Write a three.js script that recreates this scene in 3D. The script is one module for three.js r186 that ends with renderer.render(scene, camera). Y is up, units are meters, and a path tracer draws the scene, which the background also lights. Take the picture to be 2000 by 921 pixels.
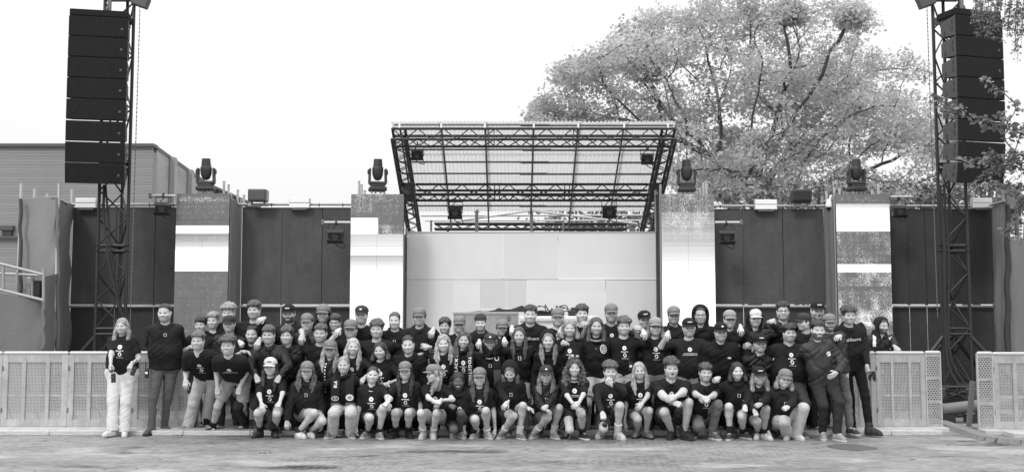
import * as THREE from 'three';
import { RoundedBoxGeometry } from 'three/addons/geometries/RoundedBoxGeometry.js';
import { mergeGeometries } from 'three/addons/utils/BufferGeometryUtils.js';

// ---------------------------------------------------------------- camera, sky, sun, exposure
const V = (x = 0, y = 0, z = 0) => new THREE.Vector3(x, y, z);
const FOCAL = 2085, HORIZON = 624, EYE = 1.6;                 // focal length and horizon row measured on the 2000 x 921 photograph
const PITCH = Math.atan((HORIZON - 460.5) / FOCAL), CP = Math.cos(PITCH), SP = Math.sin(PITCH);
const scene = new THREE.Scene();
const camera = new THREE.PerspectiveCamera(2 * Math.atan(460.5 / FOCAL) * 180 / Math.PI, 2000 / 921, 0.1, 900);
camera.position.set(0, EYE, 0);
camera.rotation.x = PITCH;
const renderer = new THREE.WebGLRenderer({ antialias: true });
renderer.setSize(1024, 471);
renderer.toneMapping = THREE.LinearToneMapping;
renderer.toneMappingExposure = 1.04;
renderer.shadowMap.enabled = true;

{ // bright, even overcast sky, twice as bright at the zenith as at the horizon
  const w = 256, h = 128, d = new Float32Array(w * h * 4);
  for (let j = 0; j < h; j++) for (let i = 0; i < w; i++) {
    const el = ((j + 0.5) / h - 0.5) * Math.PI, az = (i + 0.5) / w * Math.PI * 2;
    const cloud = 0.02 * Math.sin(az * 3 + 2 * Math.sin(el * 5)) * Math.sin(el * 7 + az) + 0.015 * Math.sin(az * 7 - el * 9);
    const up = Math.max(0, Math.sin(el));
    const L = (0.89 + 0.22 * up + 1.5 * up * up) * (1 + 1.3 * cloud) * (el < 0 ? 0.8 : 1), k = (j * w + i) * 4;
    d[k] = d[k + 1] = d[k + 2] = L; d[k + 3] = 1;
  }
  const t = new THREE.DataTexture(d, w, h, THREE.RGBAFormat, THREE.FloatType);
  t.mapping = THREE.EquirectangularReflectionMapping; t.magFilter = THREE.LinearFilter; t.needsUpdate = true;
  scene.background = t; scene.environment = t;
}
const sun = new THREE.DirectionalLight(0xffffff, 1.3);
sun.position.set(-14, 26, 10); sun.target.position.set(0, 0, -16);
sun.castShadow = true; sun.shadow.radius = 22;
sun.shadow.mapSize.set(2048, 2048);
Object.assign(sun.shadow.camera, { left: -30, right: 30, top: 30, bottom: -30, near: 1, far: 120 });
scene.add(sun, sun.target);

// ---------------------------------------------------------------- helpers
// a pixel of the photograph and a horizontal distance give a place in the world
function ray(px, py) { const u = (px - 1000) / FOCAL, v = (460.5 - py) / FOCAL; return V(u, v * CP + SP, v * SP - CP); }
function at(px, py, D) { const r = ray(px, py); return r.multiplyScalar(D / -r.z).add(V(0, EYE, 0)); }
function onFloor(px, py, y = 0) { const r = ray(px, py); return r.multiplyScalar((y - EYE) / r.y).add(V(0, EYE, 0)); }
const PPM = (D) => FOCAL / D;
function rng(seed) { let a = seed >>> 0; return () => { a = (a + 0x6D2B79F5) | 0; let t = Math.imul(a ^ (a >>> 15), 1 | a); t = (t + Math.imul(t ^ (t >>> 7), 61 | t)) ^ t; return ((t ^ (t >>> 14)) >>> 0) / 4294967296; }; }
const clamp = (x, a = 0, b = 1) => Math.min(b, Math.max(a, x)), lerp = (a, b, t) => a + (b - a) * t;
const taken = new Map();
function numbered(n) { const k = taken.get(n) ?? 0; taken.set(n, k + 1); return k ? n + '_' + String(k).padStart(3, '0') : n; }
function thing(name, label, category, pos = V(), group) {
  const o = new THREE.Group(); o.name = numbered(name); o.position.copy(pos); scene.add(o);
  o.userData = { label, category }; if (group) o.userData.group = group;
  return o;
}
function relabel(o, label, group) { o.userData = { ...o.userData, label }; if (group) o.userData.group = group; return o; }
function copyThing(src, label) { const o = src.clone(); o.name = numbered(src.name.replace(/_\d{3}$/, '')); o.userData = { ...src.userData, label }; scene.add(o); return o; }
function put(parent, m, name) { m.name = name; m.castShadow = m.receiveShadow = true; if (parent === scene) scene.add(m); else { m.updateMatrixWorld(); parent.attach(m); } return m; }
function structure(m, name) { m.name = name; m.castShadow = m.receiveShadow = true; m.userData = { kind: 'structure' }; scene.add(m); return m; }
const lin = (v, o = {}) => { const m = new THREE.MeshStandardMaterial({ roughness: 0.8, ...o }); m.color.setRGB(v, v, v); return m; };

// value noise
const NOISE = (() => { const r = rng(7), a = new Float32Array(4096); for (let i = 0; i < 4096; i++) a[i] = r(); return a; })();
const hsh = (x, y, z) => NOISE[(((x * 73) ^ (y * 157) ^ (z * 311)) + x * 7 + y * 13 + z * 29) & 4095];
function noise(x, y, z = 0) {
  const X = Math.floor(x), Y = Math.floor(y), Z = Math.floor(z); let fx = x - X, fy = y - Y, fz = z - Z;
  fx = fx * fx * (3 - 2 * fx); fy = fy * fy * (3 - 2 * fy); fz = fz * fz * (3 - 2 * fz);
  const l = (a, b, t) => a + (b - a) * t;
  return l(l(l(hsh(X, Y, Z), hsh(X + 1, Y, Z), fx), l(hsh(X, Y + 1, Z), hsh(X + 1, Y + 1, Z), fx), fy), l(l(hsh(X, Y, Z + 1), hsh(X + 1, Y, Z + 1), fx), l(hsh(X, Y + 1, Z + 1), hsh(X + 1, Y + 1, Z + 1), fx), fy), fz);
}
const fbm = (x, y, z = 0, o = 4) => { let s = 0, a = 0.5, n = 0; for (let i = 0; i < o; i++) { s += a * noise(x, y, z); n += a; a *= 0.5; x = x * 2.03 + 11.3; y = y * 2.03 + 5.7; z *= 2.03; } return s / n; };
// a grey DataTexture from a function of (u, v) in 0..1; value is linear albedo unless data
function greyTexture(w, h, f, { data = false, repeat = true } = {}) {
  const d = new Uint8Array(w * h * 4);
  for (let j = 0; j < h; j++) for (let i = 0; i < w; i++) {
    let v = clamp(f((i + 0.5) / w, (j + 0.5) / h, i, j)); if (!data) v = v <= 0.0031308 ? 12.92 * v : 1.055 * Math.pow(v, 1 / 2.4) - 0.055;
    const k = (j * w + i) * 4; d[k] = d[k + 1] = d[k + 2] = Math.round(v * 255); d[k + 3] = 255;
  }
  const t = new THREE.DataTexture(d, w, h); t.magFilter = THREE.LinearFilter; t.minFilter = THREE.LinearMipmapLinearFilter; t.generateMipmaps = true;
  t.wrapS = t.wrapT = repeat ? THREE.RepeatWrapping : THREE.ClampToEdgeWrapping; if (!data) t.colorSpace = THREE.SRGBColorSpace; t.needsUpdate = true;
  return t;
}
// general wear map (multiplies a colour) and a relief map, both tileable enough at 2 m
const wearTex = greyTexture(512, 512, (u, v) => { const n = fbm(u * 7, v * 7, 1), f = fbm(u * 60, v * 60, 2, 2), s = fbm(u * 30, v * 3, 5, 2); return 0.72 + 0.36 * (n - 0.5) + 0.22 * (f - 0.5) + 0.2 * (s - 0.5) + 0.12; });
const reliefTex = greyTexture(256, 256, (u, v) => fbm(u * 24, v * 24, 3, 3), { data: true });
function worn(v, o = {}) { return lin(v, { map: wearTex, bumpMap: reliefTex, bumpScale: 0.002, ...o }); }

const unitBox = new THREE.BoxGeometry(1, 1, 1), unitTube = new THREE.CylinderGeometry(1, 1, 1, 10, 1), unitThin = new THREE.CylinderGeometry(1, 1, 1, 6, 1);
const roundCache = new Map();
function roundBox(x, y, z, r, s = 2) { const k = [x, y, z, r, s].map((q) => q.toFixed(4)).join(); if (!roundCache.has(k)) roundCache.set(k, new RoundedBoxGeometry(x, y, z, s, r)); return roundCache.get(k); }
const UPV = V(0, 1, 0);
function bar(parent, name, a, b, r, mat, thin = false) {
  const d = b.clone().sub(a), L = d.length(), m = new THREE.Mesh(thin ? unitThin : unitTube, mat);
  m.position.copy(a).add(b).multiplyScalar(0.5); m.quaternion.setFromUnitVectors(UPV, d.divideScalar(L)); m.scale.set(r, L, r);
  return put(parent, m, name);
}
function box(parent, name, c, s, mat, rot) {
  const m = new THREE.Mesh(unitBox, mat); m.position.copy(c); m.scale.set(s.x, s.y, s.z); if (rot) m.rotation.set(...rot);
  return put(parent, m, name);
}
function rbox(parent, name, c, s, r, mat, rot) {
  const m = new THREE.Mesh(roundBox(s.x, s.y, s.z, r), mat); m.position.copy(c); if (rot) m.rotation.set(...rot);
  return put(parent, m, name);
}
function tube(parent, name, pts, r, mat, seg = 40, rs = 6) {
  return put(parent, new THREE.Mesh(new THREE.TubeGeometry(new THREE.CatmullRomCurve3(pts), seg, r, rs), mat), name);
}
function boxUV(sx, sy, sz, tile = 2) { // a box whose uv are in metres over the tile, so that wear keeps its size
  const g = new THREE.BoxGeometry(sx, sy, sz), p = g.attributes.position, n = g.attributes.normal, uv = g.attributes.uv;
  for (let i = 0; i < p.count; i++) {
    const ax = Math.abs(n.getX(i)), ay = Math.abs(n.getY(i));
    if (ax > 0.5) uv.setXY(i, p.getZ(i) / tile, p.getY(i) / tile); else if (ay > 0.5) uv.setXY(i, p.getX(i) / tile, p.getZ(i) / tile); else uv.setXY(i, p.getX(i) / tile, p.getY(i) / tile);
  }
  return g;
}
function shiftUV(g, du, dv) { const uv = g.attributes.uv; for (let i = 0; i < uv.count; i++) uv.setXY(i, uv.getX(i) + du, uv.getY(i) + dv); return g; }
function panel(parent, name, c, s, mat, rot, seed = 0) {
  const m = new THREE.Mesh(shiftUV(boxUV(s.x, s.y, s.z), (seed * 0.377) % 1, (seed * 0.691) % 1), mat); m.position.copy(c); if (rot) m.rotation.set(...rot);
  return put(parent, m, name);
}
// ---------------------------------------------------------------- materials
const softTex = greyTexture(256, 256, (u, v) => 0.9 + 0.1 * fbm(u * 3, v * 3, 4, 3) + 0.03 * (fbm(u * 30, v * 6, 2, 2) - 0.5));
const M = {
  steelDark: lin(0.035, { roughness: 0.5, metalness: 0.3 }),
  trussBlack: lin(0.03, { roughness: 0.45, metalness: 0.2 }),
  galv: lin(0.34, { roughness: 0.5, metalness: 0.35 }),
  galvLight: lin(0.5, { roughness: 0.5, metalness: 0.2 }),
  galvDim: lin(0.16, { roughness: 0.55, metalness: 0.3 }),
  black: lin(0.018, { roughness: 0.6 }),
  rubber: lin(0.03, { roughness: 0.9 }),
  white: lin(0.82, { roughness: 0.5 }),
  lensGlass: lin(0.02, { roughness: 0.12, metalness: 0.2 }),
  fixture: lin(0.032, { roughness: 0.5 }),
  fixtureGrey: lin(0.07, { roughness: 0.5 }),
  cabinet: worn(0.02, { roughness: 0.85 }),
  cabinetSide: worn(0.075, { roughness: 0.7 }),
  wallDark: worn(0.078, { roughness: 0.8 }),
  wallDarker: worn(0.045, { roughness: 0.8 }),
  wallWhite: lin(0.78, { roughness: 0.6, map: softTex }),
  wallWhite2: lin(0.75, { roughness: 0.6, map: softTex }),
  wallGrey: lin(0.66, { roughness: 0.6, map: softTex }),
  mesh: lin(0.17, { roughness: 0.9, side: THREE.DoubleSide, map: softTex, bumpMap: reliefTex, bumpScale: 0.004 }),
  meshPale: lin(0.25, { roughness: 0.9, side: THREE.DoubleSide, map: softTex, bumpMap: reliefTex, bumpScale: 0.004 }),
  alu: worn(0.5, { roughness: 0.42, metalness: 0.25 }),
  aluPale: worn(0.62, { roughness: 0.45, metalness: 0.15 }),
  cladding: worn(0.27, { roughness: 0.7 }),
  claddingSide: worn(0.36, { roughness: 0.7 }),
  flashing: lin(0.08, { roughness: 0.6 }),
  bark: worn(0.11, { roughness: 0.95, bumpScale: 0.01 }),
};

// ---------------------------------------------------------------- ground
{
  const N = 2048, SX = 26, SZ = 13; // metres covered by one repeat; ridged trackway tiles 0.5 m, mud smears, scuffs
  const groundTex = greyTexture(N, 1024, (u, v) => {
    const x = u * SX, z = v * SZ;
    const big = fbm(x * 0.45, z * 0.9, 1, 4), mid = fbm(x * 1.6, z * 2.4, 8, 4), fine = fbm(x * 13, z * 17, 3, 3);
    let a = 0.207 + 0.12 * (big - 0.5) + 0.11 * (mid - 0.5) + 0.17 * (fine - 0.5);
    const patch = clamp((fbm(x * 0.55 + 3, z * 0.9 + 8, 4, 3) - 0.5) * 7);
    const ridge = Math.sin(x * 2 * Math.PI / 0.085 + 2.2 * Math.floor(z / 0.35)) > 0.25 ? 1 : 0;
    a -= 0.036 * patch * ridge;
    const smear = fbm(x * 1.1 + 40, z * 2.2, 9, 4); if (smear > 0.62) a -= (smear - 0.62) * 0.9; const crack = noise(x * 4 + 3 * noise(x, z * 3, 2), z * 22, 6); if (crack > 0.88 && noise(x * 1.3, z * 2, 15) > 0.55) a *= 0.55;
    const pale = fbm(x * 1.3 + 80, z * 2.6, 12, 4); if (pale > 0.6) a += (pale - 0.6) * 0.7;
    
    return a;
  });
  const groundBump = greyTexture(1024, 512, (u, v) => { const x = u * SX, z = v * SZ; const patch = clamp((fbm(x * 0.55 + 3, z * 0.9 + 8, 4, 3) - 0.5) * 7); return 0.5 * fbm(x * 5, z * 7, 3, 3) + 0.2 * patch * (Math.sin(x * 2 * Math.PI / 0.085 + 2.2 * Math.floor(z / 0.35)) > 0.25 ? 0 : 1); }, { data: true });
  const rough = greyTexture(512, 256, (u, v) => 0.42 + 0.4 * fbm(u * 14, v * 22, 6, 4), { data: true });
  const mat = lin(1, { map: groundTex, bumpMap: groundBump, bumpScale: 0.006, roughness: 1, roughnessMap: rough });
  const g = new THREE.PlaneGeometry(700, 700); g.rotateX(-Math.PI / 2);
  const p = g.attributes.position, uv = g.attributes.uv;
  for (let i = 0; i < p.count; i++) uv.setXY(i, p.getX(i) / SX + 0.5, p.getZ(i) / SZ + 0.15);
  const m = new THREE.Mesh(g, mat); m.position.set(0, 0, -200);
  structure(m, 'ground');
  // bare trackway patch where the mud has been scraped off, by the right end of the group
  const s = new THREE.Shape(), c = onFloor(1662, 873), r = rng(4);
  for (let i = 0; i <= 26; i++) { const a = i / 26 * Math.PI * 2, k = i % 26; const rr = 0.85 + 0.3 * noise(Math.cos(a) * 2 + 9, Math.sin(a) * 2 + 3); s[i ? 'lineTo' : 'moveTo'](Math.cos(a) * 0.3 * rr, Math.sin(a) * 0.34 * rr); }
  const sg = new THREE.ShapeGeometry(s); sg.rotateX(-Math.PI / 2);
  const suv = sg.attributes.uv, sp = sg.attributes.position; for (let i = 0; i < sp.count; i++) suv.setXY(i, sp.getX(i) / 0.4, sp.getZ(i) / 0.4);
  const gridTex = greyTexture(128, 128, (u, v) => (Math.sin(u * 40) > 0 === Math.sin(v * 40) > 0 ? 0.07 : 0.11));
  const sm = new THREE.Mesh(sg, lin(1, { map: gridTex, roughness: 0.6 })); sm.position.set(c.x, 0.004, c.z); structure(sm, 'ground_patch');
  // dark leaf litter and clods lying about
  const parts = [];
  for (let i = 0; i < 46; i++) {
    const q = onFloor(-40 + r() * 2080, 858 + r() * r() * 70), w = 0.006 + r() * 0.012;
    const b = new THREE.IcosahedronGeometry(w, 0); b.scale(1 + r() * 1.8, 0.22, 0.6 + r() * 0.5); b.rotateY(r() * 6.3); b.translate(q.x, w * 0.1, q.z); parts.push(b);
  }
  for (const [px, py] of [[345, 850], [352, 849], [200, 848], [520, 884], [170, 846]]) for (let i = 0; i < 4; i++) {
    const q = onFloor(px + r() * 24 - 12, py + r() * 2), b = new THREE.IcosahedronGeometry(0.016, 0); b.scale(1.8, 0.2, 0.8); b.rotateY(r() * 3); b.translate(q.x, 0.006, q.z); parts.push(b);
  }
  const litter = new THREE.Mesh(mergeGeometries(parts), lin(0.05)); litter.name = 'leaf_litter';
  litter.userData = { label: 'dark leaf litter and mud clods scattered over the trackway', category: 'leaf litter', kind: 'stuff' }; scene.add(litter);
}

// ---------------------------------------------------------------- crowd barriers
const BAR_D = 15.56, BAR_TOP = 1.145;
const dotsAlpha = (() => { const t = greyTexture(64, 64, (u, v) => (Math.hypot((u * 4) % 1 - 0.5, (v * 4) % 1 - 0.5) < 0.31 ? 0 : 1), { data: true }); return t; })();
const perfMat = lin(0.5, { map: wearTex, alphaMap: dotsAlpha, alphaTest: 0.5, roughness: 0.45, metalness: 0.2, side: THREE.DoubleSide });
const holeAlpha = (() => greyTexture(64, 64, (u, v) => { const row = Math.floor(v * 4), x = (u * 3 + (row % 2) * 0.5) % 1; return Math.hypot((x - 0.5) * 1.1, (v * 4) % 1 - 0.5) < 0.3 ? 0 : 1; }, { data: true }))();
const holeMat = lin(0.42, { map: wearTex, alphaMap: holeAlpha, alphaTest: 0.5, roughness: 0.45, metalness: 0.2, side: THREE.DoubleSide });
function perfSheet(parent, name, c, w, h, mat, pitch) { // a thin sheet with uv so that holes keep their pitch
  const g = new THREE.PlaneGeometry(w, h), uv = g.attributes.uv, p = g.attributes.position;
  for (let i = 0; i < p.count; i++) uv.setXY(i, p.getX(i) / (pitch * 4), p.getY(i) / (pitch * 4));
  const m = new THREE.Mesh(g, mat); m.position.copy(c); return put(parent, m, name);
}
function barrierPanel(x0, w, D, label, cap, group) {
  const z = -D, t = thing('crowd_barrier', label, 'barrier', V(x0 + w / 2, 0, z), group), y0 = 0.07, y1 = BAR_TOP;
  rbox(t, 'tread_plate', V(x0 + w / 2, 0.033, z + 0.27), V(w - 0.006, 0.066, 0.64), 0.008, M.aluPale);
  const rail = new THREE.Mesh(new THREE.CapsuleGeometry(0.026, w - 0.06, 4, 10), M.galvLight); rail.rotation.z = Math.PI / 2; rail.position.set(x0 + w / 2, y1 - 0.026, z); put(t, rail, 'top_rail');
  const V2 = [0, 0.235, 0.69, 0.94].map((q) => q * w);
  const cols = [[0, 0.09], [0.3, 0.06], [0.66, 0.06], [0.9, 0.1]];
  for (const [cx, cw] of cols) panel(t, 'frame_post', V(x0 + (cx + cw / 2) * w, (y0 + y1 - 0.05) / 2, z + 0.002), V(cw * w - 0.004, y1 - 0.05 - y0, 0.03), M.alu, null, cx * 7 + x0);
  for (const [yy, hh] of [[y1 - 0.105, 0.11], [y0 + 0.05, 0.1]]) panel(t, 'frame_rail', V(x0 + w / 2, yy, z), V(w - 0.01, hh, 0.026), M.alu, null, yy * 5 + x0);
  panel(t, 'frame_rail', V(x0 + w / 2, y0 + 0.44, z - 0.012), V(w - 0.02, 0.03, 0.02), M.alu, null, x0);
  for (const [a, b] of [[0.09, 0.3], [0.36, 0.66], [0.72, 0.9]]) perfSheet(t, 'perforated_sheet', V(x0 + (a + b) / 2 * w, (y0 + y1) / 2 - 0.03, z - 0.004), (b - a) * w, y1 - y0 - 0.24, perfMat, 0.021);
  for (const s of [0.2, 0.8]) bar(t, 'brace', V(x0 + s * w, 0.05, z - 0.85), V(x0 + s * w, y1 - 0.1, z - 0.03), 0.018, M.galv, true);
  for (const yy of [0.3, 0.9]) rbox(t, 'latch', V(x0 + 0.008, yy, z + 0.022), V(0.02, 0.07, 0.016), 0.004, M.galvDim);
  return t;
}
function barrierEnd(x, D, label, group) { // the tall end post with round holes
  const z = -D, t = thing('barrier_end_post', label, 'barrier post', V(x, 0, z), group);
  for (let i = 0; i < 3; i++) perfSheet(t, 'punched_plate', V(x, 0.25 + i * 0.34, z + 0.012), 0.2, 0.3, holeMat, 0.03);
  for (const yy of [0.085, 0.42, 0.76, 1.09]) panel(t, 'cross_strip', V(x, yy, z + 0.01), V(0.2, 0.045, 0.02), M.alu, null, yy);
  for (const s of [-0.105, 0.105]) box(t, 'edge', V(x + s, 0.6, z), V(0.012, 1.06, 0.05), M.galvLight);
  const rail = new THREE.Mesh(new THREE.CapsuleGeometry(0.028, 0.17, 4, 10), M.galvLight); rail.rotation.z = Math.PI / 2; rail.position.set(x, BAR_TOP - 0.02, z + 0.01); put(t, rail, 'top_rail');
  rbox(t, 'foot', V(x, 0.035, z + 0.1), V(0.24, 0.07, 0.26), 0.008, M.aluPale);
  return t;
}
{
  const xs = [-130, 11, 139, 264, 388, 513, 638, 763, 888, 1013, 1138, 1263, 1388, 1513, 1606, 1706, 1802].map((p) => (p - 1000) / FOCAL * BAR_D);
  const where = ['at the far left edge, cut by the frame', 'left of the woman in white trousers', 'behind the woman in white trousers', 'behind the man with his hands behind his back', 'behind the man bending with hands on his knees', 'behind the woman squatting in the white cap', 'behind the woman in the scarf and pale jeans', 'behind the pair squatting in grey caps', 'behind the kneeling woman in the black hoodie', 'behind the crouching figure with the hood up', 'behind the curly haired kneeling woman', 'behind the kneeling man with his hand on his chin', 'behind the man in open shirt collar and jeans', 'behind the three squatting at the right end', 'behind the man with his hand on his hip', 'right of the tall curly haired man, before the hooded worker'];
  for (let i = 0; i < xs.length - 1; i++) barrierPanel(xs[i], xs[i + 1] - xs[i], BAR_D, 'perforated grey crowd barrier panel ' + where[i], false, 'crowd barrier panels');
  barrierEnd((1817 - 1000) / FOCAL * BAR_D, BAR_D - 0.01, 'grey barrier end post with punched holes, left of the gap', 'barrier end posts');
  const D2 = 15.2;
  barrierEnd((1918 - 1000) / FOCAL * D2, D2, 'grey barrier end post with punched holes, right of the gap', 'barrier end posts');
  const x0 = (1933 - 1000) / FOCAL * D2;
  barrierPanel(x0, 0.95, D2 + 0.01, 'perforated grey metal crowd barrier panel right of the gap, beside the cable ramp', false, 'crowd barrier panels');
  // cable ramp
  const pts = [[1838, 828], [1866, 838], [1893, 846], [1915, 855], [1945, 861], [1975, 864], [2010, 867], [2050, 870], [2100, 874]].map(([a, b]) => onFloor(a, b));
  const c = new THREE.CatmullRomCurve3(pts), t = thing('cable_ramp', 'grey segmented cable ramp snaking over the ground through the barrier gap', 'cable ramp', pts[0]);
  const n = 22, ramp = new THREE.Shape(); ramp.moveTo(-0.13, 0); ramp.lineTo(-0.09, 0.055); ramp.lineTo(0.09, 0.055); ramp.lineTo(0.13, 0); ramp.closePath();
  const len = c.getLength() / n - 0.008, rg = new THREE.ExtrudeGeometry(ramp, { depth: len, bevelEnabled: true, bevelSize: 0.005, bevelThickness: 0.004, bevelSegments: 1 }); rg.translate(0, 0, -len / 2);
  const ridgeMat = worn(0.22, { roughness: 0.8 });
  for (let i = 0; i < n; i++) { const q = c.getPointAt((i + 0.5) / n), d = c.getTangentAt((i + 0.5) / n); const m = new THREE.Mesh(rg, ridgeMat); m.position.copy(q); m.rotation.y = Math.atan2(d.x, d.z); put(t, m, 'ramp_segment'); }
}

// ---------------------------------------------------------------- dark stage walls left and right, scaffold tubes
const WD = 20.6;
function wx(px, D = WD) { return (px - 1000) / FOCAL * D; }
function wy(py, D = WD) { return at(1000, py, D).y; }
function darkWall(label, seams, yTop, mat, seed) {
  const D = WD, t = thing('stage_wall', label, 'wall', V((wx(seams[0]) + wx(seams[seams.length - 1])) / 2, 0, -D)), top = wy(yTop), mid = wy(597);
  for (let i = 0; i < seams.length - 1; i++) {
    const a = wx(seams[i]) + 0.006, b = wx(seams[i + 1]) - 0.006;
    panel(t, 'panel', V((a + b) / 2, (top + mid + 0.03) / 2, -D), V(b - a, top - mid - 0.03, 0.018), mat, [0, 0, 0], seed + i);
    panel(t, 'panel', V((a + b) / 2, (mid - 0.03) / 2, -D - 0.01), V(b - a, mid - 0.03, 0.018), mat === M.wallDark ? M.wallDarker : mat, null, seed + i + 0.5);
  }
  bar(t, 'scaffold_tube', V(wx(seams[0]), mid - 0.01, -D + 0.07), V(wx(seams[seams.length - 1]), mid - 0.01, -D + 0.07), 0.026, M.galv);
  bar(t, 'top_tube', V(wx(seams[0]) - 0.1, top + 0.055, -D + 0.05), V(wx(seams[seams.length - 1]) + 0.1, top + 0.055, -D + 0.05), 0.026, M.galv);
  for (let i = 1; i < seams.length - 1; i++) box(t, 'batten', V(wx(seams[i]), (top + mid) / 2, -D - 0.03), V(0.05, top - mid, 0.02), i % 2 ? M.galv : M.wallDarker);
  for (let x = wx(seams[0]) + 0.12; x < wx(seams[seams.length - 1]); x += 0.46) { const g = new THREE.TorusGeometry(0.034, 0.007, 6, 14); const m = new THREE.Mesh(g, M.steelDark); m.position.set(x, top + 0.045, -D + 0.05); m.rotation.y = Math.PI / 2; put(t, m, 'ring_tie'); }
  return t;
}
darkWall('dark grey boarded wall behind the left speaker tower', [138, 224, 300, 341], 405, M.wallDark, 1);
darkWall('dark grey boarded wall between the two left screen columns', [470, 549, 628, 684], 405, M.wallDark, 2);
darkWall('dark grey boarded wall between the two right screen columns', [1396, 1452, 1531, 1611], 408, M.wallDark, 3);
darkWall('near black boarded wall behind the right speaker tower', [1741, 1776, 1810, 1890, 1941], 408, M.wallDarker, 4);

// grey returns (drapes) beside the screen columns
function drape(label, px0, px1, py0, py1, D0, D1, mat, seed, extra = 0) {
  const a = V(wx(px0, D0), 0, -D0), b = V(wx(px1, D1), 0, -D1), top0 = at(px0, py0, D0).y, bot = Math.max(0.02, at(px0, py1, D0).y), n = 24, mrows = 14;
  const g = new THREE.PlaneGeometry(1, 1, n, mrows), p = g.attributes.position, uv = g.attributes.uv, d = b.clone().sub(a), L = Math.hypot(d.x, d.z), nx = -d.z / L, nz = d.x / L;
  for (let i = 0; i < p.count; i++) {
    const u = p.getX(i) + 0.5, v = p.getY(i) + 0.5, f = (fbm(u * L * 3 + seed * 9, v * 1.2, seed, 3) - 0.5) * (0.09 + extra) + 0.02 * Math.sin(u * L * 14 + seed + v);
    p.setXYZ(i, a.x + d.x * u + nx * f, lerp(bot, top0, v) + (v > 0.99 ? 0.04 * (noise(u * 9, seed) - 0.5) : 0), a.z + d.z * u + nz * f); uv.setXY(i, u * L / 2, v * (top0 - bot) / 2);
  }
  g.computeVertexNormals();
  const t = thing('drape', label, 'drape', V(a.x, 0, a.z));
  put(t, new THREE.Mesh(g, mat), 'fabric');
  bar(t, 'pole', V(a.x, 0, a.z - 0.06), V(a.x, top0 + 0.1, a.z - 0.06), 0.024, M.galv); bar(t, 'pole', V(b.x, 0, b.z - 0.06), V(b.x, top0 + 0.1, b.z - 0.06), 0.024, M.galv);
  bar(t, 'top_bar', V(a.x, top0 - 0.02, a.z - 0.05), V(b.x, top0 - 0.02, b.z - 0.05), 0.02, M.galv);
  return t;
}
drape('grey cloth return on the side of the leftmost screen column', 446, 466, 386, 840, 20.0, 20.9, M.mesh, 1);
drape('grey cloth return on the side of the rightmost screen column', 1612, 1636, 392, 840, 20.7, 20.05, M.mesh, 2);
drape('narrow dark return between the second screen column and white wall', 786, 793, 455, 840, 20.1, 20.9, M.wallDarker, 3);
drape('narrow dark return between the white wall and third screen column', 1283, 1293, 380, 840, 21, 20.1, M.wallDarker, 4);

// ---------------------------------------------------------------- white back wall of the stage
{
  const D = 20.9, t = thing('back_wall', 'pale boarded back wall of the stage under the canopy', 'wall', V(wx(1038, D), 0, -D));
  const y0 = wy(455, D), y1 = wy(545.5, D);
  const P = (x0, x1, ya, yb, mat, s, dz = 0) => panel(t, 'board', V((wx(x0, D) + wx(x1, D)) / 2, (ya + yb) / 2, -D + dz), V(wx(x1, D) - wx(x0, D) - 0.008, ya - yb - 0.008, 0.018), mat, null, s);
  P(794, 983, y0, y1, M.wallWhite, 1); P(983, 1090, y0, y1, M.wallWhite2, 2, 0.004); P(1090, 1282, y0, y1, M.wallWhite, 3);
  P(794, 886, y1, 0, M.wallWhite2, 4); P(886, 936, y1, 0.02, M.wallWhite, 5, 0.012); P(936, 989, y1, wy(602, D), M.wallGrey, 6, 0.004); P(989, 1029, y1, wy(602, D), M.wallGrey, 7, -0.006);
  P(936, 1029, wy(602, D), 0, M.wallWhite, 11); P(1029, 1183, y1, 0, M.wallWhite, 8, 0.008); P(1183, 1282, y1, 0, M.wallWhite2, 9);
  box(t, 'batten', V(wx(1186, D), y1 + 0.004, -D + 0.016), V(wx(1282, D) - wx(1090, D), 0.014, 0.012), M.white);
  for (const x of [792, 1284]) bar(t, 'scaffold_tube', V(wx(x, D), 0, -D - 0.1), V(wx(x, D), y0 + 0.1, -D - 0.1), 0.026, M.galv);
  for (const y of [0.4, 1.4, 2.4]) bar(t, 'scaffold_tube', V(wx(794, D), y, -D - 0.1), V(wx(1282, D), y, -D - 0.1), 0.026, M.galv);
  const tx = new THREE.Mesh(roundBox(wx(1282, D) - wx(794, D), 0.03, 0.06, 0.006), M.galvLight); tx.position.set(wx(1038, D), y0 + 0.014, -D - 0.01); put(t, tx, 'top_batten');
}

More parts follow.
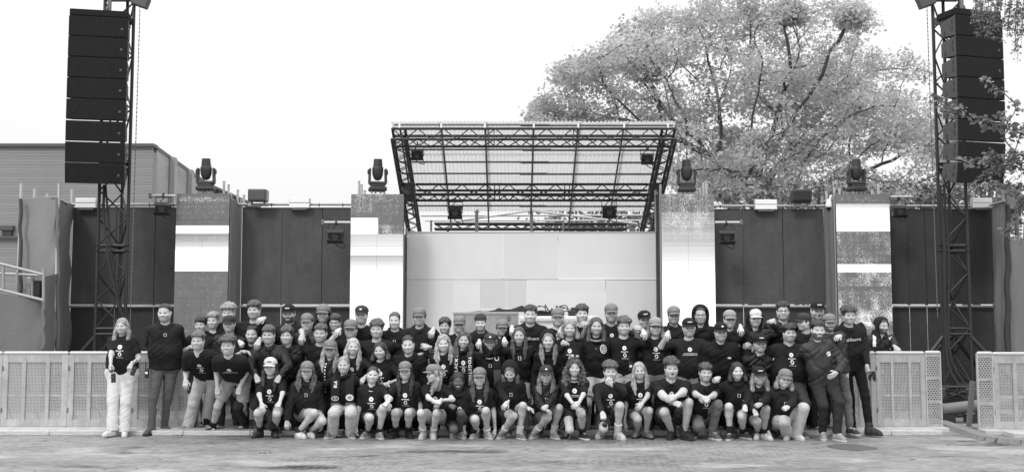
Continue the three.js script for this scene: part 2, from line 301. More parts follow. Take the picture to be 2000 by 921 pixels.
// ---------------------------------------------------------------- LED screen columns
{
  const W = 160, H = 640, D = 20.0, r = rng(31);
  // content: list of [rowFrom, rowTo, kind]; rows in photograph pixels
  function content(yTop, yBot, bands, specks) {
    const gray = new Float32Array(W * H), glow = new Float32Array(W * H);
    for (let j = 0; j < H; j++) {
      const py = lerp(yBot, yTop, (j + 0.5) / H); // v upward
      for (let i = 0; i < W; i++) {
        let a = 0.155, e = 0; const u = (i + 0.5) / W;
        for (const [y0, y1, kind, u0 = 0, u1 = 1] of bands) if (py >= y0 && py < y1 && u >= u0 && u < u1) {
          const tt = (py - y0) / (y1 - y0);
          if (kind === 'white') { e = 1.0; a = 0.3; }
          if (kind === 'grey') { e = 0.0; a = 0.145 + 0.03 * noise(i * 0.1, j * 0.06, 4); }
          if (kind === 'lines') { const n = hsh(1, j >> 1, 9); e = 0.12 + 0.32 * tt * (0.5 + n) + 0.07 * (n - 0.5); }
          if (kind === 'fade') { e = 0.35 + 0.75 * tt + 0.2 * (hsh(2, j >> 1, 5) - 0.5) * (1 - tt); }
          if (kind === 'fadeup') { e = 0.5 + 0.5 * tt + 0.12 * (hsh(2, j >> 1, 5) - 0.5); }
        }
        for (const [y0, y1, dens, u0 = 0, u1 = 1, shape = 0] of specks) if (py >= y0 && py < y1 && u >= u0 && u < u1) {
          const tt = (py - y0) / (y1 - y0), cl = noise(i * 0.045, j * 0.03, 3), fall = shape === 1 ? Math.sin(tt * Math.PI) : shape === 2 ? tt : shape === 3 ? 1 - tt : 1;
          if (noise(i * 0.95 + 50, j * 0.95, 7) > 1 - dens * 0.8 * fall * (0.35 + 1.2 * cl)) e = Math.max(e, 0.72);
        }
        gray[j * W + i] = a; glow[j * W + i] = e;
      }
    }
    return [greyTexture(W, H, (u, v, i, j) => gray[j * W + i], { repeat: false }), greyTexture(W, H, (u, v, i, j) => Math.min(1, glow[j * W + i]), { repeat: false })];
  }
  const cols = [
    { x0: 341, x1: 445, top: 378, label: 'leftmost tall screen column, grey with two white bands', bands: [[378, 800, 'grey'], [441, 457, 'white'], [457, 477, 'lines'], [477, 490, 'fadeup'], [488, 531, 'white']], specks: [[379, 402, 0.55, 0.05, 1, 1], [402, 440, 0.28, 0, 1, 3], [531, 690, 0.13, 0, 1], [457, 477, 0.2]] },
    { x0: 684, x1: 787, top: 379, label: 'second screen column from the left, speckled above and white below', bands: [[379, 458, 'grey'], [426, 458, 'white', 0, 0.52], [458, 500, 'fadeup'], [500, 535, 'fade'], [530, 800, 'white']], specks: [[379, 458, 0.42, 0, 1, 3], [379, 415, 0.5, 0, 0.4], [440, 458, 0.5, 0.5, 1]] },
    { x0: 1293, x1: 1397, top: 379, label: 'third screen column from the left, speckled fading to white', bands: [[379, 460, 'grey'], [415, 475, 'lines'], [475, 535, 'fadeup'], [535, 800, 'white']], specks: [[379, 445, 0.5, 0, 1, 0], [440, 500, 0.45, 0, 1, 3]] },
    { x0: 1636, x1: 1741, top: 379, label: 'rightmost screen column with white bands over dense white specks', bands: [[379, 398, 'grey'], [398, 412, 'fadeup'], [410, 453, 'white'], [453, 517, 'grey'], [517, 533, 'white'], [533, 800, 'grey']], specks: [[384, 398, 0.25], [453, 517, 0.36], [453, 480, 0.5, 0, 0.15], [533, 560, 0.5], [550, 690, 0.72, 0, 1, 1]] },
  ];
  for (const c of cols) {
    const cx = wx((c.x0 + c.x1) / 2, D), w = wx(c.x1, D) - wx(c.x0, D), top = wy(c.top, D), [map, em] = content(c.top, at(1000, 790, D).y < 0 ? 790 : 790, c.bands, c.specks);
    const yb = wy(790, D), mat = new THREE.MeshStandardMaterial({ map, emissiveMap: em, emissive: 0xffffff, emissiveIntensity: 0.92, roughness: 0.7 });
    const t = thing('screen_column', c.label, 'screen', V(cx, 0, -D), 'screen columns along the stage front');
    const rows = 8, h = (top - Math.max(yb, 0.0)) / rows, y00 = top - h * rows;
    for (let i = 0; i < rows; i++) for (let k = 0; k < 2; k++) {
      const g = new THREE.BoxGeometry(w / 2 - 0.003, h - 0.003, 0.05), uv = g.attributes.uv, p = g.attributes.position, nn = g.attributes.normal, yc = y00 + (i + 0.5) * h, xo = (k - 0.5) * w / 2;
      for (let q = 0; q < p.count; q++) { if (nn.getZ(q) > 0.5) uv.setXY(q, (p.getX(q) + xo) / w + 0.5, (p.getY(q) + yc - yb) / (top - yb)); else uv.setXY(q, 0.02, 0.98); }
      const m = new THREE.Mesh(g, mat); m.position.set(cx + xo, yc, -D + 0.003 * ((i * 3 + k) % 2)); put(t, m, 'screen_panel');
    }
    box(t, 'casing', V(cx, top / 2 - 0.01, -D - 0.15), V(w - 0.02, top - 0.03, 0.24), M.wallDarker);
  }
}

// ---------------------------------------------------------------- moving heads on the columns
function lathe(pts, mat, seg = 20) { return new THREE.Mesh(new THREE.LatheGeometry(pts.map(([r, y]) => new THREE.Vector2(r, y)), seg), mat); }
const movingHeads = [];
{
  const D = 20.1;
  const spots = [[401, 378, 0.0, 'moving head light on top of the leftmost screen column', 0.14], [737, 379, 0.25, 'moving head light on top of the second screen column', 0.09], [1342, 380, -0.1, 'moving head light on top of the third screen column, against the tree', 0.045], [1674, 379, 0.2, 'moving head light on top of the rightmost screen column', 0.04]];
  for (const [px, py, turn, label, tone] of spots) {
    const base = at(px, py, D), t = thing('moving_head_light', label, 'stage light', V(base.x, base.y, base.z), 'moving heads on the screen columns'), mat = M.fixture;
    const o = (m, n, x, y, z) => { m.position.set(base.x + x, base.y + y, base.z + z); return put(t, m, n); };
    o(new THREE.Mesh(roundBox(0.33, 0.085, 0.28, 0.03), M.fixture), 'base', 0, 0.095, 0);
    o(new THREE.Mesh(roundBox(0.26, 0.04, 0.24, 0.015), M.fixture), 'base_plate', 0, 0.155, 0);
    for (const s of [-0.12, -0.05, 0.05, 0.12]) { const f = lathe([[0, 0], [0.02, 0], [0.014, 0.055], [0, 0.055]], M.galv); o(f, 'foot', s, 0, 0.08); }
    const yoke = o(new THREE.Mesh(roundBox(0.33, 0.07, 0.16, 0.03), M.fixture), 'yoke', 0, 0.205, 0);
    for (const s of [-1, 1]) { const a = o(new THREE.Mesh(roundBox(0.042, 0.29, 0.13, 0.02), M.fixture), 'yoke_arm', s * 0.152, 0.345, 0); a.rotation.z = s * 0.03; const k = lathe([[0, 0], [0.05, 0], [0.045, 0.015], [0, 0.018]], M.fixtureGrey); k.rotation.z = -s * Math.PI / 2; o(k, 'pivot', s * 0.176, 0.42, 0); }
    const head = lathe([[0, -0.17], [0.04, -0.165], [0.075, -0.13], [0.1, -0.06], [0.106, 0.02], [0.106, 0.08], [0.09, 0.085], [0.09, 0.1], [0.087, 0.12], [0.078, 0.235], [0.072, 0.24], [0.055, 0.232], [0, 0.225]], M.fixture, 24);
    head.rotation.set(0.08, 0, 0); o(head, 'lamp_head', 0, 0.43, 0);
    for (let i = 0; i < 5; i++) { const g = new THREE.Mesh(new THREE.TorusGeometry(0.086 + 0.002 * i, 0.006, 6, 24), M.fixtureGrey); g.rotation.x = Math.PI / 2; o(g, 'cooling_ring', 0, 0.535 - i * 0.02, 0); }
    const lens = lathe([[0, 0.012], [0.04, 0.008], [0.066, 0]], M.lensGlass); lens.rotation.x = 0.08; o(lens, 'lens', 0, 0.655, 0);
    t.rotation.y = turn; movingHeads.push(t);
  }
}

// ---------------------------------------------------------------- white strobes, wrapped boxes, hung lamps, camera dome, poles
{
  const D = 20.45;
  for (const [px, py, w, label] of [[166, 396, 42, 'white strobe light on the wall top left of the left speaker tower'], [584, 396, 41, 'white strobe light on the wall top between the left screens'], [1497, 399, 44, 'white strobe light on the wall top between the right screens'], [1920, 396, 40, 'white strobe light on the wall top right of the right speaker tower']]) {
    const c = at(px, py, D), s = w / PPM(D), t = thing('strobe_light', label, 'stage light', V(c.x, c.y - 0.11, c.z), 'white strobes on the wall tops');
    rbox(t, 'housing', V(c.x, c.y, c.z - 0.06), V(s, 0.2, 0.1), 0.012, M.galvLight);
    rbox(t, 'lamp_face', V(c.x, c.y + 0.05, c.z), V(s - 0.02, 0.085, 0.022), 0.006, M.white); rbox(t, 'lamp_face', V(c.x, c.y - 0.05, c.z), V(s - 0.02, 0.085, 0.022), 0.006, M.white);
    box(t, 'bracket', V(c.x, c.y - 0.115, c.z - 0.05), V(s * 0.7, 0.03, 0.08), M.galvDim);
  }
  for (const [px, py, label, fold] of [[504, 382, 'stage light wrapped in grey plastic on the left wall top', 1], [1565, 383, 'black boxy stage light on the right wall top under the tree', 0]]) {
    const c = at(px, py, D - 0.05), t = thing('flood_light', label, 'stage light', V(c.x, c.y - 0.13, c.z));
    const g = new RoundedBoxGeometry(0.36, 0.24, 0.26, 4, 0.03); const p = g.attributes.position; if (fold) { for (let i = 0; i < p.count; i++) { const f = 0.016 * (noise(p.getX(i) * 16, p.getY(i) * 16 + p.getX(i) * 9, p.getZ(i) * 12) - 0.4); p.setXYZ(i, p.getX(i) * (1 + f * 5), p.getY(i) + f, p.getZ(i) + f * 1.5); } g.computeVertexNormals(); }
    const m = new THREE.Mesh(g, fold ? lin(0.07, { roughness: 0.25 }) : M.black); m.position.copy(c); put(t, m, fold ? 'plastic_wrap' : 'housing');
    const rim = new THREE.Mesh(roundBox(0.3, 0.17, 0.02, 0.006), fold ? M.fixtureGrey : M.lensGlass); rim.position.set(c.x, c.y, c.z + 0.13); put(t, rim, 'front_glass');
    for (const s of [-0.12, 0.12]) box(t, 'bracket', V(c.x + s, c.y - 0.15, c.z), V(0.03, 0.09, 0.03), M.galvDim);
    bar(t, 'cross_bar', V(c.x - 0.2, c.y - 0.19, c.z), V(c.x + 0.2, c.y - 0.19, c.z), 0.018, M.galv);
  }
  function hungLamp(px, py, D, label, tilt = 0, scale = 1, tubeTo) {
    const c = at(px, py, D), t = thing('hanging_lamp', label, 'stage light', c.clone());
    const o = (m, n, x, y, z) => { m.position.set(c.x + x * scale, c.y + y * scale, c.z + z * scale); m.scale.multiplyScalar(scale); return put(t, m, n); };
    const body = o(new THREE.Mesh(roundBox(0.27, 0.17, 0.16, 0.02), M.black), 'housing', 0, 0, 0); body.rotation.x = tilt;
    const barn = o(new THREE.Mesh(roundBox(0.3, 0.012, 0.12, 0.004), M.black), 'barn_door', 0, 0.1, 0.1); barn.rotation.x = 0.5; const barn2 = o(new THREE.Mesh(roundBox(0.3, 0.012, 0.12, 0.004), M.black), 'barn_door', 0, -0.1, 0.1); barn2.rotation.x = -0.5;
    const lens = o(new THREE.Mesh(new THREE.CylinderGeometry(0.066, 0.066, 0.02, 18), M.lensGlass), 'lens', 0, 0, 0.085); lens.rotation.x = Math.PI / 2;
    for (const s of [-1, 1]) o(new THREE.Mesh(roundBox(0.012, 0.24, 0.03, 0.004), M.steelDark), 'yoke_arm', s * 0.15, 0.11, 0);
    o(new THREE.Mesh(roundBox(0.31, 0.014, 0.03, 0.004), M.steelDark), 'yoke', 0, 0.23, 0);
    const clampG = new THREE.Mesh(new THREE.TorusGeometry(0.036, 0.014, 6, 14), M.steelDark); o(clampG, 'clamp', 0, 0.28, 0); clampG.rotation.y = Math.PI / 2;
    tube(t, 'cable', [V(c.x + 0.1 * scale, c.y - 0.05, c.z - 0.06), V(c.x + 0.16 * scale, c.y - 0.2 * scale, c.z - 0.05), V(c.x + 0.02, c.y - 0.16 * scale, c.z - 0.02), V(c.x - 0.12 * scale, c.y + 0.05, c.z - 0.05), V(c.x + 0.05, c.y + 0.29 * scale, c.z - 0.02)], 0.009, M.rubber, 24, 5);
    if (tubeTo) { bar(t, 'boom_tube', at(tubeTo[0], tubeTo[2], D), at(tubeTo[1], tubeTo[2], D), 0.024, M.galvLight); const e = at(tubeTo[1], tubeTo[2], D); const k = new THREE.Mesh(roundBox(0.05, 0.1, 0.07, 0.01), M.galvDim); k.position.copy(e); put(t, k, 'coupler'); }
    return t;
  }
  const LD = 19.85;
  hungLamp(318, 408, LD, 'black lamp hanging from a boom beside the leftmost screen', 0.3, 0.95, [342, 293, 382]);
  hungLamp(656, 462, LD, 'black lamp hanging beside the left edge of the second screen', 0.3, 1, [684, 630, 434]);
  hungLamp(1419, 464, LD, 'black lamp hanging beside the right edge of the third screen', 0.3, 1, [1397, 1448, 434]);
  hungLamp(1756, 413, LD, 'black lamp hanging beside the right edge of the last screen', 0.3, 0.9, [1741, 1786, 384]);
  // inside the canopy
  hungLamp(815, 303, 20.3, 'black lamp hanging in the upper left corner of the canopy', 0.7, 0.82);
  hungLamp(1264, 311, 20.3, 'black lamp hanging in the upper right corner of the canopy', 0.7, 0.82);
  hungLamp(889, 416, 21.7, 'black lamp hanging from the middle truss, left side', 0.35, 1.0);
  hungLamp(1190, 414, 21.7, 'black lamp hanging from the middle truss, right side', 0.35, 1.0);
  // dome camera
  const c = at(1621, 401, 20.3), t = thing('dome_camera', 'white dome security camera on the drape beside the rightmost screen', 'camera', c.clone());
  const capM = lathe([[0, 0.13], [0.03, 0.125], [0.06, 0.09], [0.075, 0.02], [0.078, -0.03], [0.06, -0.04]], M.white); capM.position.copy(c); put(t, capM, 'housing');
  const dome = new THREE.Mesh(new THREE.SphereGeometry(0.068, 18, 10, 0, Math.PI * 2, Math.PI / 2, Math.PI / 2), M.lensGlass); dome.position.set(c.x, c.y - 0.03, c.z); put(t, dome, 'dome');
  const arm = tube(t, 'arm', [V(c.x, c.y + 0.1, c.z), V(c.x + 0.03, c.y + 0.18, c.z), V(c.x + 0.1, c.y + 0.14, c.z - 0.08)], 0.022, M.white, 12, 8);
  // scaffold standards sticking up behind the walls
  const poles = [[437, 354, 'pole'], [446, 361], [464, 371], [476, 381], [701, 354], [706, 361], [712, 372], [1362, 372], [1368, 366], [1374, 355], [1379, 352], [1380, 357], [1630, 364], [1640, 366], [1704, 369], [1716, 358], [1615, 372]];
  const names = ['first', 'second', 'third', 'fourth', 'fifth', 'sixth', 'seventh', 'eighth', 'ninth', 'tenth', 'eleventh', 'twelfth', 'thirteenth', 'fourteenth', 'fifteenth', 'sixteenth', 'seventeenth'];
  poles.forEach(([px, py], i) => {
    const b = at(px, py, 21.1), g = thing('scaffold_pole', 'upright scaffold tube behind the stage wall, ' + names[i] + ' from the left', 'scaffold pole', V(b.x, 0, b.z), 'scaffold tubes behind the walls');
    bar(g, 'tube', V(b.x, 0, b.z), b, 0.024, M.galvLight); const cp = new THREE.Mesh(new THREE.TorusGeometry(0.026, 0.004, 5, 12), M.galvDim); cp.rotation.x = Math.PI / 2; cp.position.copy(b); put(g, cp, 'rim');
  });
}
// ---------------------------------------------------------------- truss canopy over the stage
{
  const D0 = 19.8, a = 25 * Math.PI / 180, O = at(1042.5, 251, D0), T = V(0, -Math.sin(a), -Math.cos(a)), N = V(0, Math.cos(a), -Math.sin(a));
  const Q = (x, t, n) => V(O.x + x, O.y + T.y * t + N.y * n, O.z + T.z * t + N.z * n);
  const W = (1322 - 763) / PPM(D0) / 2, S = 0.24;
  const canopy = thing('truss_canopy', 'tilted black truss canopy with corrugated translucent roof over the stage', 'canopy', V(O.x, O.y, O.z));
  const chordR = 0.026, braceR = 0.011;
  function trussX(x0, x1, t, depth = S, n0 = 0) { // box truss along x between t and t + depth, n0 and n0 - S
    for (const tt of [t, t + depth]) for (const n of [n0, n0 - S]) bar(canopy, 'chord', Q(x0, tt, n), Q(x1, tt, n), chordR, M.trussBlack);
    const step = 0.24, cnt = Math.round((x1 - x0) / step);
    for (let i = 0; i < cnt; i++) {
      const a0 = lerp(x0, x1, i / cnt), a1 = lerp(x0, x1, (i + 1) / cnt), f = i % 2;
      bar(canopy, 'brace', Q(f ? a1 : a0, t, n0), Q(f ? a0 : a1, t, n0 - S), braceR, M.trussBlack, true);
      bar(canopy, 'brace', Q(f ? a0 : a1, t + depth, n0), Q(f ? a1 : a0, t + depth, n0 - S), braceR, M.trussBlack, true);
      bar(canopy, 'brace', Q(f ? a1 : a0, t, n0 - S), Q(f ? a0 : a1, t + depth, n0 - S), braceR, M.trussBlack, true);
    }
    for (const q of [0.34, 0.36, 0.64, 0.66]) for (const tt of [t, t + depth]) bar(canopy, 'strut', Q(lerp(x0, x1, q), tt, n0), Q(lerp(x0, x1, q), tt, n0 - S), braceR, M.trussBlack, true);
  }
  trussX(-W, W, 0); trussX(-W + 0.28, W - 0.28, 1.95);
  for (const s of [-1, 1]) {
    const xo = s * W, xi = s * (W - S);
    for (const x of [xo, xi]) for (const n of [0, -S]) bar(canopy, 'chord', Q(x, 0, n), Q(x, 4.05, n), chordR, M.trussBlack);
    const cnt = 20;
    for (let i = 0; i < cnt; i++) {
      const t0 = 0.1 + i * 0.195, t1 = t0 + 0.195, f = i % 2;
      bar(canopy, 'brace', Q(f ? xo : xi, t0, -S), Q(f ? xi : xo, t1, -S), braceR, M.trussBlack, true);
      bar(canopy, 'brace', Q(f ? xo : xi, t0, 0), Q(f ? xi : xo, t1, 0), braceR, M.trussBlack, true);
      bar(canopy, 'brace', Q(xi, f ? t0 : t1, 0), Q(xi, f ? t1 : t0, -S), braceR, M.trussBlack, true);
      bar(canopy, 'brace', Q(xo, f ? t0 : t1, 0), Q(xo, f ? t1 : t0, -S), braceR, M.trussBlack, true);
    }
    // hinge blocks where the middle truss meets the side truss
    rbox(canopy, 'corner_block', Q(s * (W - S / 2), 2.07, -S / 2), V(0.3, 0.3, 0.3), 0.02, M.trussBlack, [-a, 0, 0]);
    // legs of the frame, standing behind the white wall
    const foot = Q(s * (W - S / 2), 4.0, -S / 2);
    for (const dx of [-0.12, 0.12]) bar(canopy, 'leg', V(foot.x + dx, 0, foot.z), V(foot.x + dx, foot.y, foot.z), chordR, M.trussBlack);
    const g = Q(s * (W + 0.02), 1.9, 0.02); // guy wires from the corner
    bar(canopy, 'guy_wire', g, V(g.x + s * 0.12, 2.2, g.z - 0.2), 0.006, M.steelDark, true);
  }
  // rafters, purlins
  const rafterX = [-0.95, -0.655, -0.345, 0.0, 0.315, 0.64, 0.95];
  rafterX.forEach((q, i) => bar(canopy, 'rafter', Q(q * W, 0.0, 0.07), Q(q * W, i % 6 ? 3.9 : 3.4, 0.07), 0.018, M.galvDim));
  for (const [t, dx] of [[0.03, 0], [0.86, 0.05], [1.3, 0.02], [1.72, 0], [2.55, 0.03], [2.98, 0]]) {
    bar(canopy, 'purlin', Q(-W + 0.02, t, 0.11), Q(dx + 0.3, t, 0.11), 0.018, M.galvDim); bar(canopy, 'purlin', Q(dx - 0.25, t + 0.03, 0.115), Q(W - 0.02, t + 0.03, 0.115), 0.02, M.galvDim);
  }
  for (let i = 0; i < 7; i++) { const x = rafterX[i] * W; box(canopy, 'clip', Q(x, 0.0, 0.05), V(0.035, 0.1, 0.05), M.galvLight, [-a, 0, 0]); }
  for (const [x0, x1] of [[-2.2, -0.5], [1.0, 2.3]]) tube(canopy, 'cable', [0, 0.25, 0.5, 0.75, 1].map((q, i) => Q(lerp(x0, x1, q), -0.03, -S - 0.01 - 0.03 * (i % 2))), 0.016, M.rubber, 30, 5);
  // corrugated sheets, three rows of six, each lapped over the next
  const sheetMat = new THREE.MeshPhysicalMaterial({ roughness: 0.95, transmission: 0.46, thickness: 0, side: THREE.DoubleSide }); sheetMat.color.setRGB(0.82, 0.82, 0.82);
  const cw = (2 * W) / 6, r = rng(12);
  const sheets = [0, 1].map((k) => {
    const pitch = 0.076, n = Math.round((cw + 0.05) / pitch) * 6, len = 1.12, g = new THREE.PlaneGeometry(cw + 0.05, len, n, 3), p = g.attributes.position, uv = g.attributes.uv;
    for (let i = 0; i < p.count; i++) { const x = p.getX(i); p.setZ(i, 0.016 * Math.sin((x / pitch) * Math.PI * 2) + 0.004 * noise(x * 3, p.getY(i) * 3, k)); uv.setXY(i, x / 2 + 0.3 * k, p.getY(i) / 2); }
    g.computeVertexNormals(); return g;
  });
  for (let row = 0; row < 3; row++) for (let c = 0; c < 6; c++) {
    const m = new THREE.Mesh(sheets[(row + c) % 2], sheetMat), t = -0.02 + 0.56 + row * 1.07;
    m.position.copy(Q(-W + cw * (c + 0.5) + 0.012 * (r() - 0.5), t, 0.14 - 0.008 * row + 0.006 * (c % 2)));
    m.rotation.x = -Math.PI / 2 - a + 0.008 * (row - 1); m.rotation.z = 0.006 * (r() - 0.5);
    put(canopy, m, 'roof_sheet');
  }
  // the separate low truss further back
  const rear = thing('rear_truss', 'low horizontal black truss showing behind the canopy above the white wall', 'truss', V(0, 3.5, -24));
  const DR = 24, A = (px, py, dz = 0) => at(px, py, DR).add(V(0, 0, dz));
  const xa = A(848, 436), xb = A(1226, 436), h = 0.12;
  for (const [dy, dz] of [[0, 0], [0, -0.28], [-h, 0], [-h, -0.28]]) bar(rear, 'chord', V(xa.x, xa.y + dy, xa.z + dz), V(xb.x, xb.y + dy, xb.z + dz), 0.025, M.trussBlack);
  for (let i = 0; i < 20; i++) { const x0 = lerp(xa.x, xb.x, i / 20), x1 = lerp(xa.x, xb.x, (i + 1) / 20), f = i % 2; for (const dz of [0, -0.28]) bar(rear, 'brace', V(x0, xa.y - (f ? h : 0), xa.z + dz), V(x1, xa.y - (f ? 0 : h), xa.z + dz), 0.011, M.trussBlack, true); }
  for (const x of [xa.x + 0.3, xb.x - 0.3]) for (const dz of [0, -0.28]) bar(rear, 'leg', V(x, 0, xa.z + dz), V(x, xa.y - h, xa.z + dz), 0.025, M.trussBlack);
  // pale scaffold behind
  const sc = thing('stage_scaffold', 'pale scaffold tubes standing behind the white stage wall', 'scaffold', V(0, 0, -23));
  const B = (px, py, D) => at(px, py, D);
  const seg = (x0, y0, x1, y1, D, rr = 0.024, mat = M.galvLight) => bar(sc, 'tube', B(x0, y0, D), B(x1, y1, D), rr, mat);
  seg(822, 409, 1265, 409, 23.2, 0.026); seg(822, 421, 1265, 420, 23.4, 0.022); seg(830, 431, 1262, 430, 24.8, 0.02); seg(890, 432, 1036, 411, 23.1, 0.022); seg(1040, 411, 1245, 437, 23.1, 0.024);
  for (const [px, top] of [[931, 404], [1038, 405], [842, 430], [1234, 436], [1100, 430]]) { const q = B(px, top, 22.8); bar(sc, 'upright', V(q.x, 0, q.z), q, px === 931 || px === 1038 ? 0.036 : 0.022, M.galv); }
  for (const px of [931, 1038]) rbox(sc, 'coupler', B(px, 410, 22.9), V(0.12, 0.1, 0.1), 0.02, M.galvLight);
}

// ---------------------------------------------------------------- speaker towers and line arrays
function speakerTower(label, px0, px1, pxApex, sgn) {
  const D = 19.35, yTop = at(1000, -14, D).y, x0 = (px0 - 1000) / FOCAL * D, x1 = (px1 - 1000) / FOCAL * D, xa = (pxApex - 1000) / FOCAL * (D + 0.45), za = -D - 0.45, w = x1 - x0;
  const t = thing('speaker_tower', label, 'tower', V((x0 + x1) / 2, 0, -D), 'speaker towers');
  const C = [V(x0, 0, -D), V(x1, 0, -D), V(xa, 0, za)], up = (c, y) => V(c.x, y, c.z);
  const base = 0.35;
  C.forEach((c) => bar(t, 'chord', up(c, base), up(c, yTop), 0.03, M.trussBlack));
  const step = 0.5; let i = 0;
  for (let y = base + 0.1; y + step < yTop; y += step, i++) for (const [a, b] of [[0, 1], [1, 2], [2, 0]]) {
    const f = (i + a) % 2; bar(t, 'brace', up(C[f ? a : b], y), up(C[f ? b : a], y + step), 0.016, M.trussBlack, true);
  }
  for (const y of [wy(490, D), wy(652, D), wy(652, D) + 3.0]) for (const dy of [0, 0.1]) for (const [a, b] of [[0, 1], [1, 2], [2, 0]]) bar(t, 'joint_plate', up(C[a], y + dy), up(C[b], y + dy), 0.026, M.trussBlack);
  for (const c of C) for (const y of [wy(490, D), wy(490, D) + 0.1]) { const k = lathe([[0, 0], [0.05, 0], [0.05, 0.02], [0, 0.02]], M.steelDark, 12); k.position.copy(up(c, y)); put(t, k, 'flange'); }
  // base frame with outriggers
  for (const s of [-1, 1]) {
    bar(t, 'outrigger', V(s < 0 ? x0 : x1, wy(655, D) - 0.02, -D), V((x0 + x1) / 2 + s * 1.15, 0.25, -D + 0.1), 0.04, M.trussBlack);
    bar(t, 'outrigger', V(xa, wy(655, D), za), V(xa + s * 1.0, 0.25, za - 0.6), 0.04, M.trussBlack);
    rbox(t, 'ballast', V((x0 + x1) / 2 + s * 1.15, 0.14, -D + 0.1), V(0.36, 0.24, 0.5), 0.02, M.black);
  }
  rbox(t, 'base_plate', V((x0 + x1) / 2, 0.28, -D - 0.2), V(w + 0.5, 0.14, 0.9), 0.02, M.trussBlack);
  for (const s of [-1, 1]) bar(t, 'base_beam', V((x0 + x1) / 2 - 0.9, 0.4, -D - 0.2 + s * 0.35), V((x0 + x1) / 2 + 0.9, 0.4, -D - 0.2 + s * 0.35), 0.04, M.steelDark);
  // head with the hoist arm and chain
  const yh = yTop + 0.05;
  rbox(t, 'tower_head', V((x0 + x1) / 2, yh, -D - 0.18), V(w + 0.3, 0.16, 0.6), 0.02, M.fixtureGrey);
  const arm = rbox(t, 'hoist_arm', V((sgn > 0 ? x1 : x0) + sgn * 0.16, wy(6, D), -D + 0.1), V(0.3, 0.2, 0.16), 0.02, M.fixtureGrey, [0, 0, -sgn * 0.35]);
  const cx = (sgn > 0 ? x1 : x0) + sgn * 0.16, chainB = wy(sgn > 0 ? 640 : 620, D), n = 150, parts = [];
  for (let k = 0; k < n; k++) { const g = new THREE.TorusGeometry(0.011, 0.0038, 4, 8); g.scale(0.8, 1.5, 0.8); if (k % 2) g.rotateY(Math.PI / 2); g.translate(cx - sgn * 0.02 * k / n, lerp(wy(18, D), chainB, k / n), -D + 0.14); parts.push(g); }
  // links are drawn out to the length of the run
  const lm = new THREE.Mesh(mergeGeometries(parts), M.galvDim); lm.scale.y = 1; put(t, lm, 'chain'); lm.userData.kind = 'stuff';
  bar(t, 'chain_core', V(cx, wy(18, D), -D + 0.14), V(cx - sgn * 0.02, chainB, -D + 0.14), 0.005, M.galvDim, true);
  // power cables hanging down inside
  const cab = (pts, r) => tube(t, 'cable', pts, r, M.rubber, 40, 6);
  const zz = -D + 0.05;
  if (sgn > 0) { cab([V(x0 + 0.1, wy(362, D), zz), V(x0 + 0.14, wy(430, D), zz + 0.05), V(x0 + 0.28, wy(520, D), zz + 0.08), V(x1 - 0.1, wy(590, D), zz + 0.05), V(x1 + 0.1, wy(650, D), zz), V(x1 + 0.35, wy(690, D), zz)], 0.024); cab([V(x0 + 0.13, wy(362, D), zz), V(x0 + 0.2, wy(430, D), zz), V(x0 + 0.34, wy(540, D), zz + 0.05), V(x1 - 0.02, wy(610, D), zz), V(x1 + 0.3, wy(690, D), zz)], 0.018); }
  else { cab([V(x0 - 0.02, wy(362, D), zz + 0.05), V(x0 + 0.03, wy(450, D), zz + 0.06), V(x0 + 0.02, wy(600, D), zz + 0.05), V(x0 + 0.06, wy(720, D), zz + 0.06), V(x0 + 0.2, wy(752, D), zz + 0.1)], 0.03); cab([V(x0 + 0.06, wy(362, D), zz + 0.05), V(x0 + 0.1, wy(500, D), zz + 0.08), V(x0 + 0.08, wy(700, D), zz + 0.08), V(x0 + 0.3, wy(750, D), zz + 0.1)], 0.02); }
  return t;
}
speakerTower('black truss tower carrying the left hanging speaker array', 188, 246, 233, 1);
speakerTower('black truss tower carrying the right hanging speaker array', 1839, 1893, 1860, -1);
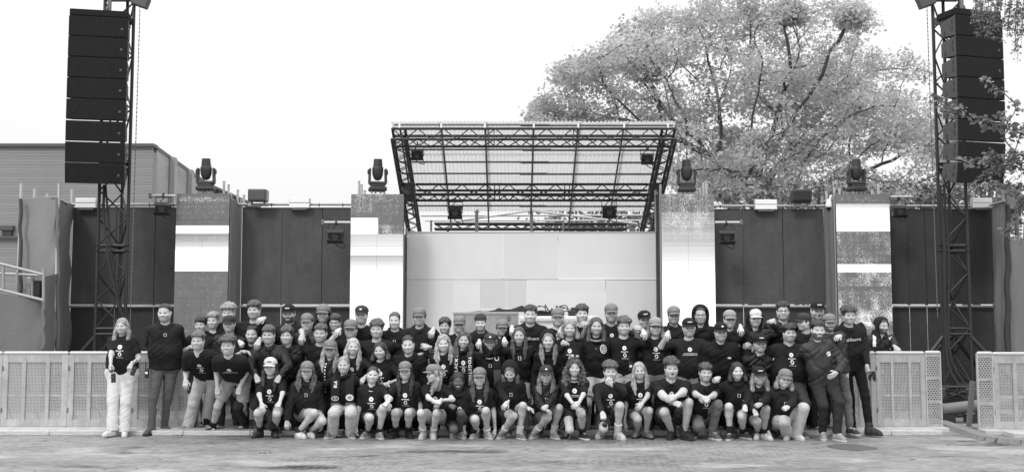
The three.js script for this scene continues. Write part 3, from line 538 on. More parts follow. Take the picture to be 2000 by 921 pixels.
{
  const D = 18.75, boxH = 0.365, w = 1.0, dep = 0.42;
  const plan = new THREE.Shape(); plan.moveTo(-w / 2, 0); plan.lineTo(w / 2, 0); plan.lineTo(w / 2 - 0.05, -dep); plan.lineTo(-w / 2 + 0.05, -dep); plan.closePath();
  // cabinet side profile: front taller than the back
  function cabinetGeo() {
    const x = w / 2, xb = w / 2 - 0.03, h = boxH / 2, hb = boxH / 2 - 0.055, z = 0, zb = -dep;
    const P = [[-x, -h, z], [x, -h, z], [x, h, z], [-x, h, z], [-xb, -hb, zb], [xb, -hb, zb], [xb, hb, zb], [-xb, hb, zb]];
    const F = [[0, 1, 2, 3], [1, 5, 6, 2], [5, 4, 7, 6], [4, 0, 3, 7], [3, 2, 6, 7], [4, 5, 1, 0]], pos = [], uv = [];
    for (const f of F) for (const k of [0, 1, 2, 0, 2, 3]) { const q = P[f[k]]; pos.push(...q); uv.push((q[0] + q[2]) / 2, (q[1] + q[2] * 0.3) / 2); }
    const g = new THREE.BufferGeometry(); g.setAttribute('position', new THREE.Float32BufferAttribute(pos, 3)); g.setAttribute('uv', new THREE.Float32BufferAttribute(uv, 2)); g.computeVertexNormals(); return g;
  }
  const cab = cabinetGeo(), grilleTex = greyTexture(256, 128, (u, v) => 0.6 + 0.35 * noise(u * 90, v * 40) + 0.5 * (noise(u * 30, v * 12, 4) > 0.82 ? 0.5 : 0));
  const grille = new THREE.MeshPhysicalMaterial({ map: grilleTex, bumpMap: reliefTex, bumpScale: 0.003, roughness: 0.9, specularIntensity: 0.35 }); grille.color.setRGB(0.022, 0.022, 0.022);
  function array(label, px, pyTop, yaw, side, tilts) {
    const top = at(px, pyTop, D), t = thing('line_array', label, 'speaker array', V(top.x, top.y, top.z), 'hanging speaker arrays');
    const frame = new THREE.Mesh(roundBox(w, 0.12, 0.5, 0.015), grille); frame.position.set(top.x, top.y - 0.06, top.z - 0.24); put(t, frame, 'fly_frame');
    rbox(t, 'fly_beam', V(top.x + side * 0.42, top.y - 0.14, top.z - 0.3), V(0.07, 0.14, 0.62), 0.015, M.cabinetSide, [0.18, 0, 0]);
    for (const dx of [-0.34, -0.26]) bar(t, 'lift_rod', V(top.x - side * dx * 0.4, top.y, top.z - 0.25), V(top.x - side * dx * 0.4, top.y + 0.6, top.z - 0.25), dx < -0.3 ? 0.03 : 0.012, M.galvDim);
    const hook = lathe([[0, 0], [0.03, 0.02], [0.04, 0.06], [0.03, 0.12], [0, 0.13]], M.fixtureGrey, 10); hook.position.set(top.x + side * 0.1, top.y + 0.02, top.z - 0.25); put(t, hook, 'shackle');
    let y = top.y - 0.125, z = top.z, ang = 0;
    tilts.forEach((ta, i) => {
      ang = ta * Math.PI / 180; const gap = 0.008 + (i === 4 || i === 5 ? 0.012 : 0);
      y -= boxH * Math.cos(ang) / 2 + gap / 2;
      const m = new THREE.Mesh(cab, M.cabinetSide); m.position.set(top.x, y, z); m.rotation.x = ang; put(t, m, 'cabinet');
      const fwd = V(0, -Math.sin(ang), Math.cos(ang)), upv = V(0, Math.cos(ang), Math.sin(ang)), L = (x, v, f) => V(top.x + x, y + upv.y * v + fwd.y * f, z + upv.z * v + fwd.z * f);
      const g = rbox(m, 'grille', L(0, 0, 0.016), V(w + 0.006, boxH - 0.006, 0.03), 0.01, grille, [ang, 0, 0]);
      const lg = lathe([[0, 0.006], [0.022, 0.005], [0.024, 0]], M.fixtureGrey, 12); lg.rotation.x = Math.PI / 2 + ang; lg.position.copy(L(w / 2 - 0.1, -0.03, 0.032)); put(m, lg, 'round_badge');
      for (const [v, f] of [[0.085, -0.09], [-0.045, -0.09], [-0.08, -0.3]]) for (const s of [-1, 1]) { const hx = s * (w / 2 - 0.03 * (-f / dep)); const hb = rbox(m, 'rigging_slot', L(hx, v, f), V(0.012, 0.075, 0.035), 0.004, M.black, [ang, 0, 0]); }
      z -= Math.sin(ang) * boxH; y -= boxH * Math.cos(ang) / 2 + gap / 2;
    });
    t.rotation.y = yaw; return t;
  }
  array('left hanging array of eight speaker boxes with badges, dusty grey faces', 193, 19, 0.2, 1, [0, 0, 0.5, 1, 1.5, 3, 6, 10]);
  array('right hanging array of eight black speaker boxes, leafy twigs in front', 1911, 19, 0.3, -1, [0, 0, 0.5, 1, 2, 3, 6, 10]);
}

// ---------------------------------------------------------------- sheeted scaffolds at both ends
{
  const t = thing('sheeted_scaffold', 'scaffold tower wrapped in grey netting at the left end of the stage', 'scaffold', V(wx(85, 19.6), 0, -19.6));
  const D = 19.6, P = (px, py, d = D) => at(px, py, d);
  function net(name, corners, mat, seed, billow = 0.06) { // corners: bottom-left, bottom-right, top-right, top-left
    const n = 18, g = new THREE.PlaneGeometry(1, 1, n, n), p = g.attributes.position, uv = g.attributes.uv, [a, b, c, d] = corners, nrm = b.clone().sub(a).cross(d.clone().sub(a)).normalize(), w = a.distanceTo(b), h = a.distanceTo(d);
    for (let i = 0; i < p.count; i++) {
      const u = p.getX(i) + 0.5, v = p.getY(i) + 0.5, q = a.clone().multiplyScalar((1 - u) * (1 - v)).addScaledVector(b, u * (1 - v)).addScaledVector(c, u * v).addScaledVector(d, (1 - u) * v);
      const f = (fbm(u * w * 2.4 + seed * 7, v * h * 1.6, seed, 3) - 0.5) * 2 * billow + 0.018 * Math.sin(u * w * 11 + v * 2 + seed) * (1 - 0.5 * v) + 0.03 * Math.sin(v * h * 5.5) * (Math.abs(u - 0.5) > 0.4 ? 1 : 0);
      q.addScaledVector(nrm, f); p.setXYZ(i, q.x, q.y, q.z); uv.setXY(i, u * w / 1.5 + seed * 0.3, v * h / 1.5);
    }
    g.computeVertexNormals(); return put(t, new THREE.Mesh(g, mat), name);
  }
  const lo = 842;
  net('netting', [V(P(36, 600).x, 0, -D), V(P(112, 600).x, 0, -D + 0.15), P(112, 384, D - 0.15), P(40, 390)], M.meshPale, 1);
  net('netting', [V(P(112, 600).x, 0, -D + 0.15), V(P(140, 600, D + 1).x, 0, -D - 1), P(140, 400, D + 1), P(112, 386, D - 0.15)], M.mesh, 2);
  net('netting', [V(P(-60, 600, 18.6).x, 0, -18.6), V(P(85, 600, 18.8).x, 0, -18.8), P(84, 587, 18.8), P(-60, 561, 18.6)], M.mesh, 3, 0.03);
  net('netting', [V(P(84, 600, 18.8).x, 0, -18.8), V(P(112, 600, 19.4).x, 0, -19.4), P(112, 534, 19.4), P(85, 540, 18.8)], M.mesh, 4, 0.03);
  for (const [px, py, d] of [[41, 358, D + 0.1], [115, 358, D - 0.2], [67, 368, D + 1.2], [92, 378, D + 1.2], [140, 369, D + 1.1]]) { const q = P(px, py, d); bar(t, 'upright', V(q.x, 0, q.z), q, 0.028, M.galvLight); }
  bar(t, 'ledger', P(38, 390, D + 0.05), P(112, 386, D - 0.1), 0.03, M.galvDim); bar(t, 'ledger', P(112, 388, D - 0.1), P(140, 402, D + 1), 0.026, M.galv); bar(t, 'ledger', P(40, 530, D + 0.1), P(112, 534, D), 0.026, M.galv);
  for (const [x0, y0, x1, y1, d] of [[-40, 505, 84, 536, 18.75], [-40, 556, 84, 586, 18.75], [-20, 533, 84, 538, 19.3]]) bar(t, 'handrail', P(x0, y0, d), P(x1, y1, d), 0.027, M.galv);
  for (const [px, y0, y1, d] of [[5, 520, 568, 18.75], [84, 524, 588, 18.75], [32, 530, 574, 19.2], [62, 536, 580, 19.4]]) bar(t, 'post', P(px, y0, d), P(px, y1, d), 0.026, M.galv);
  tube(t, 'edge_cord', [P(38, 392), P(37, 440), P(38, 470), P(36, 520), P(37, 580)], 0.02, M.mesh, 24, 6);
  for (const [x, y0] of [[112, 386], [84, 588]]) { const pts = []; for (let i = 0; i <= 8; i++) pts.push(P(x + 1.2 * Math.sin(i * 2.1), lerp(y0, 680, i / 8), x > 100 ? D - 0.2 : 18.72)); tube(t, 'gathered_seam', pts, 0.035, M.mesh, 40, 6); }
  bar(t, 'inner_pole', P(91, 396, D - 0.02), P(90, 540, D - 0.02), 0.022, M.galv); bar(t, 'inner_pole', P(64, 400, D + 0.02), P(66, 470, D + 0.02), 0.018, M.galvDim); bar(t, 'inner_rail', P(76, 404, D - 0.02), P(110, 412, D - 0.05), 0.02, M.galv);
  for (const [x, w2] of [[39, 0.03], [111, 0.034]]) { const pts = []; for (let i = 0; i <= 9; i++) pts.push(P(x + 1.6 * Math.sin(i * 2.3), lerp(388, 640, i / 9), D - 0.16)); tube(t, 'gathered_seam', pts, w2, M.wallDark, 40, 6); }
  rbox(t, 'dark_case', P(72, 566, 19.5), V(0.18, 0.34, 0.2), 0.02, M.black); rbox(t, 'pale_case', P(60, 562, 19.6), V(0.12, 0.4, 0.2), 0.02, M.galv);

  const t2 = thing('sheeted_scaffold', 'scaffold tower wrapped in grey netting at the right end of the stage', 'scaffold', V(wx(1990, 19.6), 0, -19.6));
  { const n = 18, mk = (c, mat, seed) => { const g = new THREE.PlaneGeometry(1, 1, n, n), p = g.attributes.position, uv = g.attributes.uv, [a, b, cc, d] = c, nrm = b.clone().sub(a).cross(d.clone().sub(a)).normalize(), w = a.distanceTo(b), h = a.distanceTo(d); for (let i = 0; i < p.count; i++) { const u = p.getX(i) + 0.5, v = p.getY(i) + 0.5, q = a.clone().multiplyScalar((1 - u) * (1 - v)).addScaledVector(b, u * (1 - v)).addScaledVector(cc, u * v).addScaledVector(d, (1 - u) * v); q.addScaledVector(nrm, (fbm(u * w * 2.6 + seed * 7, v * h * 1.5, seed, 3) - 0.5) * 0.12 + 0.02 * Math.sin(u * w * 12 + seed)); p.setXYZ(i, q.x, q.y, q.z); uv.setXY(i, u * w / 1.5, v * h / 1.5); } g.computeVertexNormals(); put(t2, new THREE.Mesh(g, mat), 'netting'); };
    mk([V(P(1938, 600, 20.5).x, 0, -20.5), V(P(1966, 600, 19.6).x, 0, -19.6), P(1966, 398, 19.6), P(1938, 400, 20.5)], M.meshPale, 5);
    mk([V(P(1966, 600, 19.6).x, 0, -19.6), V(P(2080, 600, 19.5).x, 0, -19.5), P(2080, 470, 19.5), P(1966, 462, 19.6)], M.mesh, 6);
    for (const [px, py, d] of [[1966, 362, 19.55], [1986, 386, 20.6], [1938, 380, 20.6], [2060, 360, 19.5]]) { const q = P(px, py, d); bar(t2, 'upright', V(q.x, 0, q.z), q, 0.03, M.galvDim); }
    bar(t2, 'ledger', P(1936, 400, 20.4), P(1966, 392, 19.5), 0.026, M.galv); rbox(t2, 'plank', P(2020, 397, 19.5), V(1.0, 0.2, 0.06), 0.01, M.galvDim); bar(t2, 'ledger', P(1940, 595, 20.3), P(2080, 590, 19.5), 0.024, M.galvDim);
    const pts = []; for (let i = 0; i <= 12; i++) pts.push(P(1969 + 1.5 * Math.sin(i * 1.7), lerp(400, 690, i / 12), 19.5)); tube(t2, 'gathered_seam', pts, 0.05, M.wallDarker, 60, 6); }
}

// ---------------------------------------------------------------- clad building on the left
{
  const DA = 40, cornerX = (300 - 1000) / FOCAL * DA, top = at(300, 290, DA).y, t = thing('clad_building', 'large clad building behind the left speaker tower', 'building', V(cornerX - 8, 0, -DA));
  const yaw = 0.035, L = 26, ux = Math.cos(yaw), uz = -Math.sin(yaw); // front face runs left from the corner, turning slightly nearer
  const F = (s, y, o = 0) => V(cornerX - ux * s + o * 0.03, y, -DA - uz * s * -1 * -1 + o); // s metres left of the corner
  const boardH = 0.11, nB = Math.floor(top / boardH), g = new THREE.BoxGeometry(L, boardH - 0.004, 0.05), mats = [0, 1, 2].map((i) => worn(0.265 + 0.012 * i, { roughness: 0.7 }));
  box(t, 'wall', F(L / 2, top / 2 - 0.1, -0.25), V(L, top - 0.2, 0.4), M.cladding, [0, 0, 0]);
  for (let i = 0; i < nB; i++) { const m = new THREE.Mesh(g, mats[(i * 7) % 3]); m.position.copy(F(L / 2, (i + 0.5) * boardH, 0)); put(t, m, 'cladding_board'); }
  box(t, 'flashing', F(L / 2, top + 0.04, -0.1), V(L + 0.1, 0.12, 0.5), M.flashing);
  // side face going back
  const back = V((470 - 1000) / FOCAL * 62, 0, -62), c0 = V(cornerX, 0, -DA), dir = back.clone().sub(c0), SL = dir.length(); dir.normalize(); const ry = Math.atan2(-dir.z, dir.x);
  const side = (s0, s1, y0, y1, o, mat, name) => { const c = c0.clone().addScaledVector(dir, (s0 + s1) / 2); const m = new THREE.Mesh(new THREE.BoxGeometry(s1 - s0, y1 - y0, 0.2), mat); m.position.set(c.x - dir.z * o, (y0 + y1) / 2, c.z + dir.x * o); m.rotation.y = ry; return put(t, m, name); };
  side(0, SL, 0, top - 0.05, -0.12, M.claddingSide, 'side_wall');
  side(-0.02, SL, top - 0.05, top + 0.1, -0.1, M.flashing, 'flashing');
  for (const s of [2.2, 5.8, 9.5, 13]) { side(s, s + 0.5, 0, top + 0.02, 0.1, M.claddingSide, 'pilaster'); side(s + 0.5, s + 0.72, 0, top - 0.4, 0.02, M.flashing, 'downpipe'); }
  for (let i = 0; i < 3; i++) side(3 + i * 3.6, 4.2 + i * 3.6, 3.6, 5.2, 0.0, M.lensGlass, 'window');
  box(t, 'roof', V(cornerX - 8, top - 0.02, -DA - 11), V(14, 0.1, 20), M.flashing);
  // vent cowl and ledge on the facade
  const v = at(17, 449, DA - 0.4); rbox(t, 'vent_cowl', V(v.x, v.y + 0.06, v.z), V(0.5, 0.2, 0.5), 0.03, M.fixtureGrey); rbox(t, 'vent_cowl', V(v.x, v.y - 0.12, v.z), V(0.36, 0.24, 0.4), 0.03, M.fixture); box(t, 'ledge', V(v.x, v.y - 0.28, v.z), V(1.4, 0.09, 0.5), M.flashing);
}

// ---------------------------------------------------------------- stage equipment behind the group and in the barrier gap
{
  const D = 19.2, c = at(950, 612, D);
  const t = thing('stage_case', 'grey stage case standing before the white wall behind the group', 'case', V(c.x, 0, c.z));
  const g = V((1012 - 888) / PPM(D), c.y, 0.7);
  panel(t, 'body', V(c.x, c.y / 2, c.z), g, M.claddingSide, null, 3); rbox(t, 'lid', V(c.x, c.y, c.z), V(g.x + 0.02, 0.05, 0.72), 0.012, M.galv);
  for (const s of [-0.4, 0.4]) rbox(t, 'latch', V(c.x + s, c.y - 0.08, c.z + 0.36), V(0.05, 0.08, 0.02), 0.006, M.galvDim);
  // dark cloth heaped on top
  const ct = thing('dark_cloth', 'dark cloth heaped on the grey stage case', 'cloth', V(at(1000, 610, D).x, c.y, c.z));
  const pg = new THREE.PlaneGeometry(1.5, 0.5, 60, 20); pg.rotateX(-Math.PI / 2); const p = pg.attributes.position;
  for (let i = 0; i < p.count; i++) { const x = p.getX(i), z = p.getZ(i), e = Math.max(0, 1 - (2 * x / 1.5) ** 4) * Math.max(0, 1 - (2 * z / 0.5) ** 4); const peak = 0.11 * Math.exp(-Math.abs(x - 0.22) / 0.16) + 0.05 * Math.exp(-Math.abs(x + 0.2) / 0.1) + 0.004; p.setY(i, e * (peak + 0.06 * (fbm(x * 7, z * 7, 3) - 0.4)) + 0.032); }
  pg.computeVertexNormals(); const cm = new THREE.Mesh(pg, lin(0.02, { side: THREE.DoubleSide, roughness: 0.9 })); cm.position.set(at(995, 610, D).x, c.y, c.z); put(ct, cm, 'fold');
  const b = at(1090, 617, D), t2 = thing('equipment_table', 'white topped equipment table behind the group, right of the grey case', 'table', V(b.x, 0, b.z));
  rbox(t2, 'tabletop', V(b.x, b.y - 0.03, b.z), V(1.4, 0.06, 0.8), 0.01, M.white); panel(t2, 'front_panel', V(b.x, (b.y - 0.08) / 2, b.z + 0.3), V(1.36, b.y - 0.08, 0.03), M.wallWhite, null, 4);
  const t3 = thing('mixer_unit', 'black equipment with coiled cables on the white topped table', 'equipment', V(b.x, b.y, b.z));
  rbox(t3, 'deck', V(b.x - 0.2, b.y + 0.04, b.z), V(0.6, 0.08, 0.4), 0.012, M.black); rbox(t3, 'deck', V(b.x + 0.36, b.y + 0.05, b.z), V(0.34, 0.1, 0.36), 0.012, M.black); rbox(t3, 'lid', V(b.x + 0.36, b.y + 0.13, b.z - 0.05), V(0.24, 0.05, 0.2), 0.01, M.fixture);
  const r = rng(5); for (let i = 0; i < 7; i++) { const pts = []; const x = b.x - 0.5 + i * 0.11; for (let k = 0; k < 6; k++) pts.push(V(x + (r() - 0.5) * 0.25, b.y + 0.05 + r() * 0.16, b.z + (r() - 0.5) * 0.3)); tube(t3, 'cable', pts, 0.009, M.rubber, 24, 5); }

  // gap gear
  const g1 = at(1870, 800, 16.8), t4 = thing('silver_duct', 'silver tube lying across the barrier gap behind the ramp', 'tube', V(g1.x, 0.2, g1.z));
  bar(t4, 'tube', at(1834, 801, 16.9), at(1990, 782, 17.1), 0.1, M.galvDim); for (const px of [1840, 1900]) { const k = new THREE.Mesh(new THREE.TorusGeometry(0.103, 0.012, 6, 20), M.galvDim); k.position.copy(at(px, 800 - (px - 1834) * 0.12, 16.9)); k.rotation.y = Math.PI / 2; put(t4, k, 'band'); }
  for (const px of [1850, 1900, 1960]) box(t4, 'stand', at(px, 815, 16.9).setY(0.06), V(0.2, 0.12, 0.2), M.black);
  const g2 = at(1897, 790, 15.6), t5 = thing('wooden_prop', 'leaning grey prop against the barrier end post right of the gap', 'prop', V(g2.x, 0, g2.z));
  const m = rbox(t5, 'plank', at(1897, 788, 15.7), V(0.07, 0.66, 0.05), 0.006, M.galvDim, [0, 0, -0.12]); rbox(t5, 'foot', at(1893, 830, 15.6).setY(0.03), V(0.2, 0.05, 0.12), 0.006, M.galvDim);
  const t6 = thing('dark_trolley', 'dark low equipment trolley with castors in the barrier gap', 'trolley', V(at(1868, 780, 18).x, 0, -18));
  rbox(t6, 'deck', V(at(1868, 780, 18).x, 0.3, -18), V(1.1, 0.06, 0.6), 0.015, M.trussBlack); { const r = rng(8); for (let i = 0; i < 7; i++) rbox(t6, 'load', V(at(1840 + i * 9, 780, 18).x, 0.38 + 0.03 * r(), -18 + 0.3 * (r() - 0.5)), V(0.08 + 0.1 * r(), 0.1 + 0.1 * r(), 0.16), 0.02, i % 3 ? M.black : M.fixtureGrey, [0, r(), 0]); for (let i = 0; i < 5; i++) tube(t6, 'cable', [0, 1, 2, 3, 4].map(() => V(at(1838 + r() * 64, 780, 17.8).x, 0.34 + r() * 0.16, -17.8 + r() * 0.2)), 0.014, M.rubber, 24, 5); }
  for (const dx of [-0.4, -0.05, 0.3]) { const w = new THREE.Mesh(new THREE.TorusGeometry(0.07, 0.03, 8, 18), M.rubber); w.position.set(at(1868, 780, 18).x + dx, 0.1, -17.75); put(t6, w, 'castor'); rbox(w, 'hub', w.getWorldPosition(V()), V(0.05, 0.05, 0.06), 0.01, M.galv); bar(t6, 'fork', V(w.getWorldPosition(V()).x, 0.1, -17.75), V(w.getWorldPosition(V()).x, 0.28, -17.75), 0.02, M.steelDark); }
}

// ---------------------------------------------------------------- trees
function leafCluster(seed, n, size, spread) { // a spray of small folded leaves
  const r = rng(seed), pos = [], nor = [];
  for (let i = 0; i < n; i++) {
    const c = V((r() - 0.5) * spread, (r() - 0.5) * spread * 0.6, (r() - 0.5) * spread), d = V(r() - 0.5, r() * 0.5 - 0.35, r() - 0.5).normalize(), s = V(r() - 0.5, r() - 0.5, r() - 0.5).cross(d).normalize(), L = size * (0.6 + 0.8 * r()), w = L * 0.36;
    const up = d.clone().cross(s).normalize(), a = c, b = c.clone().addScaledVector(d, L), m1 = c.clone().addScaledVector(d, L * 0.45).addScaledVector(s, w).addScaledVector(up, w * 0.3), m2 = c.clone().addScaledVector(d, L * 0.45).addScaledVector(s, -w).addScaledVector(up, w * 0.3);
    for (const q of [a, m1, b, a, b, m2]) pos.push(q.x, q.y, q.z);
  }
  const g = new THREE.BufferGeometry(); g.setAttribute('position', new THREE.Float32BufferAttribute(pos, 3)); g.computeVertexNormals(); return g;
}
const leafMat = new THREE.MeshPhysicalMaterial({ roughness: 0.9, transmission: 0.55, thickness: 0, side: THREE.DoubleSide }); leafMat.color.setRGB(0.5, 0.5, 0.5);
const leafMat2 = new THREE.MeshPhysicalMaterial({ roughness: 0.75, transmission: 0.35, thickness: 0, side: THREE.DoubleSide }); leafMat2.color.setRGB(0.2, 0.2, 0.2);
function instances(parent, name, geos, mat, places, seed) {
  const r = rng(seed);
  geos.forEach((g, k) => {
    const mine = places.filter((_, i) => i % geos.length === k), im = new THREE.InstancedMesh(g, mat, mine.length), o = new THREE.Object3D(), col = new THREE.Color();
    mine.forEach((p, i) => { o.position.set(p.x - parent.position.x, p.y - parent.position.y, p.z - parent.position.z); o.rotation.set(r() * 0.8 - 0.4, r() * 6.28, r() * 0.8 - 0.4); o.scale.setScalar((p.s ?? 1) * (0.75 + 0.5 * r())); o.updateMatrix(); im.setMatrixAt(i, o.matrix); const t = (p.t ?? 1) * (0.75 + 0.5 * r()); im.setColorAt(i, col.setRGB(t, t, t)); });
    im.name = name; im.castShadow = im.receiveShadow = true; im.userData.kind = 'stuff'; parent.add(im);
  });
}
function limbGeometry(nodes, childrenOf, start, minR) { // chains of a branching skeleton as tapered tubes
  const geos = [], stack = [[start, null]];
  while (stack.length) {
    const [s, parent] = stack.pop(), chain = parent === null ? [s] : [parent, s]; let cur = s;
    for (;;) { const ch = childrenOf[cur]; if (!ch.length) break; let best = ch[0]; for (const c of ch) if (nodes[c].r > nodes[best].r) best = c; for (const c of ch) if (c !== best) stack.push([c, cur]); cur = best; chain.push(cur); }
    if (chain.length < 2 || nodes[chain[1]].r < minR) continue;
    const pts = chain.map((i) => nodes[i].p), R = chain.map((i, k) => (k === 0 && parent !== null ? nodes[chain[1]].r : nodes[i].r)), seg = Math.max(2, Math.min(40, (chain.length - 1))), rs = R[0] > 0.08 ? 8 : R[0] > 0.03 ? 5 : 4;
    const pos = [], uv = [], idx = [];
    for (let i = 0; i <= seg; i++) {
      const f = i / seg * (pts.length - 1), k = Math.min(pts.length - 2, Math.floor(f)), q = pts[k].clone().lerp(pts[k + 1], f - k), rr = lerp(R[k], R[k + 1], f - k), d = pts[k + 1].clone().sub(pts[k]).normalize(), sx = V(0.31, 0.2, 0.9).cross(d).normalize(), sy = d.clone().cross(sx);
      for (let j = 0; j < rs; j++) { const a = j / rs * 6.2832; pos.push(q.x + rr * (Math.cos(a) * sx.x + Math.sin(a) * sy.x), q.y + rr * (Math.cos(a) * sx.y + Math.sin(a) * sy.y), q.z + rr * (Math.cos(a) * sx.z + Math.sin(a) * sy.z)); uv.push(j / rs, i * 0.2); }
      if (i) for (let j = 0; j < rs; j++) { const a = (i - 1) * rs + j, b = (i - 1) * rs + (j + 1) % rs, c = i * rs + j, e = i * rs + (j + 1) % rs; idx.push(a, b, c, b, e, c); }
    }
    const g = new THREE.BufferGeometry(); g.setAttribute('position', new THREE.Float32BufferAttribute(pos, 3)); g.setAttribute('uv', new THREE.Float32BufferAttribute(uv, 2)); g.setIndex(idx); g.computeVertexNormals(); geos.push(g);
  }
  return mergeGeometries(geos);
}
{ // the big tree: branches grow towards points spread through the crown's volume
  const D = 31, r = rng(77), P = (px, py, d = D) => at(px, py, d);
  const base = V(P(1470, 600).x, 0, -D), fork = P(1480, 430);
  const outline = (px) => { // top and bottom rows of the crown at a column of the photograph
    const k = [[1040, 225, 250], [1075, 150, 262], [1120, 105, 285], [1160, 95, 300], [1220, 55, 330], [1280, 28, 350], [1340, 10, 380], [1400, -10, 400], [1460, -14, 400], [1520, -20, 400], [1560, -6, 400], [1620, 0, 400], [1690, -12, 400], [1720, 40, 395], [1775, 85, 390], [1815, 165, 385], [1850, 200, 380], [1880, 250, 370]];
    for (let i = 1; i < k.length; i++) if (px <= k[i][0]) { const t = (px - k[i - 1][0]) / (k[i][0] - k[i - 1][0]); return [lerp(k[i - 1][1], k[i][1], t), lerp(k[i - 1][2], k[i][2], t)]; } return [300, 300];
  };
  const attr = [];
  while (attr.length < 2600) {
    const px = 1040 + r() * 840, [t0, b0] = outline(px); let py = t0 + 34 * (noise(px * 0.03, 3) - 0.35) + (b0 - t0) * Math.pow(r(), 0.9); const dd = (r() + r() - 1) * 4.6 * Math.sqrt(clamp(1 - ((px - 1460) / 430) ** 2) + 0.04), q = P(px, py, D + dd);
    if (fbm(q.x * 0.42, q.y * 0.95, q.z * 0.42, 3) < 0.475) continue; // gaps between layered sprays
    attr.push(q);
  }
  const nodes = [{ p: base.clone(), parent: -1 }], add = (p, parent) => (nodes.push({ p, parent }), nodes.length - 1);
  let cur = 0; for (let i = 1; i <= 7; i++) cur = add(base.clone().lerp(fork, i / 7).add(V(0.06 * Math.sin(i * 2), 0, 0.05 * Math.cos(i))), cur);
  const STEP = 0.34, KILL = 0.42, live = attr.map((p) => ({ p, near: 0, d: 1e9 }));
  const upd = (from) => { for (const a of live) for (let i = from; i < nodes.length; i++) { const d = a.p.distanceToSquared(nodes[i].p); if (d < a.d) { a.d = d; a.near = i; } } };
  upd(cur); live.forEach((a) => { if (a.near < cur) a.near = cur; });
  for (let it = 0; it < 90 && live.length; it++) {
    const pull = new Map(); for (const a of live) { const d = a.p.clone().sub(nodes[a.near].p).normalize(); pull.has(a.near) ? pull.get(a.near).add(d) : pull.set(a.near, d); }
    const from = nodes.length;
    for (const [i, d] of pull) { d.normalize().add(V((r() - 0.5) * 0.35, (r() - 0.5) * 0.3 - 0.03, (r() - 0.5) * 0.35)).normalize(); add(nodes[i].p.clone().addScaledVector(d, STEP), i); }
    if (nodes.length > 9000) break;
    upd(from); for (let i = live.length - 1; i >= 0; i--) if (live[i].d < KILL * KILL) live.splice(i, 1);
  }
  const kids = nodes.map(() => []); nodes.forEach((n, i) => { if (n.parent >= 0) kids[n.parent].push(i); });
  for (let i = nodes.length - 1; i >= 0; i--) { let s = 0; for (const c of kids[i]) s += nodes[c].r ** 2.25; nodes[i].r = kids[i].length ? Math.max(0.012, s ** (1 / 2.25)) : 0.011; }
  const k = 0.34 / nodes[0].r; nodes.forEach((n) => { n.r = Math.max(0.009, n.r * Math.min(1, k) ); });
  const t = thing('leafy_tree', 'large spreading leafy tree behind the right half of the stage', 'tree', base.clone());
  put(t, new THREE.Mesh(limbGeometry(nodes, kids, 0, 0.0), M.bark), 'trunk');
  const places = [];
  nodes.forEach((n, i) => { if (n.r < 0.03 && kids[i].length <= 1) { const m = kids[i].length ? 1 : 4; for (let q = 0; q < m + (r() < 0.5 ? 1 : 0); q++) places.push({ x: n.p.x + (r() - 0.5) * 0.5, y: n.p.y + (r() - 0.4) * 0.36, z: n.p.z + (r() - 0.5) * 0.5, t: 0.75 + 0.5 * noise(n.p.x * 0.9, n.p.y * 0.9, n.p.z * 0.9) }); } });
  for (const a of attr) if (r() < 0.9) places.push({ x: a.x, y: a.y, z: a.z, t: 0.75 + 0.5 * noise(a.x * 0.9, a.y * 0.9, a.z * 0.9) });
  instances(t, 'crown', [1, 2, 3, 4].map((s) => leafCluster(s, 17, 0.098, 0.5)), leafMat, places, 9);
  console.log('tree nodes', nodes.length, 'clusters', places.length);
}
{ // lower shrubs and small trees seen through the canopy and by the right end
  const bush = (label, px, py, D, w, h, seed, tone) => {
    const c = at(px, py, D), r = rng(seed), t = thing('background_bush', label, 'bush', V(c.x, 0, c.z)), places = [];
    const parts = []; for (let i = 0; i < 9; i++) { const a = r() * 6.3, e = V(c.x + Math.cos(a) * w * 0.35 * r(), c.y + h * (r() - 0.2) * 0.5, c.z + Math.sin(a) * w * 0.25); const g = new THREE.TubeGeometry(new THREE.CatmullRomCurve3([V(c.x, 0, c.z), V(lerp(c.x, e.x, 0.4), c.y * 0.5, lerp(c.z, e.z, 0.4)), e]), 8, 0.03, 5); parts.push(g); }
    put(t, new THREE.Mesh(mergeGeometries(parts), M.bark), 'stems');
    for (let i = 0; i < 420; i++) { const u = r() * 2 - 1, v = r() * 2 - 1, ww = r() * 2 - 1; if (u * u + v * v + ww * ww > 1) continue; const q = V(c.x + u * w / 2, c.y + v * h / 2, c.z + ww * w * 0.3); if (fbm(q.x * 1.2, q.y * 1.2, q.z, 2) < 0.42) continue; places.push({ x: q.x, y: q.y, z: q.z, s: 1.2, t: tone }); }
    instances(t, 'foliage', [21, 22].map((s) => leafCluster(s, 14, 0.11, 0.45)), leafMat2, places, seed);
  };
  bush('leafy bush glimpsed under the canopy, behind the right half of the white wall', 1150, 425, 29, 3.6, 1.6, 51, 1);
  bush('leafy bush behind the wall between the two right screen columns', 1560, 392, 28, 4.5, 1.1, 52, 0.9);
  bush('leafy bush behind the right speaker tower', 1885, 385, 29, 3.2, 1.3, 53, 1.1);
  bush('leafy bush behind the right sheeted scaffold', 1985, 440, 29, 2.4, 1.6, 54, 1.1);
}
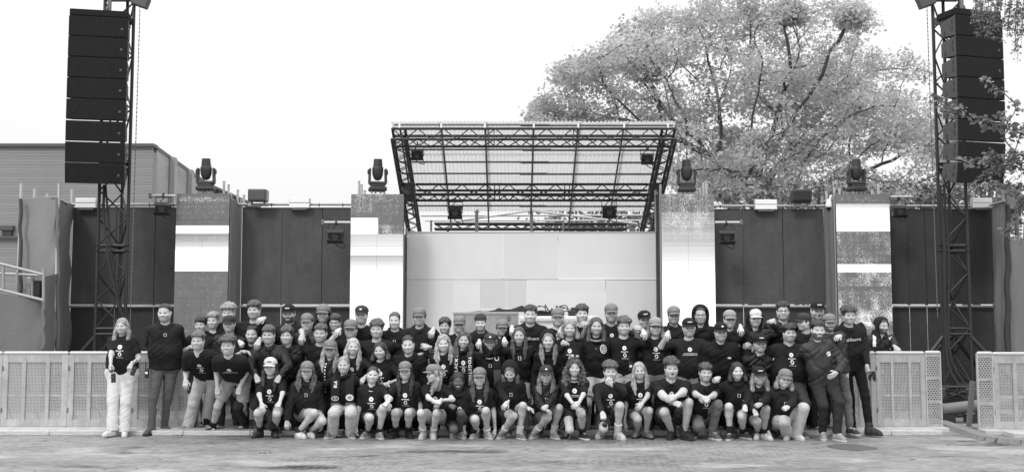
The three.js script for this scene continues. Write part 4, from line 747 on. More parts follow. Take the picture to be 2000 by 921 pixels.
{ // near tree just outside the frame on the right, twigs reaching in
  const D = 10.5, r = rng(303), P = (px, py, d = D) => at(px, py, d), base = V(P(2330, 600).x, 0, -11.2);
  const t = thing('overhanging_tree', 'near tree whose leafy twigs hang before the right speaker array', 'tree', base.clone());
  const geos = [], places = [];
  const limb = (pts, r0, r1) => { const c = new THREE.CatmullRomCurve3(pts), seg = Math.max(6, pts.length * 6), g = new THREE.TubeGeometry(c, seg, 1, r0 > 0.03 ? 8 : 5), p = g.attributes.position, rs = (r0 > 0.03 ? 8 : 5) + 1; for (let i = 0; i <= seg; i++) { const q = c.getPointAt(i / seg), rr = lerp(r0, r1, i / seg); for (let j = 0; j < rs; j++) { const k = i * rs + j; p.setXYZ(k, q.x + (p.getX(k) - q.x) * rr, q.y + (p.getY(k) - q.y) * rr, q.z + (p.getZ(k) - q.z) * rr); } } geos.push(g); return c; };
  limb([base, V(base.x - 0.1, 1.4, -11.1), V(base.x - 0.15, 2.6, -11), V(base.x - 0.05, 4, -11)], 0.16, 0.07);
  const leafy = (c, from, dens, size, jit) => { const n = Math.round(c.getLength() * dens); for (let i = 0; i < n; i++) { const u = from + (1 - from) * r(), q = c.getPointAt(u); places.push({ x: q.x + (r() - 0.5) * jit, y: q.y + (r() - 0.5) * jit, z: q.z + (r() - 0.5) * jit, s: size, t: 0.7 + 0.6 * r() }); } };
  const trunkAt = (y) => V(base.x - 0.1, y, -11);
  const branch = (pts, r0, side, dens, size) => {
    const w = pts.map(([x, y, d]) => P(x, y, d ?? D)), c = limb([trunkAt(w[0].y + 0.2), ...w], r0, 0.004); leafy(c, 0.35, dens, size, 0.09);
    for (let i = 0; i < side; i++) { const u = 0.4 + 0.58 * r(), q = c.getPointAt(u), L = 0.18 + 0.3 * r(), e = q.clone().add(V((r() - 0.75) * L, (r() - 0.45) * L * 1.2, (r() - 0.5) * L)), cc = limb([q, q.clone().lerp(e, 0.5).add(V(0, 0.03, 0)), e], 0.006, 0.002); leafy(cc, 0.2, dens * 1.2, size, 0.07); }
  };
  branch([[2200, 320], [2090, 285], [2000, 262], [1930, 238], [1880, 225], [1836, 216]], 0.022, 9, 13, 1);
  branch([[2200, 340], [2060, 320], [1990, 300], [1960, 260], [1985, 212], [1975, 190]], 0.018, 7, 10, 1);
  branch([[2200, 420], [2080, 370], [2000, 330], [1950, 320], [1905, 318], [1885, 318]], 0.018, 9, 15, 1);
  branch([[2180, 430], [2080, 400], [2010, 372], [1960, 362], [1925, 368], [1905, 365]], 0.015, 9, 15, 1);
  branch([[2180, 460], [2080, 430], [2020, 400], [1990, 420], [1978, 440], [1970, 455]], 0.015, 8, 14, 0.8);
  branch([[2200, 300], [2080, 270], [2010, 240], [1985, 290], [1970, 330]], 0.014, 8, 12, 1);
  // fine hanging curtain at the top
  for (let i = 0; i < 30; i++) { const x = 1905 + r() * 130, y0 = -30 - r() * 30, y1 = 20 + r() * (x > 1955 ? 105 : 60), d = 10 + r() * 1.2, c = limb([P(x + 40, y0 - 20, d), P(x + 12, y0, d), P(x, (y0 + y1) / 2, d), P(x - 8 + r() * 10, y1, d)], 0.005, 0.0015); leafy(c, 0.15, 34, 0.42, 0.05); }
  const topLimb = limb([trunkAt(4), P(2150, -60, 10.6), P(2040, -62, 10.5), P(1940, -55, 10.4)], 0.03, 0.01);
  put(t, new THREE.Mesh(mergeGeometries(geos), M.bark), 'branches');
  instances(t, 'foliage', [31, 32, 33].map((s) => leafCluster(s, 7, 0.048, 0.1)), leafMat2, places, 19);
}
// ---------------------------------------------------------------- people: distance fields meshed with surface nets
const GRID = new Float32Array(4_000_000), VIDX = new Int32Array(4_000_000);
function surfaceNets(sdf, lo, hi, h) {
  const nx = Math.ceil((hi.x - lo.x) / h) + 2, ny = Math.ceil((hi.y - lo.y) / h) + 2, nz = Math.ceil((hi.z - lo.z) / h) + 2, B = 5, sx = 1, sy = nx, sz = nx * ny, total = nx * ny * nz;
  if (total > GRID.length) throw new Error('field too large ' + [nx, ny, nz]);
  const half = B * h * 0.5 * 1.7321 * 1.3 + h, active = [];
  for (let bz = 0; bz < nz; bz += B) for (let by = 0; by < ny; by += B) for (let bx = 0; bx < nx; bx += B) {
    const ex = Math.min(nx, bx + B), ey = Math.min(ny, by + B), ez = Math.min(nz, bz + B);
    const d = sdf(lo.x + (bx + ex - 1) * 0.5 * h, lo.y + (by + ey - 1) * 0.5 * h, lo.z + (bz + ez - 1) * 0.5 * h), far = Math.abs(d) > half;
    if (!far) active.push(bx, by, bz, ex, ey, ez);
    for (let z = bz; z < ez; z++) for (let y = by; y < ey; y++) for (let x = bx; x < ex; x++) GRID[x + y * sy + z * sz] = far ? d : sdf(lo.x + x * h, lo.y + y * h, lo.z + z * h);
  }
  const pos = [], idx = []; let n = 0;
  VIDX.fill(-1, 0, total);
  const C = [0, sx, sy, sx + sy, sz, sx + sz, sy + sz, sx + sy + sz], E = [[0, 1], [2, 3], [4, 5], [6, 7], [0, 2], [1, 3], [4, 6], [5, 7], [0, 4], [1, 5], [2, 6], [3, 7]];
  for (let z = 0; z < nz - 1; z++) for (let y = 0; y < ny - 1; y++) for (let x = 0; x < nx - 1; x++) {
    const o = x + y * sy + z * sz, s = GRID[o] < 0; let mixed = false;
    for (let c = 1; c < 8; c++) if ((GRID[o + C[c]] < 0) !== s) { mixed = true; break; }
    if (!mixed) continue;
    let px = 0, py = 0, pz = 0, k = 0;
    for (const [a, b] of E) { const da = GRID[o + C[a]], db = GRID[o + C[b]]; if ((da < 0) === (db < 0)) continue; const t = da / (da - db); px += (a & 1) + t * ((b & 1) - (a & 1)); py += (a >> 1 & 1) + t * ((b >> 1 & 1) - (a >> 1 & 1)); pz += (a >> 2) + t * ((b >> 2) - (a >> 2)); k++; }
    pos.push(lo.x + (x + px / k) * h, lo.y + (y + py / k) * h, lo.z + (z + pz / k) * h); VIDX[o] = n++;
  }
  for (let z = 1; z < nz - 1; z++) for (let y = 1; y < ny - 1; y++) for (let x = 1; x < nx - 1; x++) {
    const o = x + y * sy + z * sz, s = GRID[o] < 0;
    const quad = (a, b, c, d, flip) => { const A = VIDX[a], Bq = VIDX[b], Cq = VIDX[c], Dq = VIDX[d]; if (A < 0 || Bq < 0 || Cq < 0 || Dq < 0) return; flip ? idx.push(A, Cq, Bq, A, Dq, Cq) : idx.push(A, Bq, Cq, A, Cq, Dq); };
    if (s !== GRID[o + sx] < 0) quad(o - sy - sz, o - sz, o, o - sy, !s);
    if (s !== GRID[o + sy] < 0) quad(o - sx - sz, o - sx, o, o - sz, s ? false : true);
    if (s !== GRID[o + sz] < 0) quad(o - sx - sy, o - sy, o, o - sx, !s);
  }
  // y edges wind the other way round; fixed here by checking below in orient()
  const g = new THREE.BufferGeometry(); g.setAttribute('position', new THREE.Float32BufferAttribute(pos, 3)); g.setIndex(idx);
  return g;
}
function finish(g, sdf) { // normals from the field, triangles turned to agree with them
  const p = g.attributes.position, n = new Float32Array(p.count * 3), e = 0.004;
  for (let i = 0; i < p.count; i++) {
    const x = p.getX(i), y = p.getY(i), z = p.getZ(i), d = sdf(x, y, z), a = sdf(x + e, y, z) - d, b = sdf(x, y + e, z) - d, c = sdf(x, y, z + e) - d, l = Math.hypot(a, b, c) || 1;
    n[i * 3] = a / l; n[i * 3 + 1] = b / l; n[i * 3 + 2] = c / l;
  }
  g.setAttribute('normal', new THREE.BufferAttribute(n, 3));
  const ix = g.index.array, P = p.array;
  for (let t = 0; t < ix.length; t += 3) {
    const a = ix[t] * 3, b = ix[t + 1] * 3, c = ix[t + 2] * 3, ux = P[b] - P[a], uy = P[b + 1] - P[a + 1], uz = P[b + 2] - P[a + 2], vx = P[c] - P[a], vy = P[c + 1] - P[a + 1], vz = P[c + 2] - P[a + 2];
    if ((uy * vz - uz * vy) * (n[a] + n[b] + n[c]) + (uz * vx - ux * vz) * (n[a + 1] + n[b + 1] + n[c + 1]) + (ux * vy - uy * vx) * (n[a + 2] + n[b + 2] + n[c + 2]) < 0) { const k = ix[t + 1]; ix[t + 1] = ix[t + 2]; ix[t + 2] = k; }
  }
  return g;
}
const smin = (a, b, k) => { const h = Math.max(k - Math.abs(a - b), 0) / k; return Math.min(a, b) - h * h * k * 0.25; };
const smax = (a, b, k) => -smin(-a, -b, k);
// a tapered capsule, as a function of a point
function cap(a, b, ra, rb = ra) {
  const ax = a.x, ay = a.y, az = a.z, dx = b.x - ax, dy = b.y - ay, dz = b.z - az, l2 = dx * dx + dy * dy + dz * dz || 1e-9;
  return (x, y, z) => { const px = x - ax, py = y - ay, pz = z - az; let h = (px * dx + py * dy + pz * dz) / l2; h = h < 0 ? 0 : h > 1 ? 1 : h; const qx = px - h * dx, qy = py - h * dy, qz = pz - h * dz; return Math.sqrt(qx * qx + qy * qy + qz * qz) - (ra + (rb - ra) * h); };
}
function ell(cx, cy, cz, rx, ry, rz) { return (x, y, z) => { const a = (x - cx) / rx, b = (y - cy) / ry, c = (z - cz) / rz, k0 = Math.sqrt(a * a + b * b + c * c), k1 = Math.sqrt(a * a / (rx * rx) + b * b / (ry * ry) + c * c / (rz * rz)); return k1 < 1e-6 ? -Math.min(rx, ry, rz) : k0 * (k0 - 1) / k1; }; }
const unionOf = (list, k) => (x, y, z) => { let d = 1e3; for (let i = 0; i < list.length; i++) d = smin(d, list[i](x, y, z), k); return d; };
function bounds(points, pad) { const b = new THREE.Box3(); points.forEach((p) => b.expandByPoint(p)); b.expandByScalar(pad); return b; }

// ---------------------------------------------------------------- hands (wrist at the origin, fingers towards +y, palm towards +z, thumb at +x for a right hand)
function makeHand(curls, thumbIn) {
  const prims = [cap(V(-0.022, 0.012, 0), V(-0.026, 0.085, 0), 0.015, 0.0135), cap(V(0, 0.008, 0), V(0, 0.09, 0), 0.017, 0.014), cap(V(0.022, 0.015, 0), V(0.027, 0.085, 0), 0.0155, 0.0135), cap(V(0, -0.03, 0), V(0, 0.03, 0), 0.025, 0.02), cap(V(0.016, 0.02, 0.008), V(0.028, 0.05, 0.008), 0.014, 0.01)];
  const base = unionOf(prims, 0.02), fingers = [];
  const F = [[0.031, 0.086, 0.072, 0.1], [0.0105, 0.092, 0.08, 0.02], [-0.0105, 0.09, 0.075, -0.05], [-0.03, 0.082, 0.058, -0.13]];
  F.forEach(([x, y, L, splay], i) => {
    let p = V(x, y - 0.008, 0), ang = 0; const seg = [0.46, 0.3, 0.26], rad = [0.0095, 0.0087, 0.0078, 0.0068], s = i === 3 ? 0.88 : 1;
    seg.forEach((q, k) => { ang += curls[k] * (1 + 0.12 * (i - 1)); const d = V(Math.sin(splay), Math.cos(ang), Math.sin(ang)).normalize(), e = p.clone().addScaledVector(d, L * q); fingers.push(cap(p, e, rad[k] * s, rad[k + 1] * s)); p = e; });
  });
  const t0 = V(0.03, 0.022, 0.006), t1 = V(lerp(0.062, 0.04, thumbIn), 0.052, lerp(0.012, 0.035, thumbIn)), t2 = V(lerp(0.078, 0.018, thumbIn), 0.085, lerp(0.016, 0.045, thumbIn));
  const thumb = unionOf([cap(t0, t1, 0.0125, 0.0105), cap(t1, t2, 0.0105, 0.008)], 0.006);
  const sdf = (x, y, z) => { let d = base(x, y, z); d = smin(d, thumb(x, y, z), 0.01); let f = 1e3; for (const q of fingers) f = Math.min(f, q(x, y, z)); return smin(d, f, 0.006); };
  return finish(surfaceNets(sdf, V(-0.06, -0.06, -0.05), V(0.1, 0.2, 0.11), 0.0058), sdf);
}
const HANDS = { flat: makeHand([0.12, 0.16, 0.14], 0.15), relaxed: makeHand([0.35, 0.5, 0.4], 0.35), fist: makeHand([1.25, 1.5, 1.0], 0.9), drape: makeHand([0.55, 0.35, 0.25], 0.4) };

// ---------------------------------------------------------------- heads (eyes at y = 0, front +z, chin at -0.115, crown at +0.118)
function makeHead({ male, mouth, wide = 1, heavy = 0, beard = 0 }) {
  const jw = (male ? 0.061 : 0.056) + heavy * 0.008, jy = male ? -0.048 : -0.045;
  const solid = [ell(0, 0.03, -0.012, 0.073 * wide, 0.089, 0.093), ell(0, jy, 0.018, jw, 0.073, 0.066), ell(0, -0.096, 0.048, male ? 0.027 : 0.022, 0.019, 0.022), ell(-jw * 0.82, -0.06, 0.0, 0.018, 0.03, 0.03), ell(jw * 0.82, -0.06, 0.0, 0.018, 0.03, 0.03), ell(-0.036, -0.03, 0.056, 0.026 + heavy * 0.006, 0.022, 0.022), ell(0.036, -0.03, 0.056, 0.026 + heavy * 0.006, 0.022, 0.022)];
  const face = unionOf(solid, 0.035), brow = unionOf([cap(V(-0.04, 0.018, 0.064), V(-0.012, 0.016, 0.077), 0.0082), cap(V(0.04, 0.018, 0.064), V(0.012, 0.016, 0.077), 0.0082)], 0.01);
  const nose = unionOf([cap(V(0, 0.008, 0.08), V(0, -0.032, 0.099), 0.0075, 0.0115), ell(-0.011, -0.036, 0.089, 0.008, 0.0075, 0.009), ell(0.011, -0.036, 0.089, 0.008, 0.0075, 0.009)], 0.012);
  const socket = unionOf([ell(-0.031, -0.001, 0.093, 0.016, 0.011, 0.014), ell(0.031, -0.001, 0.093, 0.016, 0.011, 0.014)], 0.006), eye = unionOf([ell(-0.031, -0.001, 0.066, 0.0125, 0.0115, 0.0125), ell(0.031, -0.001, 0.066, 0.0125, 0.0115, 0.0125)], 0.002);
  const mw = mouth === 'smile' || mouth === 'grin' ? 0.025 : 0.02, lips = unionOf([cap(V(-mw, mouth === 'flat' ? -0.066 : -0.062, 0.066), V(0, -0.063, 0.083), 0.005, 0.0065), cap(V(mw, mouth === 'flat' ? -0.066 : -0.062, 0.066), V(0, -0.063, 0.083), 0.005, 0.0065), cap(V(-mw * 0.8, -0.07, 0.068), V(0, -0.076, 0.08), 0.005, 0.007), cap(V(mw * 0.8, -0.07, 0.068), V(0, -0.076, 0.08), 0.005, 0.007)], 0.008);
  const open = mouth === 'grin' ? (x, y, z) => ell(0, -0.0675, 0.085, 0.0245, 0.0062, 0.03)(x, y - 9 * x * x, z) : mouth === 'open' ? ell(0, -0.069, 0.09, 0.015, 0.009, 0.024) : mouth === 'smile' ? (x, y, z) => ell(0, -0.068, 0.085, 0.023, 0.0038, 0.03)(x, y - 7 * x * x, z) : ell(0, -0.0695, 0.093, 0.02, 0.0018, 0.01);
  const ears = unionOf([ell(-0.0755 * wide, -0.01, -0.012, 0.008, 0.03, 0.019), ell(0.0755 * wide, -0.01, -0.012, 0.008, 0.03, 0.019)], 0.004);
  const neck = cap(V(0, -0.05, -0.022), V(0, -0.2, -0.045), male ? 0.055 + heavy * 0.008 : 0.046, male ? 0.06 + heavy * 0.01 : 0.05);
  const sdf = (x, y, z) => {
    let d = face(x, y, z); d = smin(d, brow(x, y, z), 0.018); d = smax(d, -socket(x, y, z), 0.012); d = smin(d, eye(x, y, z), 0.004); d = smin(d, nose(x, y, z), 0.014); d = smin(d, lips(x, y, z), 0.01); if (mouth !== 'grin' && mouth !== 'smile') d = smax(d, -open(x, y, z), 0.004);
    d = smin(d, ears(x, y, z), 0.008); d = smin(d, neck(x, y, z), 0.03); return Math.max(d, -0.175 - y);
  };
  const g = finish(surfaceNets(sdf, V(-0.1, -0.185, -0.125), V(0.1, 0.135, 0.125), 0.0062), sdf);
  for (const pass of [0, 1]) { const P = g.attributes.position.array, ix = g.index.array, pos = Array.from(P), out = [], mids = new Map(), mid = (a, b) => { const key = a < b ? a * 1e6 + b : b * 1e6 + a; if (!mids.has(key)) { mids.set(key, pos.length / 3); pos.push((P[a * 3] + P[b * 3]) / 2, (P[a * 3 + 1] + P[b * 3 + 1]) / 2, (P[a * 3 + 2] + P[b * 3 + 2]) / 2); } return mids.get(key); };
    for (let t = 0; t < ix.length; t += 3) { const [a, b, c] = [ix[t], ix[t + 1], ix[t + 2]], cx = Math.abs(P[a * 3] + P[b * 3] + P[c * 3]) / 3, cy = (P[a * 3 + 1] + P[b * 3 + 1] + P[c * 3 + 1]) / 3, cz = (P[a * 3 + 2] + P[b * 3 + 2] + P[c * 3 + 2]) / 3; if (cz > 0.045 && (pass ? (cy > -0.085 && cy < -0.05 && cx < 0.034) || (cy > -0.016 && cy < 0.016 && cx > 0.012 && cx < 0.052) : cy > -0.088 && cy < 0.034 && cx < 0.056)) { const d = mid(a, b), e = mid(b, c), f = mid(c, a); out.push(a, d, f, d, b, e, f, e, c, d, e, f); } else out.push(a, b, c); }
    g.setAttribute('position', new THREE.Float32BufferAttribute(pos, 3)); g.setIndex(out); g.deleteAttribute('normal'); finish(g, sdf); }
  const p = g.attributes.position, N = p.count, mul = new Float32Array(N).fill(1), abs = new Float32Array(N).fill(-1), hairy = new Float32Array(N);
  const sm = (a, b, x) => { const t = clamp((x - a) / (b - a)); return t * t * (3 - 2 * t); };
  for (let i = 0; i < N; i++) {
    const x = p.getX(i), y = p.getY(i), z = p.getZ(i), ax = Math.abs(x);
    if (z > 0.03) {
      const ex = (ax - 0.031) / 0.0152, ey = (y + 0.001) / (mouth === 'grin' ? 0.0062 : 0.0075), de = ex * ex + ey * ey;
      if (de < 1) abs[i] = Math.abs(ax - 0.031) < 0.0068 ? 0.05 : mouth === 'grin' || mouth === 'smile' ? 0.24 : 0.3;
      else if (de < 2.6) mul[i] *= lerp(0.78, 1, sm(1, 2.8, de)); // lashes and lid crease
      const bx = clamp((ax - 0.012) / 0.034), by = 0.0205 + 0.007 * Math.sin(bx * 2.4); if (ax > 0.01 && ax < 0.05 && Math.abs(y - by) < 0.0042) hairy[i] = male ? 0.45 : 0.28;
      if (z > 0.045 && y < -0.045 && y > -0.095) { // lips, teeth, the line of the mouth
        const wide_ = mouth === 'grin' ? 0.0255 : mouth === 'smile' ? 0.0235 : mouth === 'open' ? 0.017 : 0.021, bend = mouth === 'grin' ? 10 : mouth === 'smile' ? 9 : mouth === 'flat' ? -4 : 3, yc = -0.068 + bend * x * x, t = { grin: 0.0055, smile: 0.0032, open: 0.0085, closed: 0, flat: 0 }[mouth] * (1 - (ax / wide_) ** 4), dy = Math.abs(y - yc);
        if (ax < wide_) {
          if (mouth === 'open') { if (dy < t) abs[i] = y > yc + 0.004 ? 0.4 : 0.03; else if (dy < t + 0.005) mul[i] *= 0.68; }
          else if (t && dy < t) abs[i] = ax > wide_ - 0.002 ? 0.18 : 0.66; else if (dy < t + 0.002) mul[i] *= t ? 0.48 : 0.42; else if (dy < t + 0.006) mul[i] *= male ? 0.82 : 0.7;
        }
      }
      { const nx = ax - lerp(0.017, 0.033, clamp((-0.036 - y) / 0.03)); if (z > 0.04 && y < -0.034 && y > -0.072 && Math.abs(nx) < 0.003 && mouth !== 'closed' && mouth !== 'flat') mul[i] *= 0.88; }
      if (y < -0.038 && y > -0.05 && ax < 0.012 && ax > 0.004 && z > 0.075) mul[i] *= 0.9; // nostrils
      if (ax > 0.028 && ax < 0.05 && y < -0.02 && y > -0.06) mul[i] *= 1.03;
    }
    if (beard) { const jaw = sm(-0.022, -0.048, y + (ax > 0.045 ? 0 : 0.012)) * sm(-0.15, -0.115, y) * (z > -0.01 ? 1 : 0) * (1 - (ax < mw + 0.004 && y > -0.082 && y < -0.06 && z > 0.05 ? 1 : 0)); const tash = ax < 0.03 && y > -0.063 && y < -0.044 && z > 0.055 ? 1 : 0; const cheek = ax < 0.036 && y > -0.052 ? 0 : 1; hairy[i] = Math.max(hairy[i], beard * Math.max(jaw * cheek, tash)); }
    if (z < 0.0 && y < -0.08) mul[i] *= 0.95;
  }
  return { g, mul, abs, hairy };
}
const headCache = new Map();
function headOf(o) { const k = JSON.stringify(o); if (!headCache.has(k)) headCache.set(k, makeHead(o)); return headCache.get(k); }

// ---------------------------------------------------------------- hair, caps, hoods, glasses: shared shapes in the head's own axes
function tintStrands(g, seed, fine = 1) { // light and dark strands round the head
  const p = g.attributes.position, c = new Float32Array(p.count * 3);
  for (let i = 0; i < p.count; i++) { const x = p.getX(i), y = p.getY(i), z = p.getZ(i), a = Math.atan2(x, z + 0.02); const t = 0.5 + 0.7 * noise(x * 42 * fine + seed, y * 5, z * 42 * fine) + 0.9 * (noise(x * 110 * fine, y * 5 + a, z * 110 * fine + 3) - 0.5) + 0.25 * clamp((y - 0.05) / 0.08); c[i * 3] = c[i * 3 + 1] = c[i * 3 + 2] = clamp(t, 0.5, 1.35); }
  g.setAttribute('color', new THREE.BufferAttribute(c, 3)); return g;
}
const HAIR = {};
function hairField(style) {
  const skull = ell(0, 0.03, -0.012, 0.073, 0.089, 0.093), big = (rx, ry, rz, cy = 0.034, cz = -0.016) => ell(0, cy, cz, rx, ry, rz), ss = (a, b, x) => { const t = clamp((x - a) / (b - a)); return t * t * (3 - 2 * t); };
  const strand = (x, y, z, f, amp) => amp * (noise(x * f * 3.1 + 9, y * f, z * f * 3.1) - 0.5) * 2;
  const cut = (d, x, y, z, line, sideZ) => Math.max(d, Math.min(line - 9 * x * x * 1.2 - y, z - sideZ));
  // short cuts: top and side thickness, front line, how far the hair falls over the ears, roughness of the outline
  const shortCut = (o) => [(x, y, z) => {
    const top = ss(0.03, 0.085, y), front = ss(0.0, 0.07, z) * top, back = ss(0.02, -0.06, z);
    const n = noise(x * o.f + 3, y * o.f * 0.7, z * o.f) - 0.5, n2 = noise(x * o.f * 2.3, y * o.f * 1.4 + 7, z * o.f * 2.3 + 1) - 0.5;
    let d = skull(x, y, z) - lerp(o.side, o.top, top) - front * (o.quiff ?? 0) - back * 0.006 + (n * 1.5 + n2 * 0.8) * o.rough * (0.3 + 0.7 * top);
    const jag = (noise(x * 75 + o.f, 2.5, 4) - 0.5) * o.jag, part = o.part ? -o.part * Math.abs(x - 0.012) : -3.2 * x * x, line = o.line + part + jag;
    const fz = z > 0.022 ? lerp(o.burn, line, ss(0.022, 0.052, z)) : z > -0.03 ? o.burn + (z - 0.022) * -0.1 : lerp(o.burn, o.nape, ss(-0.03, -0.055, z));
    return Math.max(d, fz + 0.4 * strand(x, y, z, 20, 0.006) - y);
  }, V(-0.135, -0.11, -0.16), V(0.135, 0.19, 0.15)];
  switch (style) {
    case 'short': return shortCut({ top: 0.022, side: 0.004, quiff: 0.01, line: 0.073, burn: -0.018, nape: -0.06, rough: 0.012, jag: 0.022, f: 34 });
    case 'crop': return shortCut({ top: 0.01, side: 0.0022, quiff: 0.005, line: 0.077, burn: -0.02, nape: -0.055, rough: 0.005, jag: 0.014, f: 50 });
    case 'messy': return shortCut({ top: 0.034, side: 0.008, quiff: 0.014, line: 0.064, burn: -0.012, nape: -0.06, rough: 0.02, jag: 0.03, f: 36 });
    case 'undercap': return shortCut({ top: -0.004, side: 0.006, quiff: 0, line: 0.09, burn: -0.022, nape: -0.065, rough: 0.006, jag: 0.012, f: 40 });
    case 'undercaplong': return shortCut({ top: -0.004, side: 0.015, quiff: 0, line: 0.07, burn: -0.035, nape: -0.085, rough: 0.016, jag: 0.02, f: 34 });
    case 'curly': return shortCut({ top: 0.032, side: 0.009, quiff: 0.012, line: 0.066, burn: -0.012, nape: -0.055, rough: 0.022, jag: 0.026, f: 58 });
    case 'fringe': return shortCut({ top: 0.022, side: 0.009, quiff: 0.008, line: 0.055, burn: -0.026, nape: -0.07, rough: 0.012, jag: 0.042, f: 30 });
    case 'curtains': return shortCut({ top: 0.024, side: 0.014, quiff: 0.012, line: 0.082, part: 0.95, burn: -0.042, nape: -0.075, rough: 0.012, jag: 0.016, f: 26 });
    case 'tied': return [(x, y, z) => { let d = big(0.0775, 0.093, 0.0965)(x, y, z) + strand(x, y, z, 22, 0.0022); d = cut(d, x, y, z, 0.07, -0.01 + (y > 0 ? 0.03 : -0.01)); d = Math.max(d, -0.06 - y); return smin(d, ell(0.0, -0.01, -0.125, 0.035, 0.04, 0.03)(x, y, z), 0.02); }, V(-0.11, -0.09, -0.17), V(0.11, 0.15, 0.12)];
    case 'ponytail': return [(x, y, z) => { let d = big(0.078, 0.094, 0.097)(x, y, z) + strand(x, y, z, 22, 0.0024); d = cut(d, x, y, z, 0.068, -0.01 + (y > 0 ? 0.035 : -0.01)); d = Math.max(d, -0.06 - y); const tl = unionOf([cap(V(0.02, 0.03, -0.11), V(0.07, -0.07, -0.11), 0.026, 0.032), cap(V(0.07, -0.07, -0.11), V(0.1, -0.19, -0.03), 0.034, 0.022)], 0.03)(x, y, z) + 0.012 * (noise(x * 45, y * 30, z * 45) - 0.5); return smin(d, tl, 0.02); }, V(-0.11, -0.24, -0.18), V(0.15, 0.15, 0.12)];
    case 'bob': case 'longstraight': case 'longside': case 'longwavy': case 'longcurly': case 'shoulder': {
      const wavy = style === 'longwavy' ? 0.009 : style === 'longcurly' ? 0.02 : 0.004, L = { bob: -0.13, shoulder: -0.2, longstraight: -0.34, longside: -0.34, longwavy: -0.3, longcurly: -0.3 }[style], vol = { longcurly: 0.022, longwavy: 0.008, bob: 0.008, shoulder: 0.004 }[style] ?? 0;
      const sheets = [];
      for (const s of [-1, 1]) {
        const o = V(s * (0.072 + vol * 0.6), 0.02, 0.0), m = V(s * (0.088 + vol), -0.09, 0.0), e = V(s * (0.094 + vol * 1.4), Math.max(L, -0.2), 0.04), ee = V(s * (0.075 + vol), L, 0.085);
        sheets.push(cap(o, m, 0.02 + vol * 0.4, 0.027 + vol * 0.5), cap(m, e, 0.027 + vol * 0.5, 0.03 + vol * 0.4)); if (L < -0.2) sheets.push(cap(e, ee, 0.031 + vol * 0.4, 0.013), cap(V(s * 0.082, -0.09, 0.02), V(s * 0.06, L * 0.8, 0.085), 0.014, 0.011));
        sheets.push(cap(V(s * 0.045, -0.02, -0.07), V(s * 0.075, Math.max(L, -0.22), -0.03), 0.04 + vol, 0.03));
      }
      sheets.push(cap(V(0, 0, -0.075), V(0, Math.max(L, -0.2), -0.075), 0.045, 0.035));
      const fall = unionOf(sheets, 0.022);
      return [(x, y, z) => {
        let d = big(0.08 + vol * 0.6, 0.095 + vol * 0.4, 0.099 + vol * 0.3)(x, y, z); const f = Math.min(0.074 - 1.3 * Math.abs(x - 0.008) - y - (Math.abs(x) > 0.05 ? 0.1 : 0) + (Math.abs(x) > 0.05 ? 0.05 : 0), z - 0.018); d = Math.max(d, f);
        d = Math.max(d, -0.07 - y); d = smin(d, fall(x, y, z), 0.022);
        d = Math.max(d, Math.min(-ell(0, -0.035, 0.09, 0.068, 0.108, 0.09)(x, y, z), 1)); // keeps the face free
        const a = Math.atan2(x, z + 0.04); return d + 0.0035 * (noise(x * 120, y * 7, z * 120) - 0.5) * 2 + wavy * (noise(a * 22 + (style === 'longcurly' ? y * 40 : 2 * Math.sin(y * 30)), y * (style === 'longcurly' ? 40 : 10), 5) - 0.5) * 2;
      }, V(-0.18, L - 0.06, -0.17), V(0.18, 0.16, 0.16)];
    }
    case 'braids': return [(x, y, z) => { let d = big(0.086, 0.1, 0.106, 0.034, -0.02)(x, y, z); d = cut(d, x, y, z, 0.066, 0.0); d = Math.max(d, -0.05 - y); const f = unionOf([cap(V(-0.07, 0.03, -0.06), V(-0.115, -0.1, -0.05), 0.045, 0.035), cap(V(-0.02, 0, -0.1), V(-0.08, -0.14, -0.08), 0.05, 0.04)], 0.03)(x, y, z); d = smin(d, f, 0.03); const a = Math.atan2(x, y - 0.02); return d + 0.002 * Math.sin(a * 34 + 6 * z) + 0.008 * (noise(x * 50, y * 50, z * 50) - 0.5); }, V(-0.18, -0.2, -0.17), V(0.12, 0.16, 0.12)];
  }
}
function hairOf(style) { if (!HAIR[style]) { const [f, lo, hi] = hairField(style); HAIR[style] = tintStrands(finish(surfaceNets(f, lo, hi, style.startsWith('long') ? 0.0085 : 0.0072), f), style.length, style === 'longcurly' ? 0.6 : 1); } return HAIR[style]; }
